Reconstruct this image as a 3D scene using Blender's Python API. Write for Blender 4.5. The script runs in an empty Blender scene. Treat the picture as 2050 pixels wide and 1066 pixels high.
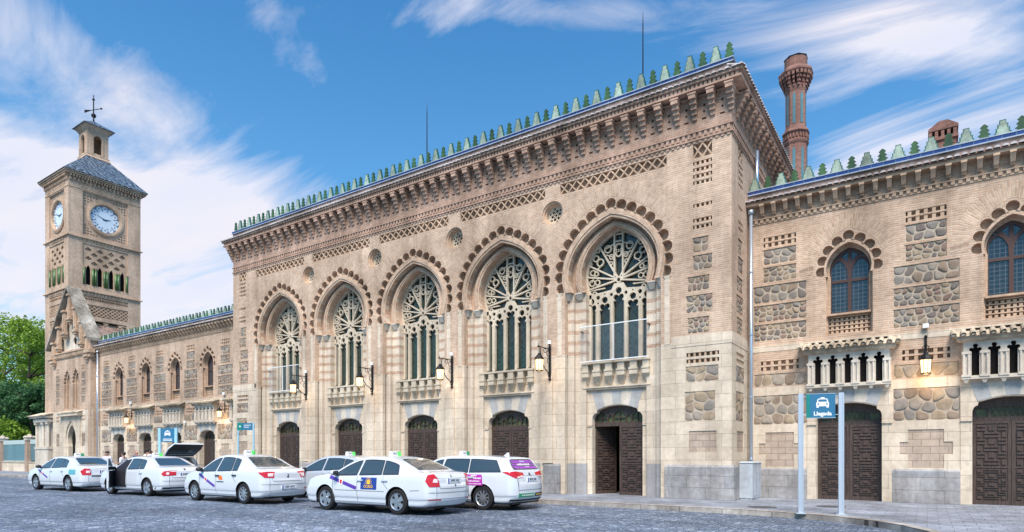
import bpy, bmesh, math, random
from mathutils import Vector, Matrix
from mathutils.bvhtree import BVHTree
from mathutils.geometry import delaunay_2d_cdt
sc = bpy.context.scene
R = math.radians
# ---------------------------------------------------------------- camera
cam_d = bpy.data.cameras.new('camera'); cam = bpy.data.objects.new('camera', cam_d)
sc.collection.objects.link(cam); sc.camera = cam
cam.location = (0, 0, 1.32); cam.rotation_euler = (R(90), 0, R(33.95))
cam_d.sensor_width = 36; cam_d.lens = 36*1234.19/2050; cam_d.shift_y = 381/2050
cam_d.clip_end = 3000; cam_d.clip_start = .1
# ---------------------------------------------------------------- world
SUN_EL, SUN_AZ = 54, 152      # elevation, compass heading (0 = +Y, 90 = +X) of the soft light
world = bpy.data.worlds.new('World'); sc.world = world; world.use_nodes = True
wt = world.node_tree; wn = wt.nodes; wl = wt.links; wn.clear()
def wnode(t, **k):
    n = wn.new(t)
    for a, b in k.items(): setattr(n, a, b)
    return n
def wmath(op, a, b=None, c=None, clamp=False):
    n = wn.new('ShaderNodeMath'); n.operation = op; n.use_clamp = clamp
    for i, s in enumerate((a, b, c)):
        if s is None: continue
        if isinstance(s, (int, float)): n.inputs[i].default_value = s
        else: wl.new(s, n.inputs[i])
    return n.outputs[0]
sky = wnode('ShaderNodeTexSky'); sky.sky_type = 'NISHITA'; sky.sun_disc = False
sky.sun_elevation = R(SUN_EL); sky.sun_rotation = R(SUN_AZ); sky.air_density = 1.2; sky.dust_density = .6; sky.ozone_density = 2.2
tc = wnode('ShaderNodeTexCoord')
sep = wnode('ShaderNodeSeparateXYZ'); wl.new(tc.outputs['Generated'], sep.inputs[0])
dx, dy, dz = sep.outputs
# sky dome plane for the clouds: direction / height
dzp = wmath('MAXIMUM', dz, 0.0); den = wmath('ADD', dzp, .16)
px = wmath('DIVIDE', dx, den); py = wmath('DIVIDE', dy, den)
comb = wnode('ShaderNodeCombineXYZ'); wl.new(px, comb.inputs[0]); wl.new(py, comb.inputs[1])
mp = wnode('ShaderNodeMapping'); mp.inputs['Rotation'].default_value = (0, 0, R(-62)); mp.inputs['Scale'].default_value = (.55, 1.5, 1)
wl.new(comb.outputs[0], mp.inputs[0])
n1 = wnode('ShaderNodeTexNoise'); n1.inputs['Scale'].default_value = 2.1; n1.inputs['Detail'].default_value = 10; n1.inputs['Roughness'].default_value = .62
n1.inputs['Distortion'].default_value = .9
wl.new(mp.outputs[0], n1.inputs['Vector'])
# cloud banks by heading and height
az = wmath('ARCTAN2', dx, dy)               # heading, radians
el = wmath('ARCSINE', dz)
def blob(a0, e0, sa, se, amp, tilt=0.0):
    da = wmath('SUBTRACT', az, R(a0)); de = wmath('SUBTRACT', el, R(e0))
    if tilt: de = wmath('SUBTRACT', de, wmath('MULTIPLY', da, tilt))
    q = wmath('ADD', wmath('POWER', wmath('ABSOLUTE', wmath('DIVIDE', da, R(sa))), 2.0), wmath('POWER', wmath('ABSOLUTE', wmath('DIVIDE', de, R(se))), 2.0))
    return wmath('MULTIPLY', wmath('EXPONENT', wmath('MULTIPLY', q, -1.0)), amp)
BLOBS = [(-71.97, 27.46, 10.98, 3.74, 0.55, -0.4), (-65.07, 26.35, 8.17, 2.87, 0.4, -0.5), (-52.95, 31.95, 8.29, 1.9, 0.34, -0.6), (-69.29, 21.27, 13.0, 1.25, 0.62, -0.12), (-70.8, 16.06, 16.72, 6.51, 0.82, 0), (-60.06, 14.44, 17.18, 6.64, 0.8, 0), (-0.19, 21.47, 10.28, 4.34, 0.35, 0), (-71.97, 7.78, 8.66, 5.74, 0.3, 0), (-23.62, 35.32, 23.08, 1.82, 0.62, -0.08), (-3.52, 30.82, 11.39, 2.66, 0.62, -0.1), (-4.57, 23.78, 5.29, 2.37, 0.6, 0.1), (-8.21, 26.19, 9.03, 3.03, 0.25, 0), (2.9, 27.53, 6.54, 2.63, 0.5, -0.5), (3.78, 24.28, 5.81, 2.44, 0.3, 0), (-46.07, 35.0, 11.5, 1.52, 0.3, 0), (-39.73, 28.87, 14.63, 4.96, -0.2, 0), (-15.78, 29.47, 8.37, 3.01, -0.15, 0), (150, 35, 70, 30, 0.45, 0), (-150, 45, 60, 25, 0.35, 0)]
cov = None
for b in BLOBS:
    o = blob(*b); cov = o if cov is None else wmath('ADD', cov, o)
dens = wmath('ADD', wmath('MULTIPLY', wmath('SUBTRACT', n1.outputs['Fac'], .5), 2.7), wmath('SUBTRACT', cov, .30))
mask = wmath('MULTIPLY', dens, 1.35, clamp=True)
mask = wmath('POWER', mask, 1.15)
hs = wnode('ShaderNodeHueSaturation'); hs.inputs['Saturation'].default_value = 1.65; hs.inputs['Value'].default_value = 1.0
wl.new(sky.outputs[0], hs.inputs['Color'])
vsc = wnode('ShaderNodeVectorMath', operation='SCALE'); vsc.inputs['Scale'].default_value = .082
tn_ = wnode('ShaderNodeVectorMath', operation='MULTIPLY'); wl.new(hs.outputs[0], tn_.inputs[0]); tn_.inputs[1].default_value = (.27, 1.10, 1.13); wl.new(tn_.outputs[0], vsc.inputs[0])
# pale horizon air
hz = wmath('EXPONENT', wmath('MULTIPLY', dzp, -3.4))
mh = wnode('ShaderNodeMix', data_type='RGBA'); wl.new(wmath('MULTIPLY', hz, .95), mh.inputs['Factor'])
wl.new(vsc.outputs[0], mh.inputs['A']); mh.inputs['B'].default_value = (.27, .42, .53, 1)
n2 = wnode('ShaderNodeTexNoise'); n2.inputs['Scale'].default_value = 3.0; n2.inputs['Detail'].default_value = 6; wl.new(mp.outputs[0], n2.inputs['Vector'])
cc = wnode('ShaderNodeMix', data_type='RGBA'); wl.new(n2.outputs['Fac'], cc.inputs['Factor'])
cc.inputs['A'].default_value = (.37, .42, .53, 1); cc.inputs['B'].default_value = (.56, .50, .49, 1)
mc = wnode('ShaderNodeMix', data_type='RGBA'); wl.new(wmath('MULTIPLY', mask, .93), mc.inputs['Factor'])
wl.new(mh.outputs['Result'], mc.inputs['A']); wl.new(cc.outputs['Result'], mc.inputs['B'])
bg = wnode('ShaderNodeBackground'); bg.inputs['Strength'].default_value = 1.0
wl.new(mc.outputs['Result'], bg.inputs['Color'])
wo = wnode('ShaderNodeOutputWorld'); wl.new(bg.outputs[0], wo.inputs[0])
# ---------------------------------------------------------------- sun: broad soft dusk light
sl = bpy.data.lights.new('sun', 'SUN'); sl.energy = 3.3; sl.angle = R(28); sl.color = (1.0, .90, .82)
so = bpy.data.objects.new('sun', sl); sc.collection.objects.link(so)
h = R(SUN_AZ); sd = Vector((math.sin(h)*math.cos(R(SUN_EL)), math.cos(h)*math.cos(R(SUN_EL)), math.sin(R(SUN_EL))))
so.rotation_euler = sd.to_track_quat('Z', 'Y').to_euler()
sc.view_settings.view_transform = 'Standard'; sc.view_settings.look = 'None'
sc.view_settings.exposure = 0.95; sc.view_settings.gamma = 1.0
# ================================================================ helpers
random.seed(7)
class MB:
    def __init__(s): s.v = []; s.f = []; s.m = []; s.uv = None; s.k = 0
    def add(s, vs, fs, T=None):
        o = len(s.v)
        s.v += [T(*p) for p in vs] if T else [tuple(p) for p in vs]
        for f in fs: s.f.append(tuple(i+o for i in f)); s.m.append(s.k)
    def box(s, x0, x1, y0, y1, z0, z1, T=None):
        s.add([(x0,y0,z0),(x1,y0,z0),(x1,y1,z0),(x0,y1,z0),(x0,y0,z1),(x1,y0,z1),(x1,y1,z1),(x0,y1,z1)],
              [(0,3,2,1),(4,5,6,7),(0,1,5,4),(1,2,6,5),(2,3,7,6),(3,0,4,7)], T)
    def frus(s, a, b, z0, z1, T=None):      # a, b = (x0,x1,y0,y1) at z0 and z1
        s.add([(a[0],a[2],z0),(a[1],a[2],z0),(a[1],a[3],z0),(a[0],a[3],z0),(b[0],b[2],z1),(b[1],b[2],z1),(b[1],b[3],z1),(b[0],b[3],z1)],
              [(0,3,2,1),(4,5,6,7),(0,1,5,4),(1,2,6,5),(2,3,7,6),(3,0,4,7)], T)
    def prism(s, poly, d0, d1, T):
        n = len(poly)
        s.add([(u, v, d0) for u, v in poly]+[(u, v, d1) for u, v in poly],
              [tuple(range(n)), tuple(range(2*n-1, n-1, -1))]+[(i, (i+1) % n, n+(i+1) % n, n+i) for i in range(n)], T)
    def plate(s, outer, holes, d0, d1, T, back=False):
        tv, tf = cut(outer, holes); n = len(tv)
        vs = [(u, v, d0) for u, v in tv]; fs = list(tf)
        cnt = {}
        for t in tf:
            for i in range(len(t)):
                a, b = t[i], t[(i+1) % len(t)]; cnt[(a, b)] = 1
        be = [(a, b) for (a, b) in cnt if (b, a) not in cnt]
        if d1 is not None:
            vs += [(u, v, d1) for u, v in tv]
            fs += [(b, a, a+n, b+n) for a, b in be]
            if back: fs += [tuple(i+n for i in reversed(t)) for t in tf]
        s.add(vs, fs, T)
    def cyl(s, p0, p1, r0, r1=None, n=10, caps=True):
        r1 = r0 if r1 is None else r1
        p0 = Vector(p0); p1 = Vector(p1); d = (p1-p0).normalized()
        a = d.orthogonal().normalized(); b = d.cross(a)
        vs = []
        for p, r in ((p0, r0), (p1, r1)):
            for i in range(n):
                t = 2*math.pi*i/n; vs.append(tuple(p+a*math.cos(t)*r+b*math.sin(t)*r))
        fs = [(i, (i+1) % n, n+(i+1) % n, n+i) for i in range(n)]
        if caps: fs += [tuple(range(n-1, -1, -1)), tuple(range(n, 2*n))]
        s.add(vs, fs)
    def tube(s, pts, r, n=6):
        for i in range(len(pts)-1): s.cyl(pts[i], pts[i+1], r, r, n)
    def lathe(s, c, prof, n=16, T=None, a0=0, ax='z', caps=True):   # prof [(r,h)]
        vs = []
        for r, hh in prof:
            for i in range(n):
                t = 2*math.pi*i/n+a0; q = (r*math.cos(t), r*math.sin(t), hh)
                if ax == 'y': q = (q[0], q[2], q[1])
                vs.append((c[0]+q[0], c[1]+q[1], c[2]+q[2]))
        fs = []
        for j in range(len(prof)-1):
            for i in range(n): fs.append((j*n+i, j*n+(i+1) % n, (j+1)*n+(i+1) % n, (j+1)*n+i))
        if caps and prof[0][0] > 0: fs.append(tuple(range(n-1, -1, -1)))
        if caps and prof[-1][0] > 0: fs.append(tuple((len(prof)-1)*n+i for i in range(n)))
        s.add(vs, fs, T)
    def ball(s, c, rx, ry=None, rz=None, n=10, m=7):
        ry = ry or rx; rz = rz or rx; vs = [(c[0], c[1], c[2]-rz)]; fs = []
        for j in range(1, m):
            p = math.pi*j/m-math.pi/2
            for i in range(n):
                t = 2*math.pi*i/n; vs.append((c[0]+rx*math.cos(p)*math.cos(t), c[1]+ry*math.cos(p)*math.sin(t), c[2]+rz*math.sin(p)))
        vs.append((c[0], c[1], c[2]+rz)); L = len(vs)-1
        for i in range(n): fs.append((0, 1+(i+1) % n, 1+i)); fs.append((L, L-n+i, L-n+(i+1) % n))
        for j in range(m-2):
            for i in range(n): a = 1+j*n; fs.append((a+i, a+(i+1) % n, a+n+(i+1) % n, a+n+i))
        s.add(vs, fs)
    def mesh(s, name, mats, off=(0,0,0), smooth=False):
        me = bpy.data.meshes.new(name)
        me.from_pydata([(p[0]-off[0], p[1]-off[1], p[2]-off[2]) for p in s.v], [], s.f)
        for m in (mats if isinstance(mats, (list, tuple)) else [mats]): me.materials.append(m)
        me.polygons.foreach_set('material_index', s.m)
        if smooth: me.polygons.foreach_set('use_smooth', [True]*len(s.f))
        if s.uv:
            ul = me.uv_layers.new(name='UVMap')
            for l in me.loops: ul.data[l.index].uv = s.uv(*s.v[l.vertex_index])
        me.update(); return me
    def build(s, name, mats, parent=None, smooth=False, local=False):
        if not s.f: return None
        off = (0,0,0) if (local or parent is None) else tuple(ROOTLOC.get(parent.name, (0,0,0)))
        o = bpy.data.objects.new(name, s.mesh(name, mats, off, smooth)); sc.collection.objects.link(o)
        if parent: o.parent = parent; ROOTLOC[o.name] = ROOTLOC.get(parent.name, (0,0,0))
        if smooth == 'auto':
            pass
        return o
ROOTLOC = {}
def tag(o, label=None, cat=None, group=None, kind=None):
    if label: o['label'] = label
    if cat: o['category'] = cat
    if group: o['group'] = group
    if kind: o['kind'] = kind
    return o
def thing(name, loc, label, cat, group=None, rz=0):
    o = bpy.data.objects.new(name, None); sc.collection.objects.link(o); o.location = loc; o.rotation_euler = (0, 0, rz)
    o.empty_display_size = .3
    ROOTLOC[o.name] = tuple(loc); return tag(o, label, cat, group)
def dup(root, loc, rz=None, label=None, group=None):
    r = root.copy(); sc.collection.objects.link(r); r.location = loc; ROOTLOC[r.name] = tuple(loc)
    if rz is not None: r.rotation_euler = (0, 0, rz)
    if label: r['label'] = label
    if group: r['group'] = group
    for ch in list(root.children):
        c = ch.copy(); sc.collection.objects.link(c); c.parent = r
        for g in ch.children: d = g.copy(); sc.collection.objects.link(d); d.parent = c
    return r
def inst(me, name, parent, loc, rot=(0,0,0), scale=None):      # part reusing a mesh, world-located
    o = bpy.data.objects.new(name, me); sc.collection.objects.link(o); o.parent = parent
    L = ROOTLOC[parent.name]; o.location = (loc[0]-L[0], loc[1]-L[1], loc[2]-L[2]); o.rotation_euler = rot
    if scale: o.scale = scale
    return o
def inside(p, poly):
    x, y = p; c = False; n = len(poly); j = n-1
    for i in range(n):
        xi, yi = poly[i]; xj, yj = poly[j]
        if (yi > y) != (yj > y) and x < (xj-xi)*(y-yi)/(yj-yi)+xi: c = not c
        j = i
    return c
def cut(outer, holes, pts=()):
    vs = []; es = []
    for lp in [outer]+list(holes):
        o = len(vs); n = len(lp); vs += [Vector(p) for p in lp]; es += [(o+i, o+(i+1) % n) for i in range(n)]
    vs += [Vector(p) for p in pts]
    r = delaunay_2d_cdt(vs, es, [], 0, 1e-5)
    tv, tf = r[0], r[2]
    bb = [(min(p[0] for p in q), max(p[0] for p in q), min(p[1] for p in q), max(p[1] for p in q), q) for q in holes]
    out = []
    for t in tf:
        cx = sum(tv[i].x for i in t)/len(t); cy = sum(tv[i].y for i in t)/len(t)
        if not inside((cx, cy), outer): continue
        if any(b[0] <= cx <= b[1] and b[2] <= cy <= b[3] and inside((cx, cy), b[4]) for b in bb): continue
        a = sum(tv[t[i]].x*tv[t[(i+1) % len(t)]].y-tv[t[(i+1) % len(t)]].x*tv[t[i]].y for i in range(len(t)))
        out.append(tuple(t) if a > 0 else tuple(reversed(t)))
    return [(p.x, p.y) for p in tv], out
def rect(x0, x1, z0, z1): return [(x0, z0), (x1, z0), (x1, z1), (x0, z1)]
def circ(cx, cz, r, n=14, a0=0): return [(cx+r*math.cos(2*math.pi*i/n+a0), cz+r*math.sin(2*math.pi*i/n+a0)) for i in range(n)]
def archp(xc, hw, z0, cz, za, zs=None, n=14):
    """pointed (horseshoe when zs < cz) arch outline from bottom left over the apex to bottom right"""
    hh_ = za-cz; ox = max((hw*hw+hh_**2)/(2*hw)-hw, .45*hw if hh_ > .8*hw else 0); A_ = hw+ox
    zs = cz if zs is None else zs
    t1 = math.acos(ox/A_); B_ = hh_/math.sin(t1); t0 = math.asin(max(-1, min(1, (zs-cz)/B_)))
    left = [(ox-A_*math.cos(t0+(t1-t0)*i/n), cz+B_*math.sin(t0+(t1-t0)*i/n)) for i in range(n+1)]
    left[-1] = (0, za)
    p = []
    if z0 < zs-1e-6: p.append((left[0][0], z0))
    p += left; p += [(-x, z) for x, z in reversed(left[:-1])]
    if z0 < zs-1e-6: p.append((-left[0][0], z0))
    return [(x+xc, z) for x, z in p]
def along(pts, n):
    """n points with normals spaced evenly on an open polyline"""
    L = [0]
    for i in range(len(pts)-1): L.append(L[-1]+math.dist(pts[i], pts[i+1]))
    out = []
    for k in range(n):
        t = L[-1]*(k+.5)/n; i = 0
        while i < len(L)-2 and L[i+1] < t: i += 1
        f = (t-L[i])/(L[i+1]-L[i]); out.append((pts[i][0]+(pts[i+1][0]-pts[i][0])*f, pts[i][1]+(pts[i+1][1]-pts[i][1])*f))
    return out
def Fy(Y0): return lambda u, v, d: (u, Y0+d, v)              # facing -Y
def Fx(X0): return lambda u, v, d: (X0-d, u, v)              # facing +X  (u = world y)
def bxT(mb, u0, u1, v0, v1, d0, d1, T):
    mb.add([(u0,v0,d0),(u1,v0,d0),(u1,v1,d0),(u0,v1,d0),(u0,v0,d1),(u1,v0,d1),(u1,v1,d1),(u0,v1,d1)],
           [(0,1,2,3),(7,6,5,4),(0,4,5,1),(1,5,6,2),(2,6,7,3),(3,7,4,0)], T)
def text_geo(s, size, bold=0.0):
    cu = bpy.data.curves.new('txt', 'FONT'); cu.body = s; cu.size = size; cu.align_x = 'CENTER'; cu.align_y = 'CENTER'; cu.offset = bold
    cu.resolution_u = 3
    o = bpy.data.objects.new('txt', cu); sc.collection.objects.link(o); bpy.context.view_layer.update()
    me = o.evaluated_get(bpy.context.evaluated_depsgraph_get()).to_mesh()
    v = [(p.co.x, p.co.y) for p in me.vertices]; f = [tuple(p.vertices) for p in me.polygons]
    bpy.data.objects.remove(o); bpy.data.curves.remove(cu)
    return v, f
# ================================================================ materials
def newmat(name):
    m = bpy.data.materials.new(name); m.use_nodes = True
    return m, m.node_tree.nodes, m.node_tree.links, m.node_tree.nodes['Principled BSDF']
class NT:
    def __init__(s, name):
        s.m, s.n, s.l, s.b = newmat(name)
    def node(s, t, ins=None, **k):
        n = s.n.new(t)
        for a, b in k.items(): setattr(n, a, b)
        for a, b in (ins or {}).items():
            if isinstance(b, (int, float, tuple)): n.inputs[a].default_value = b
            else: s.l.new(b, n.inputs[a])
        return n
    def math(s, op, a, b=0.0, clamp=False):
        n = s.node('ShaderNodeMath', {0: a, 1: b}, operation=op); n.use_clamp = clamp; return n.outputs[0]
    def mix(s, f, a, b, blend='MIX'):
        n = s.n.new('ShaderNodeMix'); n.data_type = 'RGBA'; n.blend_type = blend
        for k, v in (('Factor', f), ('A', a), ('B', b)):
            i = [q for q in n.inputs if q.name == k and (k == 'Factor' and q.type == 'VALUE' or k != 'Factor' and q.type == 'RGBA')][0]
            if isinstance(v, (int, float)): i.default_value = v
            elif isinstance(v, tuple): i.default_value = v if len(v) == 4 else v+(1,)
            else: s.l.new(v, i)
        return [q for q in n.outputs if q.type == 'RGBA'][0]
    def noise(s, vec, scale, detail=4, rough=.55, dist=0):
        n = s.node('ShaderNodeTexNoise', {'Scale': scale, 'Detail': detail, 'Roughness': rough, 'Distortion': dist})
        if vec is not None: s.l.new(vec, n.inputs['Vector'])
        return n.outputs['Fac']
    def ramp(s, f, stops):
        n = s.n.new('ShaderNodeValToRGB'); s.l.new(f, n.inputs[0]); e = n.color_ramp.elements
        while len(e) > 1: e.remove(e[-1])
        e[0].position = stops[0][0]; e[0].color = tuple(stops[0][1])+(1,)
        for p, c in stops[1:]: q = e.new(p); q.color = tuple(c)+(1,)
        return n.outputs['Color']
    def maprange(s, f, a, b, c=0., d=1.):
        return s.node('ShaderNodeMapRange', {0: f, 1: a, 2: b, 3: c, 4: d}).outputs[0]
    def bump(s, hgt, dist=.01, strength=1.0, prev=None):
        n = s.node('ShaderNodeBump', {'Height': hgt, 'Distance': dist, 'Strength': strength})
        if prev is not None: s.l.new(prev, n.inputs['Normal'])
        return n.outputs[0]
    def done(s, col=None, rough=.8, normal=None, spec=.3, **k):
        if col is not None:
            if isinstance(col, tuple): s.b.inputs['Base Color'].default_value = col if len(col) == 4 else col+(1,)
            else: s.l.new(col, s.b.inputs['Base Color'])
        if isinstance(rough, (int, float)): s.b.inputs['Roughness'].default_value = rough
        else: s.l.new(rough, s.b.inputs['Roughness'])
        s.b.inputs['Specular IOR Level'].default_value = spec
        if normal is not None: s.l.new(normal, s.b.inputs['Normal'])
        for a, b in k.items():
            i = s.b.inputs[a.replace('_', ' ')]
            if isinstance(b, (int, float, tuple)): i.default_value = b
            else: s.l.new(b, i)
        return s.m
def pos(t): return t.node('ShaderNodeNewGeometry').outputs['Position']
def wallvec(t, p):
    s_ = t.node('ShaderNodeSeparateXYZ', {0: p}); u = t.math('ADD', s_.outputs[0], s_.outputs[1])
    return t.node('ShaderNodeCombineXYZ', {0: u, 1: s_.outputs[2], 2: 0.0}).outputs[0], s_.outputs[2]
def weather(t, p, col, amt=.35):
    a = t.noise(p, .55, 6, .6); b = t.noise(p, 7, 5, .6)
    st = t.node('ShaderNodeMapping', {'Vector': p, 'Scale': (1.6, 1.6, .16)}).outputs[0]
    c = t.noise(st, 1.0, 5, .65)
    f = t.maprange(a, .35, .7, 1-amt*.55, 1+amt*.3); g = t.maprange(b, .3, .7, 1-amt*.3, 1+amt*.3); k = t.maprange(c, .3, .62, 1-amt*.62, 1.06)
    v = t.math('MULTIPLY', t.math('MULTIPLY', f, g), k)
    vc = t.node('ShaderNodeCombineXYZ', {0: v, 1: t.math('POWER', v, 1.05), 2: t.math('POWER', v, 1.1)}).outputs[0]
    return t.mix(1.0, col, vc, 'MULTIPLY')
def m_brick(name, c1, c2, mortar, bw=.27, rh=.062, ms=.012, uv=False, amt=.42):
    t = NT(name); p = pos(t)
    if uv: v = t.node('ShaderNodeTexCoord').outputs['UV']
    else: v, _ = wallvec(t, p)
    wob = t.noise(p, 9, 2)
    v2 = t.node('ShaderNodeVectorMath', {0: v, 1: t.node('ShaderNodeCombineXYZ', {0: 0.0, 1: t.maprange(wob, 0, 1, -.006, .006), 2: 0.0}).outputs[0]}, operation='ADD').outputs[0]
    b = t.node('ShaderNodeTexBrick', {'Vector': v2, 'Color1': c1+(1,), 'Color2': c2+(1,), 'Mortar': mortar+(1,), 'Scale': 1.0, 'Mortar Size': ms, 'Mortar Smooth': .35, 'Bias': -.1, 'Brick Width': bw, 'Row Height': rh})
    col = weather(t, p, b.outputs['Color'], amt)
    nf = t.noise(p, 60, 3); hgt = t.math('SUBTRACT', t.math('MULTIPLY', nf, .3), b.outputs['Fac'])
    return t.done(col, .9, t.bump(hgt, .012, .8), .2)
def m_ashlar(name, c1, c2, joint, bw=.95, rh=.40, amt=.36, js=.006):
    t = NT(name); p = pos(t); v, z = wallvec(t, p)
    b = t.node('ShaderNodeTexBrick', {'Vector': v, 'Color1': c1+(1,), 'Color2': c2+(1,), 'Mortar': joint+(1,), 'Scale': 1.0, 'Mortar Size': js, 'Mortar Smooth': .3, 'Bias': 0.0, 'Brick Width': bw, 'Row Height': rh})
    col = weather(t, p, b.outputs['Color'], amt)
    nf = t.noise(p, 22, 6, .65)
    return t.done(col, .85, t.bump(t.math('SUBTRACT', t.math('MULTIPLY', nf, .5), b.outputs['Fac']), .01, .6), .25)
def m_plain(name, c, rough=.8, amt=.3, bs=25, bd=.006, spec=.3, **k):
    t = NT(name); p = pos(t); col = weather(t, p, t.mix(0.0, c, c), amt)
    return t.done(col, rough, t.bump(t.noise(p, bs, 5, .6), bd, .6) if bd else None, spec, **k)
def m_simple(name, c, rough=.5, metal=0, spec=.5, **k):
    t = NT(name); return t.done(c, rough, None, spec, Metallic=metal, **k)
def m_emit(name, c, s):
    t = NT(name); return t.done(c, .4, None, .3, Emission_Color=c+(1,), Emission_Strength=s)
M = {}
M['brick'] = m_brick('tan_brick', (.63,.435,.31), (.50,.325,.22), (.62,.50,.385))
M['brick_fan'] = m_brick('fan_brick', (.63,.44,.31), (.47,.305,.205), (.62,.50,.385), bw=.27, rh=.062, uv=True)
M['brick_dark'] = m_brick('red_brick', (.31,.135,.105), (.22,.095,.078), (.31,.22,.18))
M['brick_frieze'] = m_brick('frieze_brick', (.52,.33,.24), (.41,.25,.175), (.50,.38,.30), amt=.55)  # redder frieze brick, its tone lowered to hold some of the eave shadow
M['carve_dark'] = m_plain('shaded_weathered_brick', (.47,.315,.235), .88, .6, 40, .01)  # browner weathered brick, with shade around the corbels partly painted into the colour
M['carve'] = m_plain('moulded_brick', (.56,.40,.28), .88, .5, 40, .008)
M['ashlar'] = m_ashlar('cream_ashlar', (.70,.59,.46), (.60,.50,.385), (.38,.32,.26))
M['cap'] = m_plain('pale_stone', (.62,.55,.46), .85, .35, 22, .006)
M['tracery'] = m_plain('tracery_stone', (.58,.50,.385), .85, .35, 22, .006)
M['lichen'] = m_plain('weathered_stone', (.55,.47,.36), .9, .9, 9, .012)
M['plinth'] = m_ashlar('grey_plinth', (.40,.38,.37), (.31,.31,.315), (.25,.23,.21), bw=1.15, rh=.36, amt=.6, js=.008)
M['grey_block'] = m_plain('grey_block', (.42,.42,.41), .8, .35)
t = NT('banded_jamb'); p = pos(t); v, z = wallvec(t, p)
bb = t.node('ShaderNodeTexBrick', {'Vector': v, 'Color1': (.53,.35,.245,1), 'Color2': (.44,.275,.19,1), 'Mortar': (.54,.43,.33,1), 'Scale': 1.0, 'Mortar Size': .012, 'Mortar Smooth': .35, 'Brick Width': .27, 'Row Height': .062})
ss = t.node('ShaderNodeTexBrick', {'Vector': v, 'Color1': (.68,.58,.46,1), 'Color2': (.58,.49,.385,1), 'Mortar': (.38,.32,.26,1), 'Scale': 1.0, 'Mortar Size': .006, 'Mortar Smooth': .3, 'Brick Width': .95, 'Row Height': .40})
band = t.math('LESS_THAN', t.math('FRACT', t.math('DIVIDE', t.math('SUBTRACT', z, 4.86), .372)), .34)
inz = t.math('MULTIPLY', t.math('GREATER_THAN', z, 4.86), t.math('LESS_THAN', z, 6.75))
isb = t.math('MAXIMUM', t.math('MULTIPLY', band, inz), t.math('GREATER_THAN', z, 7.02))
isg = t.math('LESS_THAN', z, 1.07)
col = t.mix(isb, ss.outputs['Color'], bb.outputs['Color'])
col = t.mix(isg, col, (.37,.36,.36))
col = weather(t, p, col, .35)
M['jamb'] = t.done(col, .87, t.bump(t.math('MULTIPLY', bb.outputs['Fac'], t.math('MULTIPLY', isb, -1.0)), .01, .7), .25)
def m_rubble(name, scale, tones, joint, bumpd=.03):
    t = NT(name); p = pos(t); v, z = wallvec(t, p)
    dis = t.node('ShaderNodeTexNoise', {'Vector': v, 'Scale': 3.0, 'Detail': 2.0}).outputs['Color']
    vv = t.node('ShaderNodeVectorMath', {0: v, 1: t.node('ShaderNodeVectorMath', {0: dis, 'Scale': .10}, operation='SCALE').outputs[0]}, operation='ADD').outputs[0]
    vo = t.node('ShaderNodeTexVoronoi', {'Vector': vv, 'Scale': scale, 'Randomness': .85}); vo.voronoi_dimensions = '2D'
    ve = t.node('ShaderNodeTexVoronoi', {'Vector': vv, 'Scale': scale, 'Randomness': .85}); ve.voronoi_dimensions = '2D'; ve.feature = 'DISTANCE_TO_EDGE'
    rnd = t.node('ShaderNodeSeparateColor', {0: vo.outputs['Color']}).outputs[0]
    sc_ = t.ramp(rnd, tones)
    sn = t.maprange(t.noise(p, 18, 5, .6), .25, .75, .72, 1.25)
    sc_ = t.mix(1.0, sc_, t.node('ShaderNodeCombineXYZ', {0: sn, 1: sn, 2: sn}).outputs[0], 'MULTIPLY')
    e = t.maprange(t.math('ADD', ve.outputs['Distance'], t.maprange(t.noise(p, 14, 3), .3, .7, -.03, .03)), .03, .085, 0, 1)
    col = weather(t, p, t.mix(e, joint, sc_), .3)
    hh = t.math('ADD', t.maprange(ve.outputs['Distance'], .04, .2, 0, 1), t.math('MULTIPLY', t.noise(p, 20, 4), .3))
    return t.done(col, .88, t.bump(hh, bumpd, .8), .25)
tn = [(0, (.20,.17,.155)), (.25, (.34,.28,.22)), (.45, (.25,.235,.235)), (.62, (.40,.31,.225)), (.8, (.30,.20,.15)), (1, (.42,.36,.29))]
M['rubble_grey'] = m_rubble('rubble_grey', 4.4, [(0, (.24,.20,.175)), (.35, (.35,.30,.25)), (.7, (.27,.245,.235)), (1, (.20,.175,.165))], (.50,.43,.34))
M['rubble'] = m_rubble('rubble_brown', 5.2, tn, (.53,.44,.34))
M['rubble_big'] = m_rubble('rubble_large', 3.1, [(0, (.42,.32,.23)), (.35, (.34,.27,.21)), (.6, (.47,.38,.29)), (1, (.28,.23,.19))], (.58,.49,.38))
M['patch'] = m_ashlar('low_patch_brick', (.50,.39,.30), (.42,.33,.265), (.30,.23,.18), bw=.42, rh=.20, amt=.4, js=.01)
# wood, metal, glass
t = NT('dark_door_wood'); p = pos(t); g = t.noise(t.node('ShaderNodeMapping', {'Vector': p, 'Scale': (12, 12, 1.2)}).outputs[0], 3, 5)
M['wood'] = t.done(t.ramp(g, [(.3, (.040,.026,.021)), (.7, (.095,.064,.052))]), .5, t.bump(g, .004, .5), .4)
M['wood_lt'] = m_plain('window_frame_wood', (.075,.036,.028), .5, .2, 30, .002, .4)
t = NT('leaded_glass'); p = pos(t); v, z = wallvec(t, p)
vr = t.node('ShaderNodeMapping', {'Vector': v, 'Rotation': (0, 0, R(45)), 'Scale': (7.5, 7.5, 1)}).outputs[0]
ck = t.node('ShaderNodeTexBrick', {'Vector': vr, 'Color1': (.022,.040,.034,1), 'Color2': (.010,.018,.018,1), 'Mortar': (.035,.04,.035,1), 'Scale': 1.0, 'Mortar Size': .07, 'Mortar Smooth': .1, 'Brick Width': 1.0, 'Row Height': 1.0}, offset=0.0)
tint = t.mix(t.maprange(t.noise(p, .33, 1), .42, .58, 0, 1), (1.0,1.25,1.15), (1.35,.95,.9))
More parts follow.
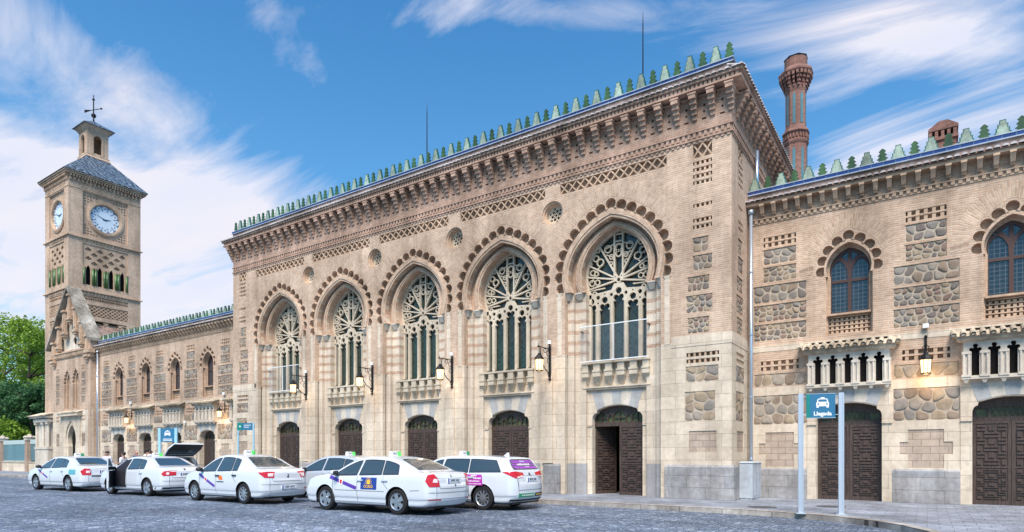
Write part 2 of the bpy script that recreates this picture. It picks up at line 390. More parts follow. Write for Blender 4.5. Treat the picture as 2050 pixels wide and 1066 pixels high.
M['glass_lead'] = t.done(t.mix(1.0, ck.outputs['Color'], tint, 'MULTIPLY'), .09, t.bump(t.noise(p, 6, 3), .035, .8), .6)
t = NT('window_glass_grid'); p = pos(t); v, z = wallvec(t, p)
ck = t.node('ShaderNodeTexBrick', {'Vector': v, 'Color1': (.012,.020,.030,1), 'Color2': (.020,.030,.040,1), 'Mortar': (.10,.10,.11,1), 'Scale': 1.0, 'Mortar Size': .007, 'Mortar Smooth': .1, 'Brick Width': .12, 'Row Height': .12}, offset=0.0)
M['glass'] = t.done(ck.outputs['Color'], .08, t.bump(t.noise(p, 2.5, 2), .02, .35), .8)
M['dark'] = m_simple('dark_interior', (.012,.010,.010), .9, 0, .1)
M['iron'] = m_simple('black_iron', (.018,.018,.020), .45, .6, .5)
M['steel'] = m_simple('galvanised_steel', (.56,.62,.68), .35, .7, .5)
M['pipe'] = m_simple('zinc_pipe', (.50,.58,.68), .32, .75, .5)
M['white'] = m_simple('white_plastic', (.78,.78,.78), .4)
M['lampglow'] = m_emit('lamp_glass_lit', (1.0,.66,.32), 1.35)
# tiles
M['tile'] = m_plain('old_roof_tile', (.34,.25,.215), .85, .9, 9, .01)
M['tile_light'] = m_plain('eave_tile_end', (.52,.48,.47), .85, .7, 9, .01)
t = NT('blue_coping'); p = pos(t); v, z = wallvec(t, p)
bk = t.node('ShaderNodeTexBrick', {'Vector': v, 'Color1': (.012,.028,.13,1), 'Color2': (.02,.045,.19,1), 'Mortar': (.10,.12,.2,1), 'Scale': 1.0, 'Mortar Size': .01, 'Brick Width': .3, 'Row Height': 3.0})
M['blue'] = t.done(bk.outputs['Color'], .22, None, .6, Coat_Weight=.5)
M['bluewhite'] = m_plain('pale_blue_glaze', (.36,.42,.50), .35, .3, 20, .002, .5)
M['mer_pale'] = m_plain('pale_green_glaze', (.38,.47,.37), .35, .8, 9, .003, .5)
M['mer_dark'] = m_plain('green_glaze', (.065,.145,.045), .3, .9, 7, .003, .55)
M['mer_teal'] = m_plain('teal_glaze', (.045,.15,.11), .3, .6, 14, .003, .55)
t = NT('tower_roof_tiles'); p = pos(t); v, z = wallvec(t, p)
w1 = t.node('ShaderNodeTexWave', {'Vector': t.node('ShaderNodeMapping', {'Vector': p, 'Rotation': (0, 0, R(35)), 'Scale': (1, 1, 3.2)}).outputs[0], 'Scale': 1.3, 'Distortion': 7.0, 'Detail': 2.0}, wave_profile='TRI').outputs['Fac']
bk = t.node('ShaderNodeTexBrick', {'Vector': v, 'Color1': (1,1,1,1), 'Color2': (.7,.75,.8,1), 'Mortar': (.35,.35,.4,1), 'Scale': 1.0, 'Mortar Size': .03, 'Brick Width': .28, 'Row Height': .12})
cl = t.mix(t.math('GREATER_THAN', w1, .55), (.045,.075,.11), (.30,.37,.42))
M['tower_tile'] = t.done(t.mix(1.0, cl, bk.outputs['Color'], 'MULTIPLY'), .4, t.bump(bk.outputs['Fac'], .02, .6), .5)
M['col_green'] = m_plain('green_glazed_column', (.085,.17,.05), .4, .5, 6, .003, .5)
M['col_glass'] = m_plain('chimney_glazed_strip', (.10,.22,.25), .3, .4, 6, .003, .5)

# ================================================================ ground
t = NT('street_setts'); p = pos(t)
vo = t.node('ShaderNodeTexVoronoi', {'Vector': p, 'Scale': 9.0, 'Randomness': .75}); vo.voronoi_dimensions = '2D'
ve = t.node('ShaderNodeTexVoronoi', {'Vector': p, 'Scale': 9.0, 'Randomness': .75}); ve.voronoi_dimensions = '2D'; ve.feature = 'DISTANCE_TO_EDGE'
rn = t.node('ShaderNodeSeparateColor', {0: vo.outputs['Color']}).outputs[0]
cs = t.ramp(rn, [(0, (.105,.14,.195)), (.5, (.145,.185,.25)), (.85, (.205,.25,.325)), (1, (.35,.39,.46))])
jj = t.maprange(ve.outputs['Distance'], .02, .09, 0, 1)
col = t.mix(jj, (.065,.068,.08), cs)
big = t.maprange(t.noise(p, .22, 5, .6), .3, .7, .62, 1.3); mid = t.math('MULTIPLY', t.maprange(t.noise(p, 2.2, 5, .65), .3, .7, .8, 1.2), t.maprange(t.noise(t.node('ShaderNodeMapping', {'Vector': p, 'Scale': (.05, .9, 1)}).outputs[0], 1.0, 4, .6), .35, .65, .78, 1.15))
bm = t.math('MULTIPLY', big, mid)
col = t.mix(1.0, col, t.node('ShaderNodeCombineXYZ', {0: bm, 1: bm, 2: bm}).outputs[0], 'MULTIPLY')
hh = t.math('ADD', t.math('MULTIPLY', jj, .8), t.math('ADD', t.math('MULTIPLY', rn, .5), t.math('MULTIPLY', t.noise(p, 50, 3), .3)))
M['road'] = t.done(col, t.maprange(t.noise(p, 1.2, 4), .3, .7, .5, .75), t.bump(hh, .03, .9), .4)
t = NT('pavement_slabs'); p = pos(t)
bk = t.node('ShaderNodeTexBrick', {'Vector': p, 'Color1': (.30,.325,.37,1), 'Color2': (.25,.275,.32,1), 'Mortar': (.17,.165,.17,1), 'Scale': 1.0, 'Mortar Size': .008, 'Mortar Smooth': .2, 'Brick Width': .4, 'Row Height': .4})
col = weather(t, p, bk.outputs['Color'], .55)
M['pave'] = t.done(col, .7, t.bump(t.math('ADD', t.math('MULTIPLY', bk.outputs['Fac'], -1.0), t.math('MULTIPLY', t.noise(p, 30, 4), .4)), .008, .7), .35)
M['kerb'] = m_ashlar('kerb_stone', (.46,.42,.37), (.38,.35,.32), (.13,.11,.10), bw=1.05, rh=3.0, amt=.7, js=.008)
mb = MB(); mb.add([(-900,-300,-.12),(900,-300,-.12),(900,1500,-.12),(-900,1500,-.12)], [(0,1,2,3)])
tag(mb.build('road', M['road']), kind='structure')
# kerb line (top outer edge) from far left to right, curving towards the viewer
KL = [(-140,16.35),(-60,16.25),(-9.5,16.05),(-6.0,15.95),(-4.2,15.85),(-3.1,15.7),(-2.2,15.45),(-1.5,15.1),(-.9,14.6),(-.4,13.95),(0,13.1),(.35,12.0),(.6,10.8),(.8,9.0),(.9,6),(.95,-20)]
mb = MB(); n = len(KL)
pv = [(x, y, 0) for x, y in KL]+[(60,-20,0),(60,30,0),(-140,30,0)]
mb.add(pv, [tuple(range(len(pv)))])
tag(mb.build('pavement', M['pave']), kind='structure')
mb = MB()
def offs(pl, d):
    out = []
    for i, q in enumerate(pl):
        a = pl[max(0, i-1)]; b = pl[min(len(pl)-1, i+1)]; tx, ty = b[0]-a[0], b[1]-a[1]; L = math.hypot(tx, ty)
        out.append((q[0]-ty/L*d, q[1]+tx/L*d))
    return out
KO = offs(KL, -.02); KI = offs(KL, .17)
for i in range(n-1):
    a, b, c_, d_ = KO[i], KO[i+1], KI[i+1], KI[i]
    mb.add([(a[0],a[1],-.125),(b[0],b[1],-.125),(b[0],b[1],.0),(a[0],a[1],.0),(a[0],a[1]+.02,.015),(b[0],b[1]+.02,.015),(c_[0],c_[1],.015),(d_[0],d_[1],.015)],
           [(0,1,2,3),(3,2,5,4),(4,5,6,7)])
tag(mb.build('kerb', M['kerb']), kind='structure')
mb = MB(); mb.lathe((0,0,0), [(.36,.003),(.36,.006),(0,.006)], 20)
M['manhole'] = m_plain('manhole_iron', (.10,.10,.105), .6, .5)
for i, (x, y) in enumerate(((-3.55, 16.9), (-2.1, 18.1))):
    o = mb.build('manhole_cover', M['manhole']); o.location = (x, y, 0)
    tag(o, ('dark round manhole cover in the pavement between the kerb and the utility box', 'dark manhole cover in the pavement in front of the right wing door')[i], 'manhole cover', 'manhole covers in the pavement')
# ================================================================ shared station pieces
HX0, HX1, Y0, YB = -30.58, -4.83, 18.9, 27.0
YW = 20.9
def solid(mb, x0, x1, y0, y1, z0, z1, e=0): mb.box(x0-e, x1+e, y0-e, y1+e, z0, z1)
def merlon_mesh(kind):
    mb = MB(); w = .182 if kind == 'pale' else .165; hgt = .47
    T = lambda u, v, d: (u, d, v)
    if kind == 'pale':
        st = [(w, 0)]; n = 5
        n = 4; pts = [(-w, 0)]
        for i in range(n):
            x = w*(1, .83, .63, .40)[i]; z0 = hgt*i/n; z1 = hgt*(i+1)/n; pts += [(-x, z0), (-x, z1)]
        poly = pts[1:]+[(-x_, z_) for x_, z_ in reversed(pts[1:])]
        mb.k = 1; mb.prism([(x*1.0, z) for x, z in poly], -.03, .05, T)
        mb.k = 0; mb.prism([(x*.80, z*.94) for x, z in poly], -.037, -.03, T); mb.prism([(x*.80, z*.94) for x, z in poly], .05, .057, T)
    else:
        pts = []
        n = 4
        for i in range(n):
            x = w*(1-i*.15); z0 = hgt*i/n; z1 = hgt*(i+1)/n
            pts += [(-x*(.5 if i else .9), z0), (-x, z0+.03), (-x*.80, z0+.05)]
        pts += [(-w*.18, hgt-.02), (0, hgt)]
        poly = pts+[(-a, b) for a, b in reversed(pts[:-1])]
        mb.prism(poly, -.02, .03, T)
    return mb.mesh('merlon', [M['mer_pale'], M['mer_teal']] if kind == 'pale' else [M['mer_dark']])
MERP, MERD = merlon_mesh('pale'), merlon_mesh('dark')
def merlons(parent, xs, y, z, rz=0, start=0, lim=1e9, s=1.0, sz=.92):
    for i, x in enumerate(xs):
        p_ = (x, y, z) if rz == 0 else (y, x, z)
        inst((MERP, MERD)[(i+start) % 2], 'merlon', parent, p_, (0, 0, rz), (s, 1, sz))
def tile_row(mb, x0, x1, y, z, run, rise, pitch=.2, axis='x', sgn=-1, r=.075):
    """eave tiles: half-round covers running up the slope; sgn -1 = eave towards -Y / +1 towards +X"""
    n = int((x1-x0)/pitch)
    for i in range(n+1):
        u = x0+(x1-x0)*i/n; vs = []
        for dd, zz in ((0, z), (run, z+rise)):
            for k in range(5):
                a = math.pi*k/4
                uu = u+r*math.cos(a); hz_ = zz+r*math.sin(a)*.8
                if axis == 'x': vs.append((uu, y+dd, hz_))
                else: vs.append((y-dd, uu, hz_))
        fs = [(k, k+1, 6+k, 5+k) for k in range(4)]+[(0,1,2,3,4)]
        mb.add(vs, fs)
def dentils(mb, u0, u1, v0, v1, d0, d1, T, pitch=.14, w=.08, slant=0):
    n = max(1, int((u1-u0)/pitch)); st = (u1-u0)/n
    for i in range(n):
        a = u0+st*i+(st-w)/2; bxT(mb, a, a+w, v0, v1, d0, d1, T)
def lattice(mb, u0, u1, v0, v1, d0, d1, T, n, w=.028):
    """row of n crossing diamonds"""
    st = (u1-u0)/n
    for i in range(n):
        for s_ in (0, 1):
            a = (u0+st*i, v0 if s_ == 0 else v1); b = (u0+st*(i+1), v1 if s_ == 0 else v0)
            L = math.hypot(b[0]-a[0], b[1]-a[1]); nx, nz = -(b[1]-a[1])/L*w, (b[0]-a[0])/L*w
            dd = .004*s_
            mb.prism([(a[0]-nx, a[1]-nz), (b[0]-nx, b[1]-nz), (b[0]+nx, b[1]+nz), (a[0]+nx, a[1]+nz)], d0+dd, d1, T)
def corbel_mesh(w, h, proj, steps=5, mat='carve'):
    """bracket below z=0, projecting to -y"""
    mb = MB()
    for i in range(steps):
        f0 = i/steps; z1 = -h*f0; z0 = -h*(i+1)/steps
        pr = proj*(1-f0)**1.25+.015; ww = w*(1-.45*f0)
        mb.box(-ww/2, ww/2, -pr, 0.0, z0+.012, z1)
        mb.box(-ww/2*.8, ww/2*.8, -pr*.86, 0.0, z0, z0+.012)
    mb.box(-w*.62, w*.62, -proj-.03, 0, 0, .05)
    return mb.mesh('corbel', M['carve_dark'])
STN = [m_plain('rubble_stone_'+n_, c_, .88, .45, 18, .012) for n_, c_ in (('brown', (.30,.225,.165)), ('dark', (.21,.175,.15)), ('grey', (.28,.245,.21)), ('ochre', (.37,.285,.195)), ('red', (.27,.18,.14)), ('pale', (.36,.305,.245)))]
M['mortar'] = m_plain('rubble_mortar', (.47,.39,.30), .95, .4, 30, .01)
def stones(mb, x0, x1, z0, z1, size, T_, tones, seed, gap=.020, big=False):
    """irregular field stones set in mortar: jittered cells clipped by their neighbours"""
    rn_ = random.Random(seed); nx = max(1, round((x1-x0)/size)); nz = max(1, round((z1-z0)/size)); P_ = []
    for j in range(nz):
        for i in range(nx):
            o_ = .5 if j % 2 else .0
            P_.append((x0+(x1-x0)*(i+.25+o_*.5+rn_.uniform(-.34,.34)+.12)/nx, z0+(z1-z0)*(j+.5+rn_.uniform(-.34,.34))/nz))
    for a, p_ in enumerate(P_):
        poly = [(x0+.012, z0+.012), (x1-.012, z0+.012), (x1-.012, z1-.012), (x0+.012, z1-.012)]
        for b, q_ in enumerate(P_):
            if a == b or math.dist(p_, q_) > size*2.6: continue
            nx_, nz_ = q_[0]-p_[0], q_[1]-p_[1]; L = math.hypot(nx_, nz_); nx_ /= L; nz_ /= L
            c_ = (p_[0]+q_[0])/2*nx_+(p_[1]+q_[1])/2*nz_-gap; out = []
            for k in range(len(poly)):
                A, B = poly[k], poly[(k+1) % len(poly)]; da = A[0]*nx_+A[1]*nz_-c_; db = B[0]*nx_+B[1]*nz_-c_
                if da <= 0: out.append(A)
                if da*db < 0: f = da/(da-db); out.append((A[0]+(B[0]-A[0])*f, A[1]+(B[1]-A[1])*f))
            poly = out
            if len(poly) < 3: break
        if len(poly) < 3: continue
        for _ in range(1 if big else 2):
            out = []
            for k in range(len(poly)):
                A, B = poly[k], poly[(k+1) % len(poly)]; out += [(A[0]*.78+B[0]*.22, A[1]*.78+B[1]*.22), (A[0]*.22+B[0]*.78, A[1]*.22+B[1]*.78)]
            poly = out
        cx_ = sum(q[0] for q in poly)/len(poly); cz_ = sum(q[1] for q in poly)/len(poly); h_ = rn_.uniform(.012, .03); n = len(poly)
        rings = [(1.0, .03), (.97, .03-h_*.7), (.80, .03-h_*1.25), (.45, .03-h_*1.5)]
        vs = []; tx, tz = rn_.uniform(-.06,.06), rn_.uniform(-.06,.06)
        for sc_, d_ in rings:
            vs += [(cx_+(q[0]-cx_)*sc_, cz_+(q[1]-cz_)*sc_, d_+((q[0]-cx_)*tx+(q[1]-cz_)*tz if sc_ < 1 else 0)) for q in poly]
        fs = [(r_*n+k, r_*n+(k+1) % n, (r_+1)*n+(k+1) % n, (r_+1)*n+k) for r_ in range(3) for k in range(n)]+[tuple(range(3*n, 4*n))]
        mb.k = 1+tones[rn_.randrange(len(tones))]; mb.add(vs, fs, T_)
def panels(parent, PN, T_, tp=.145, tw=.06, dep=.15):
    for q in PN:
        mb = MB(); k = q[4]
        d = dep if k in 'xd' else .024; e = .25 if k == 'p' and parent['category'] != 'station building' else .02
        mb.add([(q[0]-e, q[2]-.02, d), (q[1]+e, q[2]-.02, d), (q[1]+e, q[3]+.02, d), (q[0]-e, q[3]+.02, d)], [(0,1,2,3)], T_)
        if k == 'x': mb.k = 1; lattice(mb, q[0], q[1], q[2], q[3], .01, .09, T_, max(2, round((q[1]-q[0])/.32)), .022)
        if k == 'd': mb.k = 1; dentils(mb, q[0], q[1], q[2], q[3], .012, dep, T_, tp, tw)
        nm, m_ = {'x': ('lattice_panel', 'brick'), 'd': ('pierced_panel', 'brick'), 'r': ('rubble_panel', 'rubble'), 'rg': ('rubble_panel', 'rubble_grey'), 'b': ('rubble_panel', 'rubble_big'), 'g': ('rubble_panel', 'rubble_big'), 'p': ('brick_patch', 'patch')}[k]
        if nm == 'rubble_panel':
            size = .31 if k in ('b', 'g') else (.25 if k == 'rg' else .185)
            tones = {'b': (0,3,5,0,2), 'g': (0,3,5,2), 'rg': (2,1,0,2,5), 'r': (0,1,3,4,2,0)}[k]
            stones(mb, q[0], q[1], q[2], q[3], size, T_, tones, int(abs(q[0])*1000+q[2]*77), .012 if k in ('b', 'g') else .017, k in ('b', 'g')); mb.k = 0
            if k in ('r', 'rg'): mb.k = 7; bxT(mb, q[0]-.03, q[1]+.03, q[3], q[3]+.03, -.008, .02, T_)
            o = mb.build(nm, [M['mortar']]+STN+[M['carve']], parent)
            continue
        mb.build(nm, [M[m_], M['carve']], parent)
# ================================================================ central hall
hall = thing('station_hall', (-17.7, 18.9, 0), 'tall central station hall of tan brick with five great lobed arches and a bracketed cornice', 'station building')
XC = [-17.7+4.47*(k-2) for k in range(5)]
T = Fy(Y0); TS = Fx(HX1)
def lobed_holes(xc, hw, cz, za, zs, z0, nl, r, inner_hw, inner_za, cz2=None):
    line = archp(0, hw, zs, cz, za, zs, 30)
    cs_ = along(line, nl)
    return [archp(xc, inner_hw, z0, cz2 or cz, inner_za, zs)]+[circ(xc+a, b, r, 14) for a, b in cs_]
holes = []
for xc in XC: holes += lobed_holes(xc, 1.958, 7.65, 9.75, 7.0, -1, 19, .190, 1.87, 9.64)
OCX = [-24.4, -19.93, -15.46, -11.0]
OC = [circ(x, 9.93, .42, 20) for x in OCX]
holes_up = holes+OC
LAT = []
for xc in XC:
    LAT.append((xc-1.93, xc+1.93, 10.5, 10.86))
def corner_panels(u, m=1):
    """(lattice/dent/rubble) recesses of a corner strip centred at u; m mirrors the offset"""
    L = [(u-.29, u+.29, 10.5, 10.93, 'x')]
    for z in (10.28, 10.08, 9.88, 9.68, 8.98, 8.52, 8.32): L.append((u-.29, u+.29, z, z+.11, 'd'))
    for z0, z1, a, b in ((7.6,8.05,-.29,.17), (7.05,7.5,-.29,.29), (6.42,6.86,-.45,.2), (5.75,6.28,-.5,.3), (5.12,5.6,-.45,.2)):
        L.append((u+min(a*m, b*m), u+max(a*m, b*m), z0, z1, 'r'))
    for z in (4.42, 4.22): L.append((u-.5, u+.5, z-.02, z+.10, 'd'))
    L.append((u-.52, u+.48, 3.62, 4.10, 'g')); L.append((u-.55, u+.38, 2.42, 3.32, 'g')); L.append((u-.42, u+.42, 1.45, 2.1, 'p'))
    return L
CP = corner_panels(-5.7)+corner_panels(-29.72, -1)
SP = corner_panels(19.95)
def hole_of(q): return rect(q[0], q[1], q[2], q[3])
up = [hole_of(q)for q in LAT]+[hole_of(q) for q in CP if q[2] > 4.85]
lo = [hole_of(q) for q in CP if q[2] < 4.85]
mb = MB(); mb.plate(rect(HX0+.002, HX1-.002, 4.87, 11.05), holes_up+up, 0, .24, T)
mb.plate([(Y0+.002, 4.87), (YB, 4.87), (YB, 11.05), (Y0+.002, 11.05)], [hole_of(q) for q in SP if q[2] > 4.87], 0, .16, TS)
mb.box(HX0, HX0+.1, Y0+.004, YB, 0, 11.05)
mb.box(HX0+.01, HX1-.2, YB-.1, YB, 0, 11.05)
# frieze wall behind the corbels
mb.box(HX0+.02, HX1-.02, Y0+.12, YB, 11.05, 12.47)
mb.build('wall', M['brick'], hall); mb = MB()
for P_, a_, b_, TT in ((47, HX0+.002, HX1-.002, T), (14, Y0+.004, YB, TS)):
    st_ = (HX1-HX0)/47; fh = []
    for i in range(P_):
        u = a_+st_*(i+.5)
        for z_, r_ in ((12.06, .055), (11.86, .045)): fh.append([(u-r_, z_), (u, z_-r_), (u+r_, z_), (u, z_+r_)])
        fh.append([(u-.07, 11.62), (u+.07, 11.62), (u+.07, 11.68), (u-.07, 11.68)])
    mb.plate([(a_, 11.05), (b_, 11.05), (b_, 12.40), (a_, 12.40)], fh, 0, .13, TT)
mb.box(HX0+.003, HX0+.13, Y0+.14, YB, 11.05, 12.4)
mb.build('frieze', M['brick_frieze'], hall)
mb = MB(); mb.plate(rect(HX0+.002, HX1-.002, 0, 4.87), holes+lo, 0, .16, T)
mb.plate([(Y0+.002, 0), (YB, 0), (YB, 4.87), (Y0+.002, 4.87)], [hole_of(q) for q in SP if q[2] < 4.87], 0, .16, TS)
mb.box(HX0-.015, XC[0]-1.92, Y0-.012, Y0+.1, 4.72, 5.06); mb.box(XC[4]+2.08, HX1+.015, Y0-.012, Y0+.1, 4.72, 5.06); mb.box(HX1-.1, HX1+.012, Y0-.011, YB, 4.72, 5.06)
# pale quoin strips up both sides of every portal
for i, xc in enumerate(XC):
    for s_ in (-1, 1):
        a, b = sorted((xc+s_*1.86, xc+s_*2.03)); mb.box(a, b, Y0-.012, Y0+.10, 4.85, 6.9)
        a, b = sorted((xc+s_*1.82, xc+s_*2.08)); mb.frus((a+.08, b-.08, Y0-.012, Y0+.1), (a, b, Y0-.03, Y0+.1), 6.9, 7.03)
# chamfered strips on the lower piers
for x in [(XC[i]+XC[i+1])/2 for i in range(4)]:
    mb.box(x-.40, x+.02, Y0-.055, Y0+.05, 1.08, 4.1)
    mb.frus((x-.40, x+.02, Y0-.055, Y0+.05), (x-.33, x-.05, Y0-.005, Y0+.05), 4.1, 4.25)
mb.build('stone_base', M['ashlar'], hall)
panels(hall, [q+('x',) for q in LAT]+CP, T); panels(hall, SP, TS)
# string courses + dentils
mb = MB()
for z in (11.02, 11.27):
    mb.box(HX0-.05, HX1+.05, Y0-.05, YB, z, z+.05)
dentils(mb, HX0, HX1, 11.12, 11.27, -.035, .02, T, .17, .085); dentils(mb, Y0, YB, 11.12, 11.27, -.035, .02, TS, .17, .085)
dentils(mb, HX0, HX1, 10.94, 11.02, -.03, .02, T, .17, .085); dentils(mb, Y0, YB, 10.94, 11.02, -.03, .02, TS, .17, .085)
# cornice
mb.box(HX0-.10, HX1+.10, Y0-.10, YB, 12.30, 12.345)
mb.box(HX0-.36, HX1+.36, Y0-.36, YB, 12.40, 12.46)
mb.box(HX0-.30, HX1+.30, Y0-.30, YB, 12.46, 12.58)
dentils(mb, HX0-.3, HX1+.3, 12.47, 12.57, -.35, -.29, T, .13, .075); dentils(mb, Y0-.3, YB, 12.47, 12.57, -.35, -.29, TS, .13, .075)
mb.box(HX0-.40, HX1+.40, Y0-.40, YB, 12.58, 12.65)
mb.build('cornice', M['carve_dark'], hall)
# little arches between the corbels
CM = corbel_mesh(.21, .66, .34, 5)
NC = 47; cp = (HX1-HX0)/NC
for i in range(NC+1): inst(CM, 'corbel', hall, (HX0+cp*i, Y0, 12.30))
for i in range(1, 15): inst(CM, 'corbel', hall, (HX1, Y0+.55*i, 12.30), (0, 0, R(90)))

mb = MB()
tile_row(mb, HX0-.36, HX1+.36, Y0-.46, 12.66, .5, .16, .19)
tile_row(mb, Y0-.30, YB, HX1+.46, 12.66, .5, .16, .19, axis='y')
mb.build('eave_tiles', M['tile_light'], hall)
mb = MB()
mb.frus((HX0-.43, HX1+.43, Y0-.43, YB), (HX0-.02, HX1+.02, Y0-.02, YB), 12.655, 12.86)
mb.box(HX0-.01, HX1+.01, Y0-.01, YB, 12.86, 13.12)
mb.build('roof', M['tile'], hall)
mb = MB(); mb.box(HX0-.04, HX1+.04, Y0-.04, Y0+.30, 13.12, 13.20)
mb.build('coping', M['blue'], hall)
mb = MB(); mb.box(HX0-.06, HX1+.06, Y0-.06, Y0+.30, 13.20, 13.225); mb.box(HX0-.06, HX1+.06, Y0-.055, Y0-.03, 13.09, 13.12)
mb.build('coping_edge', M['bluewhite'], hall)
merlons(hall, [HX1-.10-.400*i for i in range(65)], Y0+.12, 13.225, start=1, sz=1.17)
# lightning rods
for x in (-19.58, -8.83):
    mb = MB(); mb.cyl((x, 21.9, 12.9), (x, 21.9, 17.55), .035, .02, 6); mb.cyl((x, 21.9, 17.55), (x, 21.9, 18.0), .018, .004, 6); mb.box(x-.12, x+.12, 21.8, 22.0, 12.9, 13.3)
    mb.build('lightning_rod', M['iron'], hall)
# plinth
def plinth(mb, x0, x1, y, yb, z1, proud=.09):
    mb.box(x0, x1, y-proud, yb, 0, z1-.07); mb.frus((x0, x1, y-proud, yb), (x0+.03, x1-.03, y-.005, yb), z1-.07, z1)
mb = MB(); plinth(mb, HX0-.09, XC[0]-1.86, Y0, Y0+.1, 1.06); mb.box(HX0-.13, HX0+.3, Y0-.13, Y0+.05, 0, .14); mb.build('plinth', M['plinth'], hall)
for i in range(4): mb = MB(); plinth(mb, XC[i]+1.9, XC[i+1]-1.9, Y0, Y0+.1, 1.06); mb.build('plinth', M['plinth'], hall)
mb = MB(); plinth(mb, XC[4]+1.9, HX1+.09, Y0, Y0+.1, 1.06)
mb.box(HX1, HX1+.09, Y0+.1, YW, 0, .99); mb.frus((HX1, HX1+.09, Y0+.1, YW), (HX1, HX1+.005, Y0+.1, YW), .99, 1.06)
mb.box(XC[4]+1.93, HX1+.13, Y0-.12, Y0-.05, 0, .17)
mb.build('plinth', M['plinth'], hall)
# portal layers -----------------------------------------------------------------
HUBZ = 7.38
def tracery_holes():
    H = []
    def slot(ang, r0, r1, h0, h1, circs=()):
        a = R(90-ang); dx_, dz_ = math.cos(a), math.sin(a); nx, nz = -dz_, dx_
        def Q(r, s): return (dx_*r+nx*s, HUBZ+dz_*r+nz*s)
        q = [Q(r0+.06, -h0), Q(r1, -h1), Q(r1+.03, 0), Q(r1, h1), Q(r0+.06, h0), Q(r0, 0)]
        ar = sum(q[i][0]*q[(i+1) % 6][1]-q[(i+1) % 6][0]*q[i][1] for i in range(6))
        if ar < 0: q.reverse()
        H.append(q)
        for rc, rr in circs: H.append(circ(dx_*rc, HUBZ+dz_*rc, rr, 12))
    slot(0, .12, 1.0, .075, .125, [(1.07, .125), (1.22, .10)])
    H.append(rect(-.11, .11, 8.71, 8.93))
    for s_ in (-1, 1):
        slot(46*s_, .16, .97, .065, .165, [(1.04, .12), (1.20, .10)])
        slot(24*s_, .42, .84, .05, .125, [(.90, .11), (1.06, .09)])
        slot(70*s_, .36, .80, .05, .13, [(.88, .10), (1.05, .09)])
        slot(95*s_, .22, .72, .05, .12, [(.80, .12), (.98, .10)])
        H.append(circ(.50*s_, 8.52, .15, 14))
        tri = [(.17*s_, 8.60), (.17*s_, 8.86), (.37*s_, 8.70)]; H.append(tri)
        for x, z, r in ((.27,8.43,.06),(.74,8.26,.065),(.93,7.98,.05),(.70,8.45,.05),(1.06,7.72,.045),(.17,8.42,.035),(.73,6.90,.085),(.27,6.92,.10),(.27,7.12,.06),(.50,7.03,.07),(1.04,7.03,.065)): H.append(circ(x*s_, z, r, 8))
        for u in (.485, .965):
            H.append(rect(s_*u-.175, s_*u+.175, 4.66, 6.42)); H.append(circ(s_*u-.085, 6.56, .11, 12)); H.append(circ(s_*u+.085, 6.56, .11, 12)); H.append(circ(s_*u, 6.44, .13, 10)); H.append(circ(s_*u, 6.80, .115, 12))
    H.append(rect(-.175, .175, 4.66, 6.70)); H.append(circ(-.09, 6.84, .11, 12)); H.append(circ(.09, 6.84, .11, 12)); H.append(circ(0, 6.72, .12, 10)); H.append(circ(0, 7.06, .11, 12))
    return [[(x*1.07, z) for x, z in q] for q in H]
W0 = archp(0, 1.262, 4.57, 7.6, 9.14, 7.0)
mb = MB(); TL = lambda u, v, d: (u, d, v)
mb.plate(W0, [archp(0, 1.165, 4.66, 7.6, 9.03, 7.0)], 0, .11, TL)
low = [(-1.2, 4.60), (1.2, 4.60), (1.2, 6.98), (.70, 7.02), (.27, 7.06), (.17, 7.26), (-.17, 7.26), (-.27, 7.06), (-.70, 7.02), (-1.2, 6.98)]
H = []
for u in (-1.03, -.52, 0, .52, 1.03):
    t_ = 6.40 if u else 6.66; w_ = .195 if abs(u) < 1 else .165
    H += [rect(u-w_, u+w_, 4.66, t_), circ(u-.095, t_+.12, .10, 12), circ(u+.095, t_+.12, .10, 12), circ(u, t_+.02, .14, 10), circ(u, t_+.345, .115, 14)]
for s_ in (-1, 1):
    for x, z, r in ((.775, 6.86, .075), (.775, 6.66, .035), (.27, 6.90, .06), (.52, 6.95, .03)): H.append(circ(s_*x, z, r, 10))
mb.plate(low, H, 0, .10, TL)
def bar(a, b, w_=.028, d0=.0, d1=.09):
    L = math.dist(a, b); nx, nz = -(b[1]-a[1])/L*w_, (b[0]-a[0])/L*w_
    mb.prism([(a[0]-nx, a[1]-nz), (b[0]-nx, b[1]-nz), (b[0]+nx, b[1]+nz), (a[0]+nx, a[1]+nz)], d0, d1, TL)
def ringt(x, z, r, w_=.035, d0=.004): mb.plate(circ(x, z, r+w_, 18), [circ(x, z, r, 14)], d0, .092, TL)
def rim(ang):
    a = R(90-ang); c_, s2 = math.cos(a), math.sin(a); r = .3
    inn = archp(0, 1.19, 4.66, 7.6, 9.06, 7.0, 20)
    while inside((c_*r, HUBZ+s2*r), inn) and r < 2: r += .01
    return r
kd = 0
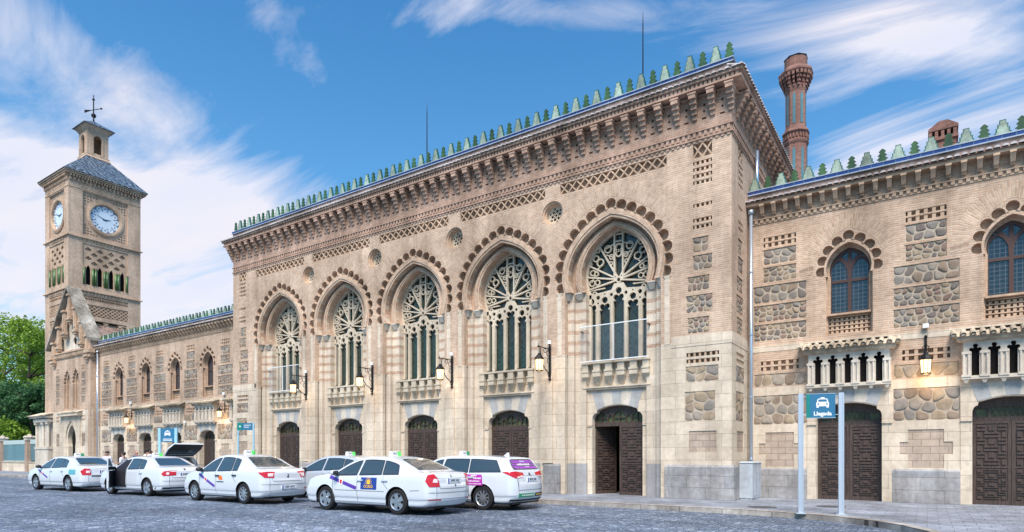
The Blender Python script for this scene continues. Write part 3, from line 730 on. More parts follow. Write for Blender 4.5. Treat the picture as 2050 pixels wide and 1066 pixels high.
for s_ in (-1, 1):
    bar((s_*.155, HUBZ+.10), (s_*.155, 9.02), .028, -.012+.001*s_)
    for ang in (30, 60, 78, 100):
        a = R(90-ang*s_); r = rim(ang*s_); kd += 1
        bar((math.cos(a)*.06, HUBZ+math.sin(a)*.06), (math.cos(a)*r, HUBZ+math.sin(a)*r), .027, -.002-.0012*kd)
    for ang, r, q in ((20, 1.18, .105), (18, .86, .06), (45, .98, .105), (45, 1.22, .085), (69, 1.05, .075), (69, .90, .055), (89, 1.00, .085), (89, .80, .07), (26, .66, .045), (35, 1.38, .05), (57, 1.30, .04), (112, .98, .05)):
        a = R(90-ang*s_); ringt(math.cos(a)*r, HUBZ+math.sin(a)*r, q)
    bar((s_*.17, 8.16), (s_*.46, 8.30), .018, .01); bar((s_*.17, 8.62), (s_*.50, 8.52), .018, .01)
    bar((s_*.60, 8.02), (s_*.86, 7.80), .018, .012); bar((s_*.90, 7.66), (s_*1.02, 7.42), .018, .012)
    bar((s_*.52, 7.16), (s_*1.1, 7.14), .018, .012)
for z, r in ((7.86+.42, .085), (8.48, .10), (7.38, .07)): ringt(0, z, r, .045, .002)
bar((-.16, 8.70), (.16, 8.70), .022, .012); bar((-.16, 8.94), (.16, 8.94), .02, .012)
for u in (-.775, -.26, .26, .775):
    mb.cyl((u, -.01, 4.66), (u, -.01, 6.42 if abs(u) > .5 else 6.62), .036, None, 8); mb.cyl((u, -.01, 4.57), (u, -.01, 4.68), .065, .045, 8)
TRAC = mb.mesh('tracery', M['tracery'])
mb = MB(); mb.plate(archp(0, 1.25, 4.5, 7.6, 9.13, 7.0), [], 0, None, TL); GLP = mb.mesh('leaded_glass', M['glass_lead'])
PO = lambda a, z: [(-a,0),(a,0),(a,9.42),(1.7,9.42),(1.7,z),(-1.7,z),(-1.7,9.42),(-a,9.42)]
mb = MB(); mb.plate(PO(2.233, 10.2), [archp(0, 1.64, -1, 7.6, 9.35, 7.0)], .235, .39, TL)
mb.plate(PO(2.0, 9.9), [archp(0, 1.24, -1, 7.6, 9.12, 7.0)], .385, .64, TL)
PORT = mb.mesh('arch_jamb', M['jamb'])
def band(mb, h1, z1, h2, z2, d0, d1, zs=7.02):
    o_ = archp(0, h1, zs-.001, 7.6, z1, zs, 22); i_ = archp(0, h2, zs-.3, 7.6, z2, zs, 22)
    mb.plate(o_, [i_], d0, d1, TL)
mb = MB(); band(mb, 1.868, 9.64, 1.62, 9.33, .03, .25); band(mb, 1.80, 9.56, 1.69, 9.42, .0, .04)
band(mb, 1.45, 9.24, 1.22, 9.09, .26, .40); band(mb, 1.38, 9.18, 1.30, 9.13, .23, .27)
mb.uv = lambda x, y, z: (math.atan2(z-7.8, x)*1.9, math.hypot(x, z-7.8))
BANDM = mb.mesh('arch_moulding', M['brick_fan'])
mb = MB()       # capitals stepping into the portal
for s_ in (-1, 1):
    for xo, d in ((1.64, .16), (1.24, .34)):
        a, b = sorted((s_*(xo-.05), s_*(xo+.22))); mb.frus((a+.05, b-.05, d+.0, d+.1), (a, b, d-.10, d+.1), 6.78, 6.98); mb.box(a, b, d-.11, d+.1, 6.98, 7.03)
CAPM = mb.mesh('capital', M['cap'])
fan_out = archp(0, 2.9, 7.06, 7.6, 10.44, 7.06, 24)
fan_out = [(max(-2.2, min(2.2, x)), min(z, 10.44)) for x, z in fan_out]
mb = MB(); mb.plate(fan_out, [archp(0, 2.20, 6.9, 7.6, 10.0, 7.0, 24), circ(-2.235, 9.93, .44, 20), circ(2.235, 9.93, .44, 20)], -.005, .02, TL)
mb.uv = lambda x, y, z: (math.hypot(x, z-7.8), math.atan2(z-7.8, x)*2.3)
FAN = mb.mesh('voussoir_fan', M['brick_fan'])
# door surround
def door_hole(hw=.925, zsh=2.62, zt=3.07, notch=.17):
    p_ = [(-hw, -1), (-hw, zsh)]
    for k in range(6): a = math.pi-math.pi/2*k/5; p_.append((-hw+notch+notch*math.cos(a), zsh+.20*math.sin(a)))
    p_.append((-hw+notch+.015, zsh+.29))
    m = [(-x, z) for x, z in reversed(p_)]
    top = []
    for k in range(1, 8):
        f = -1+2*k/8; top.append(((hw-notch-.015)*f, zsh+.29+(zt-zsh-.29)*(1-f*f)))
    return p_+top+m
mb = MB(); mb.plate(rect(-1.245, 1.245, 0, 4.57), [door_hole()], .50, .78, TL)
mb.box(-1.25, -.925, .47, .51, 2.36, 2.42); mb.box(.925, 1.25, .47, .51, 2.36, 2.42)
mb.box(-1.245, 1.245, .40, .50, 3.62, 3.68); mb.box(-1.245, 1.245, .36, .50, 3.68, 3.72)
mb.box(-1.10, -1.05, .475, .50, 2.42, 3.6); mb.box(1.05, 1.10, .475, .50, 2.42, 3.6)
SURR = mb.mesh('door_surround', M['ashlar'])
mb = MB()
for k in range(5):
    f0, f1 = -1+2*k/5, -1+2*(k+1)/5
    def zarc(f): return 2.93+.165*(1-f*f)
    mb.k = 1 if k % 2 == 0 else 0
    pol = [(.74*f0, zarc(f0)), (.74*(f0+f1)/2, zarc((f0+f1)/2)), (.74*f1, zarc(f1)), (.93*f1, 3.56), (.93*f0, 3.56)]
    mb.prism(pol, .488, .51, TL)
VOUS = mb.mesh('lintel_blocks', [M['cap'], M['grey_block']])
mb = MB()
for k in range(6):
    u = -1.12+2.24*k/5; a = max(-1.245, u-.15); b = min(1.245, u+.15)
    mb.box(a+.03, b-.03, .30, .50, 4.28, 4.50); mb.box(a, b, .26, .50, 4.22, 4.28)
    mb.frus((a+.06, b-.06, .42, .50), (a+.01, b-.01, .31, .50), 3.90, 4.06); mb.box(a+.01, b-.01, .28, .50, 4.06, 4.22)
    mb.frus((a+.09, b-.09, .48, .50), (a+.06, b-.06, .40, .50), 3.78, 3.90)
mb.box(-1.245, 1.245, .28, .62, 4.50, 4.57)
SILL = mb.mesh('bracketed_sill', M['tracery'])
def leaf_mesh(w, h_, zt0=0.05):
    """carved door leaf, x 0..w, panel of interlaced raised bars"""
    mb = MB(); mb.box(0, w, 0, .05, 0, h_)
    fr = .07
    mb.box(0, fr, -.018, 0, 0, h_); mb.box(w-fr, w, -.018, 0, 0, h_); mb.box(fr, w-fr, -.018, 0, 0, .12); mb.box(fr, w-fr, -.018, 0, h_-.07, h_); mb.box(fr, w-fr, -.018, 0, h_*.44, h_*.44+.05)
    def pattern(z0, z1, rows):
        W_ = w-2*fr-.04; cw = W_/4; rh = (z1-z0)/rows; x0 = fr+.02; g = .018
        for r_ in range(rows):
            z = z0+rh*r_; kind = (r_ % 4)
            def b(u0, u1, v0, v1): mb.box(x0+u0*cw+g, x0+u1*cw-g, -.03, 0, z+v0*rh+g, z+v1*rh-g)
            if kind == 0: b(0, .8, 0, 1.0); b(.9, 3.1, 0, .48); b(.9, 3.1, .52, 1); b(3.2, 4, 0, 1.0)
            elif kind == 1: b(0, 1.3, 0, .48); b(0, 1.3, .52, 1); b(1.5, 2.5, 0, 1); b(2.7, 4, 0, .48); b(2.7, 4, .52, 1)
            elif kind == 2: b(0, .8, 0, 1); b(.9, 3.1, 0, .48); b(.9, 3.1, .52, 1); b(3.2, 4, 0, 1)
            else: b(0, 1.3, 0, .48); b(0, 1.3, .52, 1); b(1.5, 2.5, 0, 1); b(2.7, 4, 0, .48); b(2.7, 4, .52, 1)
    pattern(.14, h_*.44-.02, 7); pattern(h_*.44+.07, h_-.09, 6)
    return mb
LEAF = leaf_mesh(.91, 2.38).mesh('door_leaf', M['wood'])
M['fan_glass'] = m_plain('fanlight_glass', (.15,.16,.07), .25, 1.0, 6, .004, .5)
def fan_mesh():
    mb = MB(); mb.k = 1; mb.plate([(x, z) for x, z in rect(-1.0, 1.0, 2.38, 3.1)], [], .06, None, TL); mb.k = 0
    mb.box(-1, 1, -.02, .05, 2.36, 2.46)
    H = []
    for x in (-.66, -.0, .66):
        w_ = .24 if x == 0 else .20
        H.append([(x-w_, 2.50), (x+w_, 2.50), (x+w_, 2.60)]+[(x+w_*math.cos(R(a)), 2.60+w_*1.2*math.sin(R(a))) for a in range(15, 180, 15)]+[(x-w_, 2.60)])
    for x in (-.34, .34): H.append([(x-.08, 2.50), (x+.08, 2.50), (x+.08, 2.66), (x, 2.76), (x-.08, 2.66)])
    mb.plate(rect(-1, 1, 2.44, 3.1), H, 0, .04, TL)
    for x in (-.66, 0, .66):
        mb.box(x-.012, x+.012, .0, .05, 2.5, 2.85); mb.box(x-.2, x+.2, .0, .05, 2.63, 2.65)
    return mb.mesh('fanlight', [M['wood'], M['fan_glass']])
FANL = fan_mesh()
for i, xc in enumerate(XC):
    inst(PORT, 'arch_jamb', hall, (xc, Y0, 0)); inst(BANDM, 'arch_moulding', hall, (xc, Y0, 0)); inst(FAN, 'voussoir_fan', hall, (xc, Y0, 0)); inst(CAPM, 'capital', hall, (xc, Y0, 0))
    inst(SURR, 'door_surround', hall, (xc, Y0, 0)); inst(VOUS, 'lintel_blocks', hall, (xc, Y0, 0)); inst(SILL, 'bracketed_sill', hall, (xc, Y0, 0))
    w = inst(TRAC, 'window', hall, (xc, Y0+.642, 0))
    g = bpy.data.objects.new('leaded_glass', GLP); sc.collection.objects.link(g); g.parent = w; g.location = (0, .13, 0)
    dd = bpy.data.objects.new('door', fan_mesh() if False else FANL); sc.collection.objects.link(dd); dd.parent = hall; dd.location = (xc+17.7, .72, 0)
    for s_ in (-1, 1):
        lf = bpy.data.objects.new('door_leaf', LEAF); sc.collection.objects.link(lf); lf.parent = dd
        if s_ == -1:
            if i == 4: lf.location = (-.92, .02, 0); lf.rotation_euler = (0, 0, R(62))
            else: lf.location = (-.92, 0, 0)
        else: lf.location = (.92-.91, 0, 0)
# room seen through the one open door
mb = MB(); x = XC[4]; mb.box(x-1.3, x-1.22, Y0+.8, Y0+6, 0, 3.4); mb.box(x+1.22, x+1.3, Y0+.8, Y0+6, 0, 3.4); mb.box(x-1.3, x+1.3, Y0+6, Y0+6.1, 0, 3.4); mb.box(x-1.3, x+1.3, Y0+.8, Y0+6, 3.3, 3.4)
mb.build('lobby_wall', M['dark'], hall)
mb = MB(); mb.box(x-1.2, x+.6, Y0+5.9, Y0+5.97, 1.75, 2.6); mb.build('lit_inner_window', m_emit('inner_green_window', (.35,.42,.03), .5), hall)
# oculi
mb = MB()
def oculus(mb, x, z, TT, r=.42):
    mb.plate(circ(x, z, r+.03, 22), [circ(x, z, r*.78, 22)], .14, .3, TT)
    mb.plate(circ(x, z, r, 22), [circ(x, z, r*.88, 22)], .05, .2, TT)
for x in OCX: mb = MB(); oculus(mb, x, 9.93, T); mb.build('oculus_ring', M['carve'], hall)
for x in OCX:
    mb = MB(); H = [circ(0, 0, .05, 10)]
    for k in range(6):
        a = math.pi*k/3+.2; H.append(circ(.15*math.cos(a), .15*math.sin(a), .055, 8)); a += math.pi/6; H.append(circ(.235*math.cos(a), .235*math.sin(a), .045, 8))
        H.append(circ(.09*math.cos(a), .09*math.sin(a), .028, 6))
    mb.plate(circ(0, 0, .34, 22), H, 0, .05, TL); mb.k = 1; mb.plate(circ(0, 0, .35, 22), [], .07, None, TL)
    inst(mb.mesh('oculus', [M['tracery'], M['dark']]), 'oculus', hall, (x, Y0+.26, 9.93))
# glass draught screens in front of the first and last window
M['screen'] = None
t = NT('clear_screen_glass'); t.b.inputs['Transmission Weight'].default_value = .0
t.b.inputs['Alpha'].default_value = .06; M['screen'] = t.done((.30,.36,.42), .05, None, .8)
for i in (0, 4):
    mb = MB(); x = XC[i]
    mb.k = 1; mb.box(x-1.22, x+1.22, Y0+.20, Y0+.21, 4.60, 5.78); mb.box(x-1.22, x-1.21, Y0+.22, Y0+.6, 4.6, 5.78); mb.k = 0
    mb.box(x-1.24, x+1.24, Y0+.19, Y0+.22, 5.78, 5.81); mb.box(x-1.24, x+1.24, Y0+.19, Y0+.22, 4.57, 4.60); mb.box(x-.012, x+.012, Y0+.19, Y0+.22, 4.60, 5.78)
    mb.k = 2; mb.box(x-1.24, x-1.20, Y0+.22, Y0+.6, 5.62, 5.66); mb.box(x+1.2, x+1.24, Y0+.22, Y0+.6, 5.62, 5.66)
    mb.build('glass_screen', [M['white'], M['screen'], M['iron']], hall)

# ================================================================ wings
PITCH = 3.83
TW = Fy(YW)
WCZ, WHW = 7.0, .70
def wing_window_holes(xc):
    line = archp(0, .738, 6.78, WCZ, 7.94, 6.78, 24)
    return [archp(xc, .66, 5.0, WCZ, 7.84, 6.8)]+[circ(xc+a, b, .150, 14) for a, b in along(line, 9)]
mb = MB()     # stepped frame behind the scallops
mb.plate(rect(-.95, .95, 4.98, 8.1), [archp(0, .60, 4.9, WCZ, 7.74, 6.8)], .19, .30, TL)
mb.plate(archp(0, .662, 6.78, WCZ, 7.84, 6.8), [archp(0, .60, 6.7, WCZ, 7.74, 6.8)], .02, .2, TL)
mb.plate(rect(-.8, .8, 4.98, 7.9), [archp(0, .54, 5.66, WCZ, 7.66, 6.8), rect(-.54, .54, 5.04, 5.58)], .295, .42, TL)
for s_ in (-1, 1): mb.cyl((s_*.64, .06, 5.0), (s_*.64, .06, 6.78), .035, None, 8)
WFR = mb.mesh('window_surround', M['brick'])
mb = MB(); mb.plate(rect(-.56, .56, 5.0, 5.62), [], .38, None, TL)
for r_ in range(4): dentils(mb, -.52, .52, 5.08+.125*r_, 5.145+.125*r_, .25, .38, TL, .13, .075)
for r_ in range(5): mb.box(-.54, .54, .25, .38, 5.045+.125*r_, 5.08+.125*r_)
mb.box(-.58, .58, .10, .42, 5.60, 5.655)
WPAN = mb.mesh('brick_apron', M['carve'])
mb = MB(); o_ = archp(0, .56, 5.655, WCZ, 7.68, 6.8)
Hh = []
for s_ in (-1, 1):
    a = [(s_*.05, 5.72), (s_*.48, 5.72), (s_*.48, 6.62), (s_*.05, 6.62)]
    b = [(s_*.05, 6.70), (s_*.48, 6.70)]+[(s_*x, z) for x, z in ((.50, 7.0), (.46, 7.15), (.36, 7.26), (.27, 7.30), (.16, 7.2), (.07, 7.02))]
    c_ = [(s_*.05, 7.22), (s_*.16, 7.36), (s_*.22, 7.42), (s_*.05, 7.56)]
    d_ = [(s_*.29, 7.38), (s_*.40, 7.32), (s_*.34, 7.42)]
    for q in (a, b, c_, d_):
        Hh.append(q if s_ > 0 else list(reversed(q)))
mb.plate(o_, Hh, 0, .06, TL)
WWOOD = mb.mesh('window', M['wood_lt'])
mb = MB(); mb.plate(archp(0, .55, 5.66, WCZ, 7.66, 6.8), [], .04, None, TL); WGL = mb.mesh('window_glass', M['glass'])
mb = MB(); mb.plate([(max(-1.5, min(1.5, x)), min(z, 8.66)) for x, z in archp(0, 1.35, 6.9, WCZ, 8.66, 6.9, 22)], [archp(0, .93, 6.7, WCZ, 8.16, 6.8)], -.004, .02, TL)
mb.uv = lambda x, y, z: (math.hypot(x, z-7.1), math.atan2(z-7.1, x)*1.2)
WFAN = mb.mesh('voussoir_fan', M['brick_fan'])
# gallery of five lancets over each door
mb = MB(); H = []
for k in range(5):
    u = -.80+.40*k
    H += [rect(u-.085, u+.085, 3.50, 4.16), circ(u-.085, 4.20, .055, 8), circ(u+.085, 4.20, .055, 8), circ(u, 4.30, .06, 10), circ(u, 4.2, .07, 8)]
mb.plate(rect(-1.06, 1.06, 3.44, 4.48), H, -.20, -.08, TL); mb.box(-1.06, -1.0, -.08, .1, 3.44, 4.48); mb.box(1.0, 1.06, -.08, .1, 3.44, 4.48)
for k in range(6):
    u = -1.0+.40*k
    for s_ in (-.055, .055): mb.cyl((u+s_, -.215, 3.52), (u+s_, -.215, 4.08), .03, None, 8)
    mb.box(u-.10, u+.10, -.25, -.19, 4.08, 4.15); mb.box(u-.11, u+.11, -.26, -.19, 3.46, 3.52)
    mb.frus((u-.03, u+.03, -.20, -.14), (u-.08, u+.08, -.24, -.14), 3.30, 3.44)
mb.box(-1.10, 1.10, -.24, .1, 3.40, 3.46)
GAL = mb.mesh('gallery_window', M['cap'])
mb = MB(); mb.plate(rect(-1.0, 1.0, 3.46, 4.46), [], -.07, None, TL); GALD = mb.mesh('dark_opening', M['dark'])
mb = MB(); mb.box(-1.22, 1.22, -.34, .05, 4.48, 4.54); mb.frus((-1.16, 1.16, -.28, .05), (-1.22, 1.22, -.34, .05), 4.42, 4.48)
mb.frus((-1.30, 1.30, -.42, .05), (-1.26, 1.26, -.03, .05), 4.54, 4.74)
for k in range(13): 
    u = -1.28+2.56*k/12
    for q in (0,): 
        vs = []
        for dd, zz, rr in ((-.50, 4.55, .075), (-.02, 4.74, .065)):
            for j in range(6): a = math.pi*j/5; vs.append((u+rr*math.cos(a), dd, zz+rr*1.1*math.sin(a)))
        mb.add(vs, [(j, j+1, 7+j, 6+j) for j in range(5)])
        vs2 = [(u+.052*math.cos(math.pi*j/5), -.46, 4.55+.06*math.sin(math.pi*j/5)) for j in range(6)]
        mb.add(vs2, [(0,1,2,3,4,5)])
LEDGE = mb.mesh('tiled_ledge', M['lichen'])
# door surround for the wings
mb = MB(); dh = door_hole(.86, 2.50, 2.93, .12)
mb.plate(rect(-1.12, 1.12, 0, 3.40), [dh], -.02, .5, TL)
mb.box(-1.12, -.86, -.06, -.02, 2.28, 2.34); mb.box(.86, 1.12, -.06, -.02, 2.28, 2.34)
WSUR = mb.mesh('door_surround', M['ashlar'])
mb = MB()
for k in range(5):
    f0, f1 = -1+2*k/5, -1+2*(k+1)/5
    mb.k = 1 if k % 2 == 0 else 0
    def zarc(f): return 2.81+.145*(1-f*f)
    mb.prism([(.74*f0, zarc(f0)), (.74*(f0+f1)/2, zarc((f0+f1)/2)), (.74*f1, zarc(f1)), (.92*f1, 3.34), (.92*f0, 3.34)], -.032, -.01, TL)
WVOU = mb.mesh('lintel_blocks', [M['cap'], M['grey_block']])
mb = MB(); mb.k = 1; mb.plate(rect(-.9, .9, 2.3, 2.95), [], .10, None, TL); mb.k = 0
mb.box(-.88, .88, .02, .1, 2.28, 2.36)
mb.plate(rect(-.88, .88, 2.34, 2.95), [rect(-.78, -.50, 2.40, 2.62), rect(-.44, .44, 2.40, 2.66), rect(.50, .78, 2.40, 2.62)], .04, .08, TL)
for k in range(7):
    u = -.44+.88*k/7; 
    for s_ in (0, 1):
        a = (u, 2.40+.26*s_); b = (u+.126, 2.66-.26*s_); mb.prism([(a[0]-.006, a[1]), (a[0]+.006, a[1]), (b[0]+.006, b[1]), (b[0]-.006, b[1])] if s_ else [(a[0]-.006, a[1]), (a[0]+.006, a[1]), (b[0]+.006, b[1]), (b[0]-.006, b[1])], .05+.002*s_, .07, TL)
WFANL = mb.mesh('fanlight', [M['wood'], M['fan_glass']])
WLEAF = leaf_mesh(.845, 2.28).mesh('door_leaf', M['wood'])
WBR = None
mbb = MB(); mbb.frus((-.055, .055, -.16, 0), (-.06, .06, -.27, 0), -.26, -.06); mbb.box(-.07, .07, -.30, 0, -.06, 0); mbb.box(-.05, .05, -.10, 0, -.32, -.26)
WBR = mbb.mesh('eave_bracket', M['carve'])
def wing_panels(u):
    """panels centred at u"""
    L = []
    for z in (8.40, 8.22): L.append((u-.48, u+.48, z-.22, z-.09, 'd'))
    for z0, z1, w in ((7.44,7.92,.48), (6.88,7.35,.48)): L.append((u-w, u+w, z0, z1, 'rg' if z0 > 7 else 'r'))
    for z0, z1, k in ((6.24,6.77,'rg'), (5.63,6.15,'r'), (5.02,5.54,'r')): L.append((u-.77, u+.77, z0, z1, k))
    for z in (4.24, 4.06): L.append((u-.56, u+.56, z, z+.12, 'd'))
    L.append((u-.76, u+.76, 3.56, 3.95, 'b'))
    L.append((u-.78, u+.78, 2.34, 3.26, 'b')); L.append((u-.42, u+.42, 1.0, 2.08, 'p')); 
    return L
def build_wing(x0, x1, centers, piers, label, xm0):
    w = thing('station_wing', ((x0+x1)/2, YW, 0), label, 'building wing', 'low wings on either side of the station hall')
    PN = []
    for u in piers: PN += wing_panels(u)
    PN = [q for q in PN if q[0] > x0+.05 and q[1] < x1-.05]
    sp = []
    for q in PN:
        if q[4] == 'p': sp.append([(q[0], 1.0), (q[1], 1.0), (q[1], 1.38), (q[1]+.2, 1.38), (q[1]+.2, 1.73), (q[1], 1.73), (q[1], 2.08), (q[0], 2.08), (q[0], 1.73), (q[0]-.2, 1.73), (q[0]-.2, 1.38), (q[0], 1.38)])
    holes = []
    for xc in centers: holes += wing_window_holes(xc)
    YR = 27.5
    mb = MB(); mb.plate(rect(x0, x1, 4.85, 8.92), holes+[hole_of(q) for q in PN if q[2] > 4.85], 0, .2, TW)
    for a, b in zip([x0]+[c+1.1 for c in centers], [c-1.1 for c in centers]+[x1]):
        # brick between the galleries
        mb.plate(rect(a, b, 3.52, 4.66), [hole_of(q) for q in PN if 3.52 < q[2] < 4.66 and a < q[0] < b], 0, .14, TW)
    mb.box(x0, x1, YR-.2, YR, 0, 9.3); mb.box(x0, x0+.15, YW+.2, YR-.2, 0, 9.3); mb.box(x1-.15, x1, YW+.2, YR-.2, 0, 9.3)
    mb.box(x0, x1, YW+.0, YW+.3, 8.92, 9.32)
    mb.build('wall', M['brick'], w)
    mb = MB()
    mb.plate(rect(x0, x1, 0, 3.52), [rect(c-1.1, c+1.1, -1, 3.6) for c in centers]+[hole_of(q) for q in PN if q[2] < 3.3 and q[4] != 'p']+sp, 0, .14, TW)
    mb.plate(rect(x0, x1, 4.66, 4.85), [rect(c-1.0, c+1.0, 4.6, 4.8) for c in centers], -.012, .14, TW)
    for c in centers: mb.box(c-1.1, c+1.1, YW, YW+.14, 3.40, 4.66)
    mb.build('stone_base', M['ashlar'], w)
    for a, b in zip([x0]+[c+1.12 for c in centers], [c-1.12 for c in centers]+[x1]):
        if b-a > .2:
            mb = MB(); mb.box(a, b, YW-.035, YW+.05, 0, .90); mb.frus((a, b, YW-.035, YW+.05), (a, b, YW-.004, YW+.05), .90, .95); mb.build('plinth', M['plinth'], w)
    panels(w, PN, TW, .19, .09, .13)
    mb = MB()
    dentils(mb, x0, x1, 8.80, 8.90, -.05, .02, TW, .17, .09); mb.box(x0, x1, YW-.06, YW+.02, 8.90, 8.93); mb.box(x0, x1, YW-.025, YW+.02, 8.76, 8.80)
    mb.box(x0, x1, YW-.27, YW+.1, 9.32, 9.40)
    mb.build('cornice', M['carve'], w)
    nb = int((x1-x0)/.346)
    for i in range(min(nb, 98)): inst(WBR, 'eave_bracket', w, (x1-.12-.346*i, YW, 9.32))
    mb = MB(); tile_row(mb, x0, x1, YW-.36, 9.44, .42, .13, .17); mb.build('eave_tiles', M['tile_light'], w)
    mb = MB(); mb.frus((x0, x1, YW-.33, YR), (x0, x1, YW-.02, YR), 9.41, 9.57)
    mb.box(x0, x1, YW-.01, YR, 9.57, 9.76)
    mb.build('roof', M['tile'], w)
    mb = MB(); mb.box(x0, x1, YW-.05, YW+.28, 9.77, 9.86); mb.build('coping', M['blue'], w)
    mb = MB(); mb.box(x0, x1, YW-.065, YW+.28, 9.861, 9.885); mb.box(x0, x1, YW-.06, YW-.02, 9.735, 9.765); mb.build('coping_edge', M['bluewhite'], w)
    nm_ = int((x1-x0)/.40)
    merlons(w, [xm0-.395*i for i in range(min(nm_, 98)) if x0 < xm0-.395*i < x1], YW+.12, 9.885, start=0)
    for xc in centers:
        L = (xc, YW, 0)
        inst(WFR, 'window_surround', w, L); inst(WPAN, 'brick_apron', w, L); inst(WFAN, 'voussoir_fan', w, L)
        o = inst(WWOOD, 'window', w, (xc, YW+.34, 0)); g = bpy.data.objects.new('window_glass', WGL); sc.collection.objects.link(g); g.parent = o
        o = inst(GAL, 'gallery_window', w, L); g = bpy.data.objects.new('dark_opening', GALD); sc.collection.objects.link(g); g.parent = o
        inst(LEDGE, 'tiled_ledge', w, L); inst(WSUR, 'door_surround', w, L); inst(WVOU, 'lintel_blocks', w, L)
        o = inst(WFANL, 'door', w, (xc, YW+.30, 0))
        for s_ in (0, 1):
            lf = bpy.data.objects.new('door_leaf', WLEAF); sc.collection.objects.link(lf); lf.parent = o; lf.location = (-.85+.853*s_, 0, 0)
    return w
RC = [-1.95, 1.88, 5.71]
wr = build_wing(-4.82, 9.6, RC, [-3.87, -.03, 3.8, 7.6], 'right-hand two-storey wing with a lancet window, galleries and dark double doors behind the taxi sign', -4.64+.395*34)
LC = [-48.03, -44.2, -40.38, -36.56, -32.74]
wl_ = build_wing(-51.4, -30.59, LC, [-49.93, -46.1, -42.29, -38.47, -34.65], 'long left-hand wing with four narrow lobed windows between the hall and the clock tower', -30.9)
# small brick chimney on the right wing roof
mb = MB()
cx, cy = .45, 25.6
mb.box(cx-.36, cx+.36, cy-.25, cy+.25, 9.5, 12.0); mb.box(cx-.42, cx+.42, cy-.31, cy+.31, 12.0, 12.1)
for k in range(5): mb.box(cx-.40+.17*k, cx-.31+.17*k, cy-.29, cy+.29, 12.1, 12.33)
mb.box(cx-.42, cx+.42, cy-.31, cy+.31, 12.33, 12.41); mb.frus((cx-.42, cx+.42, cy-.31, cy+.31), (cx-.12, cx+.12, cy-.31, cy+.31), 12.41, 12.62)
mb.build('chimney', M['brick_dark'], wr)
# rain pipes
def pipe(x, y, z1, label, knee=False):
    o = thing('drainpipe', (x, y, 0), label, 'drainpipe', 'zinc rain pipes at the wing corners')
    mb = MB(); mb.cyl((x, y, .25), (x, y, z1), .055, None, 12)
    mb.cyl((x, y, z1), (x, y-.0, z1+.12), .09, None, 12)
    mb.build('pipe', M['pipe'], o, True)
    mb = MB()
    for z in (1.2, 3.2, 5.2, 7.2): mb.cyl((x, y, z), (x, y, z+.05), .07, None, 12); mb.box(x-.02, x+.02, y, YW, z, z+.04)
    mb.build('bracket', M['pipe'], o)
pipe(-4.69, 20.72, 9.1, 'tall zinc rain pipe in the corner beside the utility box')
pipe(-50.95, 20.72, 9.0, 'tall grey rain pipe beside the gabled entrance below the clock tower')
o = thing('drainpipe', (-4.70, 21.9, 9.9), 'short zinc pipe standing against the hall side wall above the wing roof', 'drainpipe', 'zinc rain pipes at the wing corners')
mb = MB(); mb.cyl((-4.70, 21.6, 9.7), (-4.70, 21.6, 11.5), .055, None, 12); mb.build('pipe', M['pipe'], o, True)
# grey utility box in the corner
o = thing('utility_box', (-4.5, 20.1, 0), 'pale grey metal utility box standing in the corner between hall and right wing', 'utility box')
mb = MB(); mb.box(-4.74, -4.36, 19.45, 20.62, .05, 1.12); mb.frus((-4.76, -4.34, 19.43, 20.64), (-4.72, -4.38, 19.47, 20.6), 1.12, 1.16); mb.box(-4.72, -4.38, 19.47, 20.6, 0, .05)
mb.build('cabinet', m_plain('grey_cabinet_paint', (.48,.52,.56), .55, .35), o)
mb = MB(); mb.box(-4.36, -4.35, 19.75, 20.5, .12, .85); mb.box(-4.36, -4.345, 19.8, 20.0, .40, .42); mb.build('hatch', m_plain('grey_hatch_paint', (.44,.48,.53), .5, .3), o)
# ================================================================ tall octagonal chimney behind the hall
ch = thing('brick_chimney', (-5.3, 32.6, 0), 'tall octagonal red brick chimney with flared crown rising behind the hall roof', 'chimney')
cx, cy = -5.3, 32.6; A8 = math.pi/8
mb = MB()
mb.lathe((cx, cy, 0), [(.62, 0), (.62, 16.35), (.68, 16.45), (.70, 16.55), (.62, 16.62), (.62, 16.85), (.74, 16.95), (.72, 17.02), (.60, 17.12), (.55, 17.3), (.55, 18.9), (.60, 19.05), (.60, 19.25)], 8, a0=A8)
mb.build('shaft', M['brick_dark'], ch)
mb = MB()
for k in range(8):
    a = k*math.pi/4; ca, sa = math.cos(a), math.sin(a)
    def q(r, s): return (cx+ca*r-sa*s, cy+sa*r+ca*s)
    for i, (r, z0, z1, wd) in enumerate(((.62, 19.1, 19.25, .07), (.68, 19.25, 19.42, .09), (.76, 19.42, 19.58, .11), (.84, 19.58, 19.74, .14))):
        for s_ in (-.22, 0, .22):
            p4 = [q(r-.3, s_-wd/2), q(r, s_-wd/2), q(r, s_+wd/2), q(r-.3, s_+wd/2)]
            mb.add([(x, y, z0) for x, y in p4]+[(x, y, z1) for x, y in p4], [(3,2,1,0),(4,5,6,7),(0,1,5,4),(1,2,6,5),(2,3,7,6),(3,0,4,7)])
    for s_ in (-.17, 0, .17):
        p4 = [q(.40, s_-.04), q(.66, s_-.04), q(.66, s_+.04), q(.40, s_+.04)]
        mb.add([(x, y, 16.64) for x, y in p4]+[(x, y, 16.84) for x, y in p4], [(3,2,1,0),(4,5,6,7),(0,1,5,4),(1,2,6,5),(2,3,7,6),(3,0,4,7)])
mb.lathe((cx, cy, 0), [(.88, 19.74), (.93, 19.80), (.93, 19.88), (.80, 20.0), (.66, 20.1)], 8, a0=A8)
mb.lathe((cx, cy, 0), [(.60, 20.1), (.60, 20.55)], 16); mb.k = 1; mb.lathe((cx, cy, 0), [(.62, 20.55), (.64, 20.62), (.5, 20.68)], 8, a0=A8)
mb.build('crown', [M['brick_dark'], M['iron']], ch)
mb = MB()
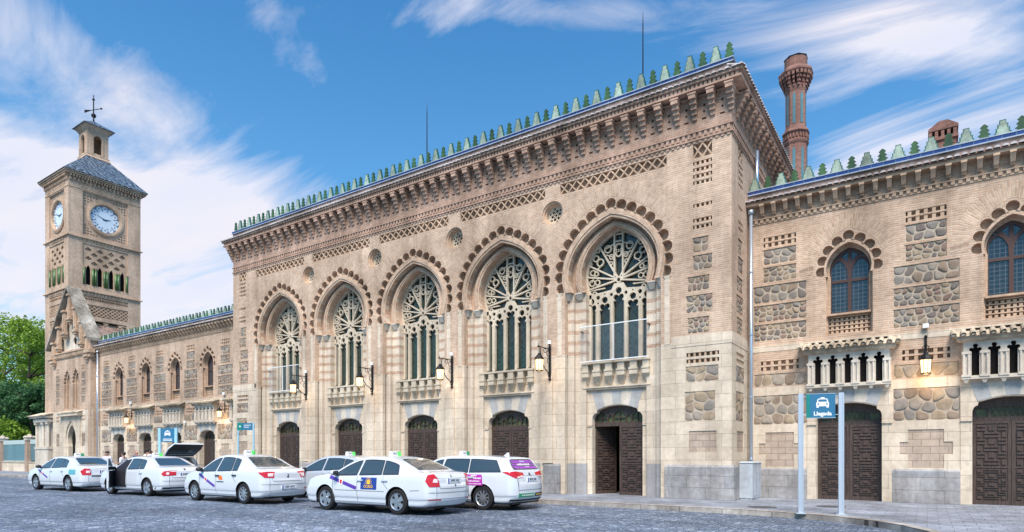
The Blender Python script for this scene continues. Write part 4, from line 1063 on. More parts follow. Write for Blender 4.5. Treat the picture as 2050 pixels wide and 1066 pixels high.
for k in range(8):
    a = k*math.pi/4; ca, sa = math.cos(a), math.sin(a)
    for z0, z1, r in ((17.35, 18.85, .51), (14.3, 16.2, .575)):
        pts = [(-.075, z0), (.075, z0), (.075, z1-.15), (0, z1), (-.075, z1-.15)]
        TT = lambda u, v, d, ca=ca, sa=sa, r=r: (cx+ca*(r+.012-d)-sa*u, cy+sa*(r+.012-d)+ca*u, v)
        mb.prism(pts, 0, .05, TT)
mb.build('glazed_strip', M['col_glass'], ch)
ch.scale = (.86, .86, 1)
# ================================================================ clock tower
TX0, TX1, TY0, TY1 = -61.0, -56.46, 20.9, 26.3
tw = thing('clock_tower', ((TX0+TX1)/2, (TY0+TY1)/2, 0), 'square tan brick clock tower with tiled roof and small open lantern', 'clock tower')
FR = [(Fy(TY0), TX0, TX1), (Fx(TX1), TY0, TY1)]
mbw, mbc, mbd, mbl = MB(), MB(), MB(), MB(); mbcol, mbback = MB(), MB(); mbt = MB()
CLK = []
for T_, a, b in FR:
    w = b-a; pl = w*.185; u0, u1 = a+pl, b-pl; um = (a+b)/2
    holes = [rect(u0, u1, 19.25, 22.75), rect(u0, u1, 15.05, 18.55), rect(u0, u1, 13.95, 14.35), rect(u0, u1, 12.75, 13.65), rect(u0+.1, u1-.1, 11.2, 12.4)]
    mbw.plate(rect(a+.002, b-(.002 if w < 5 else 0), 0, 23.35), holes, 0, .18, T_)
    # clock stage
    nx = 15; sq = []
    for i in range(nx):
        for j in range(15):
            u = u0+.12+(u1-u0-.24)*(i+.5)/nx; v = 19.42+3.25*j/15
            if math.hypot(u-um, v-20.95) > 1.62: sq.append(rect(u-.05, u+.05, v-.06, v+.05))
    mbw.plate(rect(u0-.02, u1+.02, 19.23, 22.77), [circ(um, 20.95, 1.10, 28)]+sq, .14, .26, T_)
    mbt.add([(u0, 19.2, .27), (u1, 19.2, .27), (u1, 22.8, .27), (u0, 22.8, .27)], [(0,1,2,3)], T_)
    mbc.plate(circ(um, 20.95, 1.40, 28), [circ(um, 20.95, 1.12, 28)], .05, .16, T_); mbc.plate(circ(um, 20.95, 1.30, 28), [circ(um, 20.95, 1.18, 28)], .02, .06, T_)
    CLK.append((T_, um))
    # bands
    for z in (18.92, 14.68, 22.83):
        bxT(mbc, a-.12 if z < 20 else a, b+.12 if z < 20 else b, z, z+.09, -.13 if z < 20 else -.03, .05, T_)
    dentils(mbc, u0, u1, 18.72, 18.90, -.06, .02, T_, .26, .13); dentils(mbc, u0, u1, 14.46, 14.66, -.06, .02, T_, .26, .13)
    lattice(mbc, u0-.2, u1+.2, 22.93, 23.25, -.03, .02, T_, 13, .035)
    dentils(mbc, a-.05, b+.05, 23.35, 23.60, -.12, .1, T_, .28, .13); dentils(mbc, a, b, 23.62, 23.78, -.26, .1, T_, .20, .10)
    # sebka net over the columns
    H = []
    ncol = 4 if w > 5 else 3; st = (u1-u0)/ncol
    for r_ in range(4):
        for i in range(ncol*2+1):
            if (i+r_) % 2: continue
            u = u0+st*i/2; v = 17.05+.36*r_; k = 1.45
            q = [(u, v-.16), (u+.10*k, v-.08), (u+.17*k, v-.06), (u+.15*k, v+.04), (u+.08*k, v+.1), (u, v+.2), (u-.08*k, v+.1), (u-.15*k, v+.04), (u-.17*k, v-.06), (u-.10*k, v-.08)]
            q = [(min(u1-.03, max(u0+.03, x)), z) for x, z in q]
            if i not in (0, ncol*2): H.append(q)
    for i in range(ncol):
        u = u0+st*(i+.5); H += [rect(u-.17, u+.17, 15.0, 16.4), archp(u, .17, 16.3, 16.4, 16.85, 16.4, 5)]
        if False: pass
    mbc.plate(rect(u0, u1, 15.25, 18.55), H, .06, .16, T_)
    bxT(mbc, u0, u1, 15.05, 15.25, .02, .2, T_)
    for i in range(ncol+1):
        for s_ in ((.10,) if i == 0 else (-.10,) if i == ncol else (-.10, .10)):
            u = u0+st*i+s_
            mbcol = MB(); p0 = T_(u, 15.27, .02); p1 = T_(u, 16.55, .02); mbcol.cyl(p0, p1, .085, None, 10); mbcol.build('green_column', M['col_green'], tw, True)
            p2 = T_(u, 16.66, .02); mbc.cyl(p1, p2, .09, .13, 8)
    mbback.add([(u0, 15, .30), (u1, 15, .30), (u1, 18.6, .30), (u0, 18.6, .30)], [(0,1,2,3)], T_)
    mbback.add([(u0, 16.95, .17), (u1, 16.95, .17), (u1, 18.6, .17), (u0, 18.6, .17)], [], T_)
    mbt.add([(u0, 16.9, .22), (u1, 16.9, .22), (u1, 18.6, .22), (u0, 18.6, .22)], [(0,1,2,3)], T_)
    # lower lattice bands
    mbt.add([(u0-.1, 12.7, .16), (u1+.1, 12.7, .16), (u1+.1, 14.4, .16), (u0-.1, 14.4, .16)], [(0,1,2,3)], T_)
    mbt.add([(u0, 11.1, .16), (u1, 11.1, .16), (u1, 12.5, .16), (u0, 12.5, .16)], [(0,1,2,3)], T_)
    dentils(mbc, u0, u1, 13.98, 14.05, .02, .16, T_, .16, .08); dentils(mbc, u0, u1, 14.15, 14.3, .02, .16, T_, .13, .06)
    for r_ in range(3): lattice(mbc, u0, u1, 12.8+.28*r_, 13.08+.28*r_, .03, .10, T_, 10, .03)
    for k in range(ncol//2+1):
        u = u0+.6+(u1-u0-1.2)*k/(ncol//2)
        for r in (.5, .3): mbc.plate([(u-r, 11.8), (u, 11.8-r), (u+r, 11.8), (u, 11.8+r)], [[(u-r+.12, 11.8), (u, 11.8-r+.12), (u+r-.12, 11.8), (u, 11.8+r-.12)]], .02, .1, T_)
        bxT(mbc, u-.9, u+.9, 12.25, 12.33, .03, .1, T_)
mbw.box(TX0, TX0+.1, TY0+.004, TY1, 0, 23.35); mbw.box(TX0+.01, TX1-.2, TY1-.1, TY1, 0, 23.35)
mbw.box(TX0+.02, TX1-.02, TY0+.02, TY1-.02, 23.35, 24.05)
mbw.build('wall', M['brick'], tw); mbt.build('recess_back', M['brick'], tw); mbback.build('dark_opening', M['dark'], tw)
mbc.box(TX0-.30, TX1+.30, TY0-.30, TY1+.30, 23.80, 23.90); mbc.box(TX0-.38, TX1+.38, TY0-.38, TY1+.38, 23.93, 24.03)
mbc.build('carved_brick', M['carve'], tw)
tcx, tcy = (TX0+TX1)/2, (TY0+TY1)/2
mb = MB(); mb.frus((TX0-.45, TX1+.45, TY0-.45, TY1+.45), (tcx-.85, tcx+.85, tcy-.85, tcy+.85), 24.05, 26.35)
mb.build('roof', M['tower_tile'], tw)
# clocks
M['dial'] = m_plain('pale_clock_dial', (.62,.70,.78), .3, .1, 20, .001, .5); M['dial_blue'] = m_simple('dial_blue', (.16,.24,.36), .4); M['hand'] = m_simple('clock_hand_blue', (.03,.05,.11), .4)
for T_, um in CLK:
    cz = 20.95; mb = MB()
    mb.plate(circ(um, cz, 1.11, 32), [], .24, None, T_)
    c = mb.build('clock', M['dial_blue'], tw); c['label'] = 'round clock with pale dial and ring of numeral roundels'
    mb = MB(); mb.plate(circ(um, cz, .70, 28), [], .215, .24, T_)
    for k in range(12):
        a = math.pi*k/6; mb.plate(circ(um+.88*math.sin(a), cz+.88*math.cos(a), .205, 14), [], .20, .24, T_)
    d_ = mb.build('dial', M['dial'], tw); ROOTLOC_c = None; d_.parent = c
    mb = MB()
    for k in range(12):
        a = math.pi*k/6; s, f = text_geo(('XII','I','II','III','IV','V','VI','VII','VIII','IX','X','XI')[k], .19, .004)
        mb.add([(um+.88*math.sin(a)+x, cz+.88*math.cos(a)+y, .195) for x, y in s], f, T_)
    for ang, L, w_ in ((-68, .56, .035), (80, .36, .05)):
        a = R(ang); ux, uz = math.sin(a), math.cos(a)
        mb.prism([(um-ux*.15-uz*w_, cz-uz*.15+ux*w_), (um+ux*L-uz*w_*.4, cz+uz*L+ux*w_*.4), (um+ux*(L+.1), cz+uz*(L+.1)), (um+ux*L+uz*w_*.4, cz+uz*L-ux*w_*.4), (um-ux*.15+uz*w_, cz-uz*.15-ux*w_)], .185, .20, T_)
    hnd = mb.build('hands', M['hand'], tw); hnd.parent = c
# lantern
mb = MB(); lw = .80
TL_ = [(Fy(tcy-lw), tcx), (Fx(tcx+lw), tcy), (lambda u, v, d: (u, tcy+lw-d, v), tcx), (lambda u, v, d: (tcx-lw+d, u, v), tcy)]
for n_, (T_, um) in enumerate(TL_): mb.plate(rect(um-lw+(.004 if n_ % 2 else .002), um+lw-(.004 if n_ % 2 else .002), 26.2, 28.75), [archp(um, .30, 26.75, 27.9, 28.28, 27.9, 6)], 0, .14, T_)
for T_, um in TL_: mb.plate(archp(um, .42, 26.72, 27.9, 28.42, 27.9, 6), [archp(um, .34, 26.6, 27.9, 28.32, 27.9, 6)], -.035, .02, T_)
mb.frus((tcx-.95, tcx+.95, tcy-.95, tcy+.95), (tcx-.86, tcx+.86, tcy-.86, tcy+.86), 26.3, 26.52); mb.box(tcx-.88, tcx+.88, tcy-.88, tcy+.88, 26.52, 26.6)
mb.frus((tcx-.82, tcx+.82, tcy-.82, tcy+.82), (tcx-1.05, tcx+1.05, tcy-1.05, tcy+1.05), 28.6, 28.95)
lan = mb.build('lantern', M['brick'], tw)
mb = MB(); mb.frus((tcx-1.2, tcx+1.2, tcy-1.2, tcy+1.2), (tcx-.06, tcx+.06, tcy-.06, tcy+.06), 28.95, 29.75)
r_ = mb.build('lantern_roof', M['tower_tile'], tw); r_.parent = lan
mb = MB(); mb.cyl((tcx, tcy, 29.7), (tcx, tcy, 32.0), .035, None, 6); mb.ball((tcx, tcy, 30.25), .19); mb.cyl((tcx, tcy, 29.7), (tcx, tcy, 30.1), .08, .04, 8)
mb.cyl((tcx+.22, tcy-.1, 29.8), (tcx+.22, tcy-.1, 31.6), .05, None, 6); mb.ball((tcx+.22, tcy-.1, 31.5), .12, .12, .06)
d1 = Vector((.9, .35, 0)).normalized()
a = Vector((tcx, tcy, 30.75))-d1*.85; b = Vector((tcx, tcy, 30.75))+d1*.75; mb.cyl(a, b, .03, None, 6); mb.cyl(b, b+d1*.18, .09, 0.005, 6)
for s_ in (-.012, .012):
    n_ = Vector((-d1.y, d1.x, 0))*s_
    mb.add([tuple(a+n_+Vector((0,0,-.13))-d1*.1), tuple(a+n_+d1*.5+Vector((0,0,-.04))), tuple(a+n_+d1*.5+Vector((0,0,.04))), tuple(a+n_+Vector((0,0,.13))-d1*.1)], [(0,1,2,3)])
mb.build('weather_vane', M['iron'], tw)
# ================================================================ gabled entrance
PX0, PX1, PY = -58.3, -51.4, 20.5; pm = -54.87
po = thing('gabled_entrance', (pm, PY, 0), 'gabled brick entrance block with stepped corbels at the foot of the clock tower', 'entrance block')
TP = Fy(PY)
mb = MB(); H = []
for u in (pm-.78, pm+.78): H += [archp(u, .52, 5.0, 7.1, 8.0, 6.9)]+[circ(u+a, b, .10, 8) for a, b in along(archp(0, .52, 6.9, 7.1, 7.98, 6.9), 9)]
PP = []
for u in (PX0+.95, PX1-1.35):
    for z in (8.1, 7.9): PP.append((u-.3, u+.3, z, z+.1, 'd'))
    for z0, z1 in ((7.2, 7.7), (6.6, 7.08), (6.0, 6.5), (5.4, 5.9)): PP.append((u-.32, u+.32, z0, z1, 'r'))
    for z in (4.3, 4.05): PP.append((u-.3, u+.3, z, z+.12, 'd'))
    PP.append((u-.3, u+.3, 2.1, 3.1, 'b'))
mb.plate(rect(PX0, PX1, 4.85, 9.0), H+[hole_of(q) for q in PP if q[2] > 4.85], 0, .14, TP)
mb.box(PX1-.2, PX1, PY+.14, PY+.5, 0, 9.8); mb.box(PX0, PX0+.2, PY+.14, PY+.5, 0, 9.2)
# gable wall
gz = lambda x: 14.2-1.16*abs(x-pm)
GP = [(PX0-.25, 9.0), (PX1+.1, 9.0), (PX1+.1, 10.1), (pm, 14.0), (PX0-.25, 10.0)]
mb.plate(GP, [[(pm-2.9, 9.55), (pm+2.9, 9.55), (pm+2.6, 10.2), (pm+1.7, 10.9), (pm+.95, 11.8), (pm, 12.3), (pm-.95, 11.8), (pm-1.7, 10.9), (pm-2.6, 10.2)]], 0, .5, TP)
mb.box(PX1-.45, PX1+.12, PY-.08, PY+.4, 9.0, 10.2); mb.box(PX1+.05-.45, PX1, PY-.06, PY, 0, 9.0)
mb.build('wall', M['brick'], po)
mb = MB(); mb.plate([(pm-3.0, 9.4), (pm+3.0, 9.4), (pm+3.0, 9.9), (pm+1.9, 11.0), (pm+.3, 12.6), (pm-.3, 12.6), (pm-1.9, 11.0), (pm-3.0, 9.9)], [circ(pm+.1, 10.25, .32, 16)], .22, .32, TP); mb.build('pale_tympanum', M['cap'], po)
mb = MB(); mb.plate(rect(pm-.5, pm+.7, 9.6, 10.9), [], .34, None, TP)
for u in (pm-.78, pm+.78):
    mb.add([(u-.6, 4.9, .55), (u+.6, 4.9, .55), (u+.6, 8.1, .55), (u-.6, 8.1, .55)], [(0,1,2,3)], TP)
mb.build('dark_opening', M['dark'], po)
mb = MB()
for u in (pm-.78, pm+.78): mb.plate(rect(u-.72, u+.72, 4.9, 8.2), [archp(u, .36, 4.8, 7.1, 7.8, 6.95)], .14, .26, TP); mb.plate(rect(u-.6, u+.6, 4.9, 8.1), [archp(u, .22, 4.8, 7.1, 7.65, 6.95)], .26, .4, TP)
mb.build('window_surround', M['carve'], po)
mb = MB()      # hanging pilasters with moulded feet
for k, s_ in ((0, 0), (1, -1), (1, 1), (2, -1), (2, 1), (3, -1), (3, 1)):
    u = pm+s_*k*1.0; zt = gz(u)-.45; zb = zt-1.75+.12*k; w_ = .21
    bxT(mb, u-w_, u+w_, zb, zt, -.16, .02, TP); bxT(mb, u-w_*.5, u+w_*.5, zb+.2, zt-.3, -.21, -.16, TP)
    bxT(mb, u-w_-.10, u+w_+.10, zt-.04, zt+.10, -.26, .02, TP)
    bxT(mb, u-w_-.13, u+w_+.13, zb-.16, zb, -.28, .02, TP); bxT(mb, u-w_-.06, u+w_+.06, zb-.34, zb-.16, -.20, .02, TP); bxT(mb, u-w_*.6, u+w_*.6, zb-.52, zb-.34, -.12, .02, TP)
dentils(mb, PX0, PX1-.4, 9.06, 9.34, -.14, .02, TP, .19, .10); bxT(mb, PX0, PX1-.4, 9.34, 9.42, -.18, .02, TP); bxT(mb, PX0, PX1-.4, 8.98, 9.05, -.06, .02, TP)
bxT(mb, PX1-.6, PX1+.35, 9.0, 9.25, -.3, .1, TP); bxT(mb, PX1-.5, PX1+.2, 8.7, 9.0, -.2, .1, TP); bxT(mb, PX0-.5, PX0+.5, 9.0, 9.25, -.3, .1, TP); bxT(mb, PX0-.3, PX0+.3, 8.7, 9.0, -.2, .1, TP)
for q in PP:
    if q[4] == 'd': dentils(mb, q[0], q[1], q[2], q[3], .012, .13, TP, .19, .09)
mb.build('carved_brick', M['carve'], po)
for key, kk, nm in (('rubble', 'r', 'rubble_panel'), ('rubble_big', 'b', 'rubble_panel'), ('brick', 'd', 'recess_back')):
    mb = MB()
    for q in PP:
        if q[4] == kk and kk == 'd': d = .13; mb.add([(q[0]-.02, q[2]-.02, d), (q[1]+.02, q[2]-.02, d), (q[1]+.02, q[3]+.02, d), (q[0]-.02, q[3]+.02, d)], [(0,1,2,3)], TP)
    mb.build(nm, M[key], po)
panels(po, [q for q in PP if q[4] != 'd'], TP)
# roof behind the gable
M['roof_grey'] = m_plain('lichen_grey_tiles', (.40,.365,.31), .9, .9, 5, .03)
mb = MB()
for s_ in (-1, 1):
    xe = (PX1+.30) if s_ > 0 else (PX0-.45)
    ze = gz(xe)+.1
    q = [(pm, PY-.35, 14.45), (xe, PY-.35, ze+.18), (xe, PY+.62, ze+.18), (pm, PY+.62, 14.45)]
    mb.add(q+[(x, y, z-.22) for x, y, z in q], [(0,1,2,3),(7,6,5,4),(0,4,5,1),(1,5,6,2),(2,6,7,3),(3,7,4,0)])
mb.build('gable_coping', M['roof_grey'], po)
mb = MB(); q = [(pm+.4, PY+.6, 11.6), (PX1+1.9, PY+.6, 9.95), (PX1+1.9, 27, 9.95), (pm+.4, 27, 11.6)]
mb.add(q+[(x, y, z-.3) for x, y, z in q], [(0,1,2,3),(7,6,5,4),(0,4,5,1),(1,5,6,2),(2,6,7,3),(3,7,4,0)])
for k in range(26):
    y = PY+1.7+.2*k; mb.cyl((pm+.4, y, 11.62), (PX1+1.9, y, 9.97), .06, None, 6, False)
mb.build('roof', M['tile'], po)
# lower stage: pale stone with lobed door and tiled ledge
mb = MB(); dd = archp(pm+.1, .72, -1, 2.6, 3.75, 2.1)
mb.plate(rect(PX0, PX1, 0, 4.85), [dd]+[hole_of(q) for q in PP if q[2] < 4.85], 0, .3, TP)
bxT(mb, pm-1.7, pm+1.9, 4.42, 4.62, -.35, .02, TP); mb.plate(rect(pm-1.5, pm+1.7, 0, 4.42), [archp(pm+.1, .95, -1, 2.6, 4.05, 2.1)], -.08, .02, TP)
mb.build('stone_base', M['ashlar'], po)
mb = MB(); tile_row(mb, pm-1.75, pm+1.95, PY-.42, 4.64, .42, .16, .18); mb.build('ledge_tiles', M['lichen'], po)
mb = MB(); mb.plate(archp(pm+.1, .74, 0, 2.6, 3.8, 2.1), [], .55, .6, TP)
for i in range(7):
    for j in range(3): bxT(mb, pm-.45+.38*j, pm-.17+.38*j, .2+.45*i, .5+.45*i, .53, .55, TP)
mb.build('door', M['wood'], po)
# corner turret at the far left foot
mb = MB(); mb.box(TX0-.15, PX0-.25, 20.25, 21.2, 0, 1.9); mb.box(TX0-.2, PX0-.2, 20.2, 21.2, 1.9, 2.1); mb.box(TX0+.02, PX0-.4, 20.40, 21.2, 2.1, 4.3)
for x, y in ((TX0, 20.33), (PX0-.4, 20.33), ((TX0+PX0)/2, 20.33)): mb.cyl((x, y, 2.1), (x, y, 3.9), .10, None, 8); mb.box(x-.16, x+.16, y-.16, y+.16, 3.9, 4.1)
mb.box(TX0-.25, PX0-.1, 20.15, 21.2, 4.1, 4.35); mb.box(TX0-.6, PX0, 20.0, 21.2, 4.42, 4.55)
mb.build('turret', M['cap'], po)
mb = MB(); tile_row(mb, TX0-.6, PX0, 19.85, 4.57, .9, .3, .18); mb.frus((TX0-.6, PX0, 19.9, 20.9), (TX0-.2, PX0, 20.7, 20.9), 4.55, 4.85); mb.build('ledge_tiles', M['lichen'], po)

# ================================================================ cars
t = NT('white_car_paint'); M['paint'] = t.done((.60,.63,.67), .28, None, .5, Coat_Weight=1.0, Coat_Roughness=.06)
t = NT('silver_white_car_paint'); M['paint2'] = t.done((.58,.62,.67), .3, None, .5, Coat_Weight=1.0, Coat_Roughness=.06, Metallic=.3)
t = NT('tinted_car_glass'); M['cglass'] = t.done((.035,.055,.065), .04, None, .9, Coat_Weight=.6, Coat_Roughness=.02)
M['rubber'] = m_plain('tyre_rubber', (.022,.022,.024), .85, .2, 60, .002, .2)
M['blackpl'] = m_simple('black_trim', (.02,.021,.023), .5)
M['rim'] = m_simple('alloy_rim', (.55,.57,.60), .28, .85)
M['red'] = m_simple('red_lamp_lens', (.50,.012,.02), .12, 0, .7)
M['clearlens'] = m_simple('clear_lamp_lens', (.72,.62,.62), .12, 0, .7)
M['seam'] = m_simple('panel_gap', (.16,.17,.19), .7)
M['plate'] = m_simple('number_plate_white', (.70,.74,.78), .4); M['platetxt'] = m_simple('plate_lettering', (.03,.04,.07), .5)
M['eu'] = m_simple('eu_blue', (.02,.05,.35), .4); M['purple'] = m_simple('purple_stripe', (.10,.035,.33), .35)
M['magenta'] = m_simple('magenta_sticker', (.42,.03,.36), .4); M['violet'] = m_simple('violet_window_film', (.30,.06,.42), .3)
M['navy'] = m_simple('navy_sticker', (.015,.05,.26), .4); M['yellow'] = m_simple('sticker_yellow', (.85,.48,.04), .4)
M['orange'] = m_simple('sticker_orange', (.75,.16,.02), .4); M['green_st'] = m_simple('green_sticker', (.03,.27,.12), .4)
M['sticker_white'] = m_simple('sticker_white', (.80,.78,.80), .5); M['crest'] = m_simple('crest_red', (.55,.03,.04), .5)
M['taxigreen'] = m_emit('taxi_green_light', (.12,.62,.14), .14)
M['seat'] = m_simple('dark_cabin', (.010,.011,.018), .8)
def lerp(pts, x):
    if x <= pts[0][0]: return pts[0][1]
    if x >= pts[-1][0]: return pts[-1][1]
    for i in range(len(pts)-1):
        if pts[i][0] <= x <= pts[i+1][0]:
            a, b = pts[i], pts[i+1]; h_ = b[0]-a[0]; f = (x-a[0])/h_
            def sl(j):
                if j <= 0 or j >= len(pts)-1:
                    j0 = max(0, min(len(pts)-2, j if j == 0 else j-1)); return (pts[j0+1][1]-pts[j0][1])/(pts[j0+1][0]-pts[j0][0])
                s0 = (pts[j][1]-pts[j-1][1])/(pts[j][0]-pts[j-1][0]); s1 = (pts[j+1][1]-pts[j][1])/(pts[j+1][0]-pts[j][0])
                return 0 if s0*s1 <= 0 else 2*s0*s1/(s0+s1)
            m0, m1 = sl(i)*h_, sl(i+1)*h_
            return (2*f**3-3*f*f+1)*a[1]+(f**3-2*f*f+f)*m0+(-2*f**3+3*f*f)*b[1]+(f**3-f*f)*m1
def sstep(a, b, x): f = max(0, min(1, (x-a)/(b-a))); return f*f*(3-2*f)
class Car:
    """+x is forward, +y the driver's left, z up; x measured from mid-wheelbase"""
    def __init__(c, wb, fo, ro, W, H, R_, top, belt, sideglass, pillars, rearglass, wagon=False, tilt=.50, gap=0, shoulder=.02):
        c.wb, c.W, c.H, c.R = wb, W/2, H, R_; c.xf = wb/2+fo; c.xr = -wb/2-ro; c.top = sorted(top); c.belt = belt; c.tilt = tilt; c.sg = sideglass; c.pil = pillars; c.rg = rearglass
    def zt(c, x): return lerp(c.top, x)
    def zb(c, x): return min(lerp(c.belt, x), c.zt(x)-.035)
    def hw(c, x):
        f = x/c.xf if x > 0 else x/c.xr
        return c.W*(1-.05*f**4-.24*max(0, (f-.89)/.11)**2.8)
    def rail(c, x):
        zt = c.zt(x); zb = c.zb(x); w = c.hw(x); h_ = zt-zb
        zr = zt-min(.075, .35*h_+.01)
        return w*.955-c.tilt*max(0, h_-.06)*.93, zr
    def section(c, x):
        w = c.hw(x); zt = c.zt(x); zb = c.zb(x); wr, zr = c.rail(x)
        f = x/c.xf if x > 0 else x/c.xr
        z0 = .19+.05*max(0, (f-.8)/.2)**2
        ctl = [(w*.80, z0), (w*.955, z0+.035), (w*.975, z0+.16), (w*.998, .42), (w, .60), (w*.985, zb-.13), (w*.962, zb-.01)]
        if zb < .5: ctl = [(w*.8, z0), (w*.955, z0+.03), (w*.97, z0+.08), (w*.985, z0+.13), (w*.98, z0+.2), (w*.97, max(z0+.22, zb-.05)), (w*.95, zb)]
        ctl += [(wr+(w*.955-wr)*.5, zb+(zr-zb)*.52), (wr, zr), (wr-.05, zr+(zt-zr)*.55), (wr*.62, zt-(zt-zr)*.18), (wr*.3, zt-.005), (0, zt)]
        # smooth resample
        out = []
        n = len(ctl)
        for i in range(n-1):
            p0 = ctl[max(0, i-1)]; p1 = ctl[i]; p2 = ctl[i+1]; p3 = ctl[min(n-1, i+2)]
            for k in range(4):
                u = k/4
                out.append(tuple(.5*((2*p1[j])+(-p0[j]+p2[j])*u+(2*p0[j]-5*p1[j]+4*p2[j]-p3[j])*u*u+(-p0[j]+3*p1[j]-3*p2[j]+p3[j])*u**3) for j in (0, 1)))
        out.append(ctl[-1]); return out
    def lean(c, x, z):
        # front and rear faces lean in above the bumper and tuck in below
        d = 0
        k = sstep(c.xr+.45, c.xr, x) if x < 0 else 0
        if x < 0: k = 1-sstep(c.xr, c.xr+.45, x); d = k*(.16*max(0, z-.62)**1.3+.10*max(0, .38-z)/.2)
        else: k = sstep(c.xf-.45, c.xf, x); d = -k*(.35*max(0, z-.5)**1.2+.10*max(0, .36-z)/.2)
        return x+d
    def shell(c):
        N = 170; xs = [c.xr+(c.xf-c.xr)*(.5-.5*math.cos(math.pi*i/N))*.75+(c.xf-c.xr)*i/N*.25 for i in range(N+1)]
        V = []; S = None
        for x in xs:
            s = c.section(x); S = len(s)
            for y, z in s: V.append([c.lean(x, z), y, z])
            for y, z in reversed(s[:-1]): V.append([c.lean(x, z), -y, z])
        m = 2*S-1; F = []
        for i in range(N):
            for j in range(m-1): F.append((i*m+j, i*m+j+1, (i+1)*m+j+1, (i+1)*m+j))
        # rounded end caps
        for end, sg in ((0, -1), (N, 1)):
            K = 12; rows = []
            for j in range(S):
                a = V[end*m+j]; b = V[end*m+m-1-j]; row = [end*m+j]
                for k in range(1, K):
                    f = k/K; y = a[1]*math.cos(math.pi*f); q = 1-abs(math.cos(math.pi*f))**2.4
                    V.append([a[0]+sg*q*(.085 if a[2] < .75 else .06), y, a[2]]); row.append(len(V)-1)
                row.append(end*m+m-1-j if j < S-1 else end*m+j); rows.append(row)
            for j in range(S-1):
                for k in range(K): F.append((rows[j][k], rows[j+1][k], rows[j+1][k+1], rows[j][k+1]))
        # wheel arches
        ra = c.R+.055
        def arch_in(p): return abs(p[1]) > .45 and any(math.hypot(p[0]-xa, p[2]-c.R) < ra for xa in (c.wb/2, -c.wb/2)) or (abs(p[1]) > .45 and p[2] < c.R and any(abs(p[0]-xa) < ra for xa in (c.wb/2, -c.wb/2)))
        ins = [arch_in(p) for p in V]
        keep = [f for f in F if not all(ins[i] for i in f)]
        used = set(i for f in keep for i in f)
        for i in used:
            if ins[i]:
                p = V[i]; xa = c.wb/2 if p[0] > 0 else -c.wb/2
                dx_, dz_ = p[0]-xa, p[2]-c.R
                if dz_ < 0: p[0] = xa+math.copysign(ra, dx_)
                else: L = math.hypot(dx_, dz_) or 1; p[0] = xa+dx_/L*ra; p[2] = c.R+dz_/L*ra
        c.V = V; c.F = keep
        c.bvh = BVHTree.FromPolygons([Vector(p) for p in V], F)
        return V, keep
    def ray(c, u, v, side):
        if side in 'QP': pass
        o, d = {'Q': (Vector(), Vector()), 'P': (Vector(), Vector()), 'L': (Vector((u, 3, v)), Vector((0, -1, 0))), 'R': (Vector((u, -3, v)), Vector((0, 1, 0))), 'B': (Vector((-6, u, v)), Vector((1, 0, 0))), 'F': (Vector((6, u, v)), Vector((-1, 0, 0))), 'T': (Vector((u, v, 4)), Vector((0, 0, -1)))}[side]
        if side in 'QP':
            r2 = math.sqrt(.5); sg_ = 1 if side == 'Q' else -1
            o = Vector((u*r2-4*r2, (u*r2+4*r2)*sg_, v)); d = Vector((r2, -r2*sg_, 0))
        h_ = c.bvh.ray_cast(o, d); return h_[0], h_[1], d
    def patch(c, mb, poly, side, off=.004, step=.06, holes=()):
        us = [p[0] for p in poly]; vs = [p[1] for p in poly]; pts = []
        u = min(us)+step/2
        while u < max(us):
            v = min(vs)+step/2
            while v < max(vs):
                if inside((u, v), poly): pts.append((u, v))
                v += step
            u += step
        dp = []
        for i in range(len(poly)):
            a, b = poly[i], poly[(i+1) % len(poly)]; n = max(1, int(math.dist(a, b)/step))
            for k in range(n): dp.append((a[0]+(b[0]-a[0])*k/n, a[1]+(b[1]-a[1])*k/n))
        tv, tf = cut(dp, holes, pts); out = []; ok = []
        for u, v in tv:
            p_, n_, d_ = c.ray(u, v, side)
            if p_ is None: out.append((0, 0, 0)); ok.append(False)
            else:
                if n_.dot(d_) > 0: n_ = -n_
                out.append(tuple(p_+n_*off)); ok.append(True)
        mb.add(out, [f for f in tf if all(ok[i] for i in f)])
    def strip(c, mb, pl, side, w=.010, off=.005):
        q = []
        for i in range(len(pl)-1):
            n = max(1, int(math.dist(pl[i], pl[i+1])/.06))
            for k in range(n): q.append((pl[i][0]+(pl[i+1][0]-pl[i][0])*k/n, pl[i][1]+(pl[i+1][1]-pl[i][1])*k/n))
        q.append(pl[-1]); L = []
        for i, p_ in enumerate(q):
            a = q[max(0, i-1)]; b = q[min(len(q)-1, i+1)]; tx, tz = b[0]-a[0], b[1]-a[1]; l_ = math.hypot(tx, tz) or 1
            pr = []
            for s_ in (-1, 1):
                h_, n_, d_ = c.ray(p_[0]-tz/l_*w*s_, p_[1]+tx/l_*w*s_, side)
                if h_ is None: pr = None; break
                if n_.dot(d_) > 0: n_ = -n_
                pr.append(tuple(h_+n_*off))
            L.append(pr)
        for i in range(len(L)-1):
            if L[i] and L[i+1]: mb.add([L[i][0], L[i][1], L[i+1][1], L[i+1][0]], [(0,1,2,3)])
    def glasspoly(c, xa, xb, xa2=None, xb2=None, zlo=.03, zhi=.045):
        """side glass between front x=xa (bottom; xa2 top) and rear x=xb (bottom; xb2 top)"""
        xa2 = xa if xa2 is None else xa2; xb2 = xb if xb2 is None else xb2
        bot = [(xb+(xa-xb)*k/6, c.zb(xb+(xa-xb)*k/6)+zlo) for k in range(7)]
        topv = []
        for k in range(13):
            x = xa2+(xb2-xa2)*k/12; z = c.rail(x)[1]-zhi
            if z > c.zb(x)+zlo+.01: topv.append((x, z))
        p_ = bot+topv
        return p_
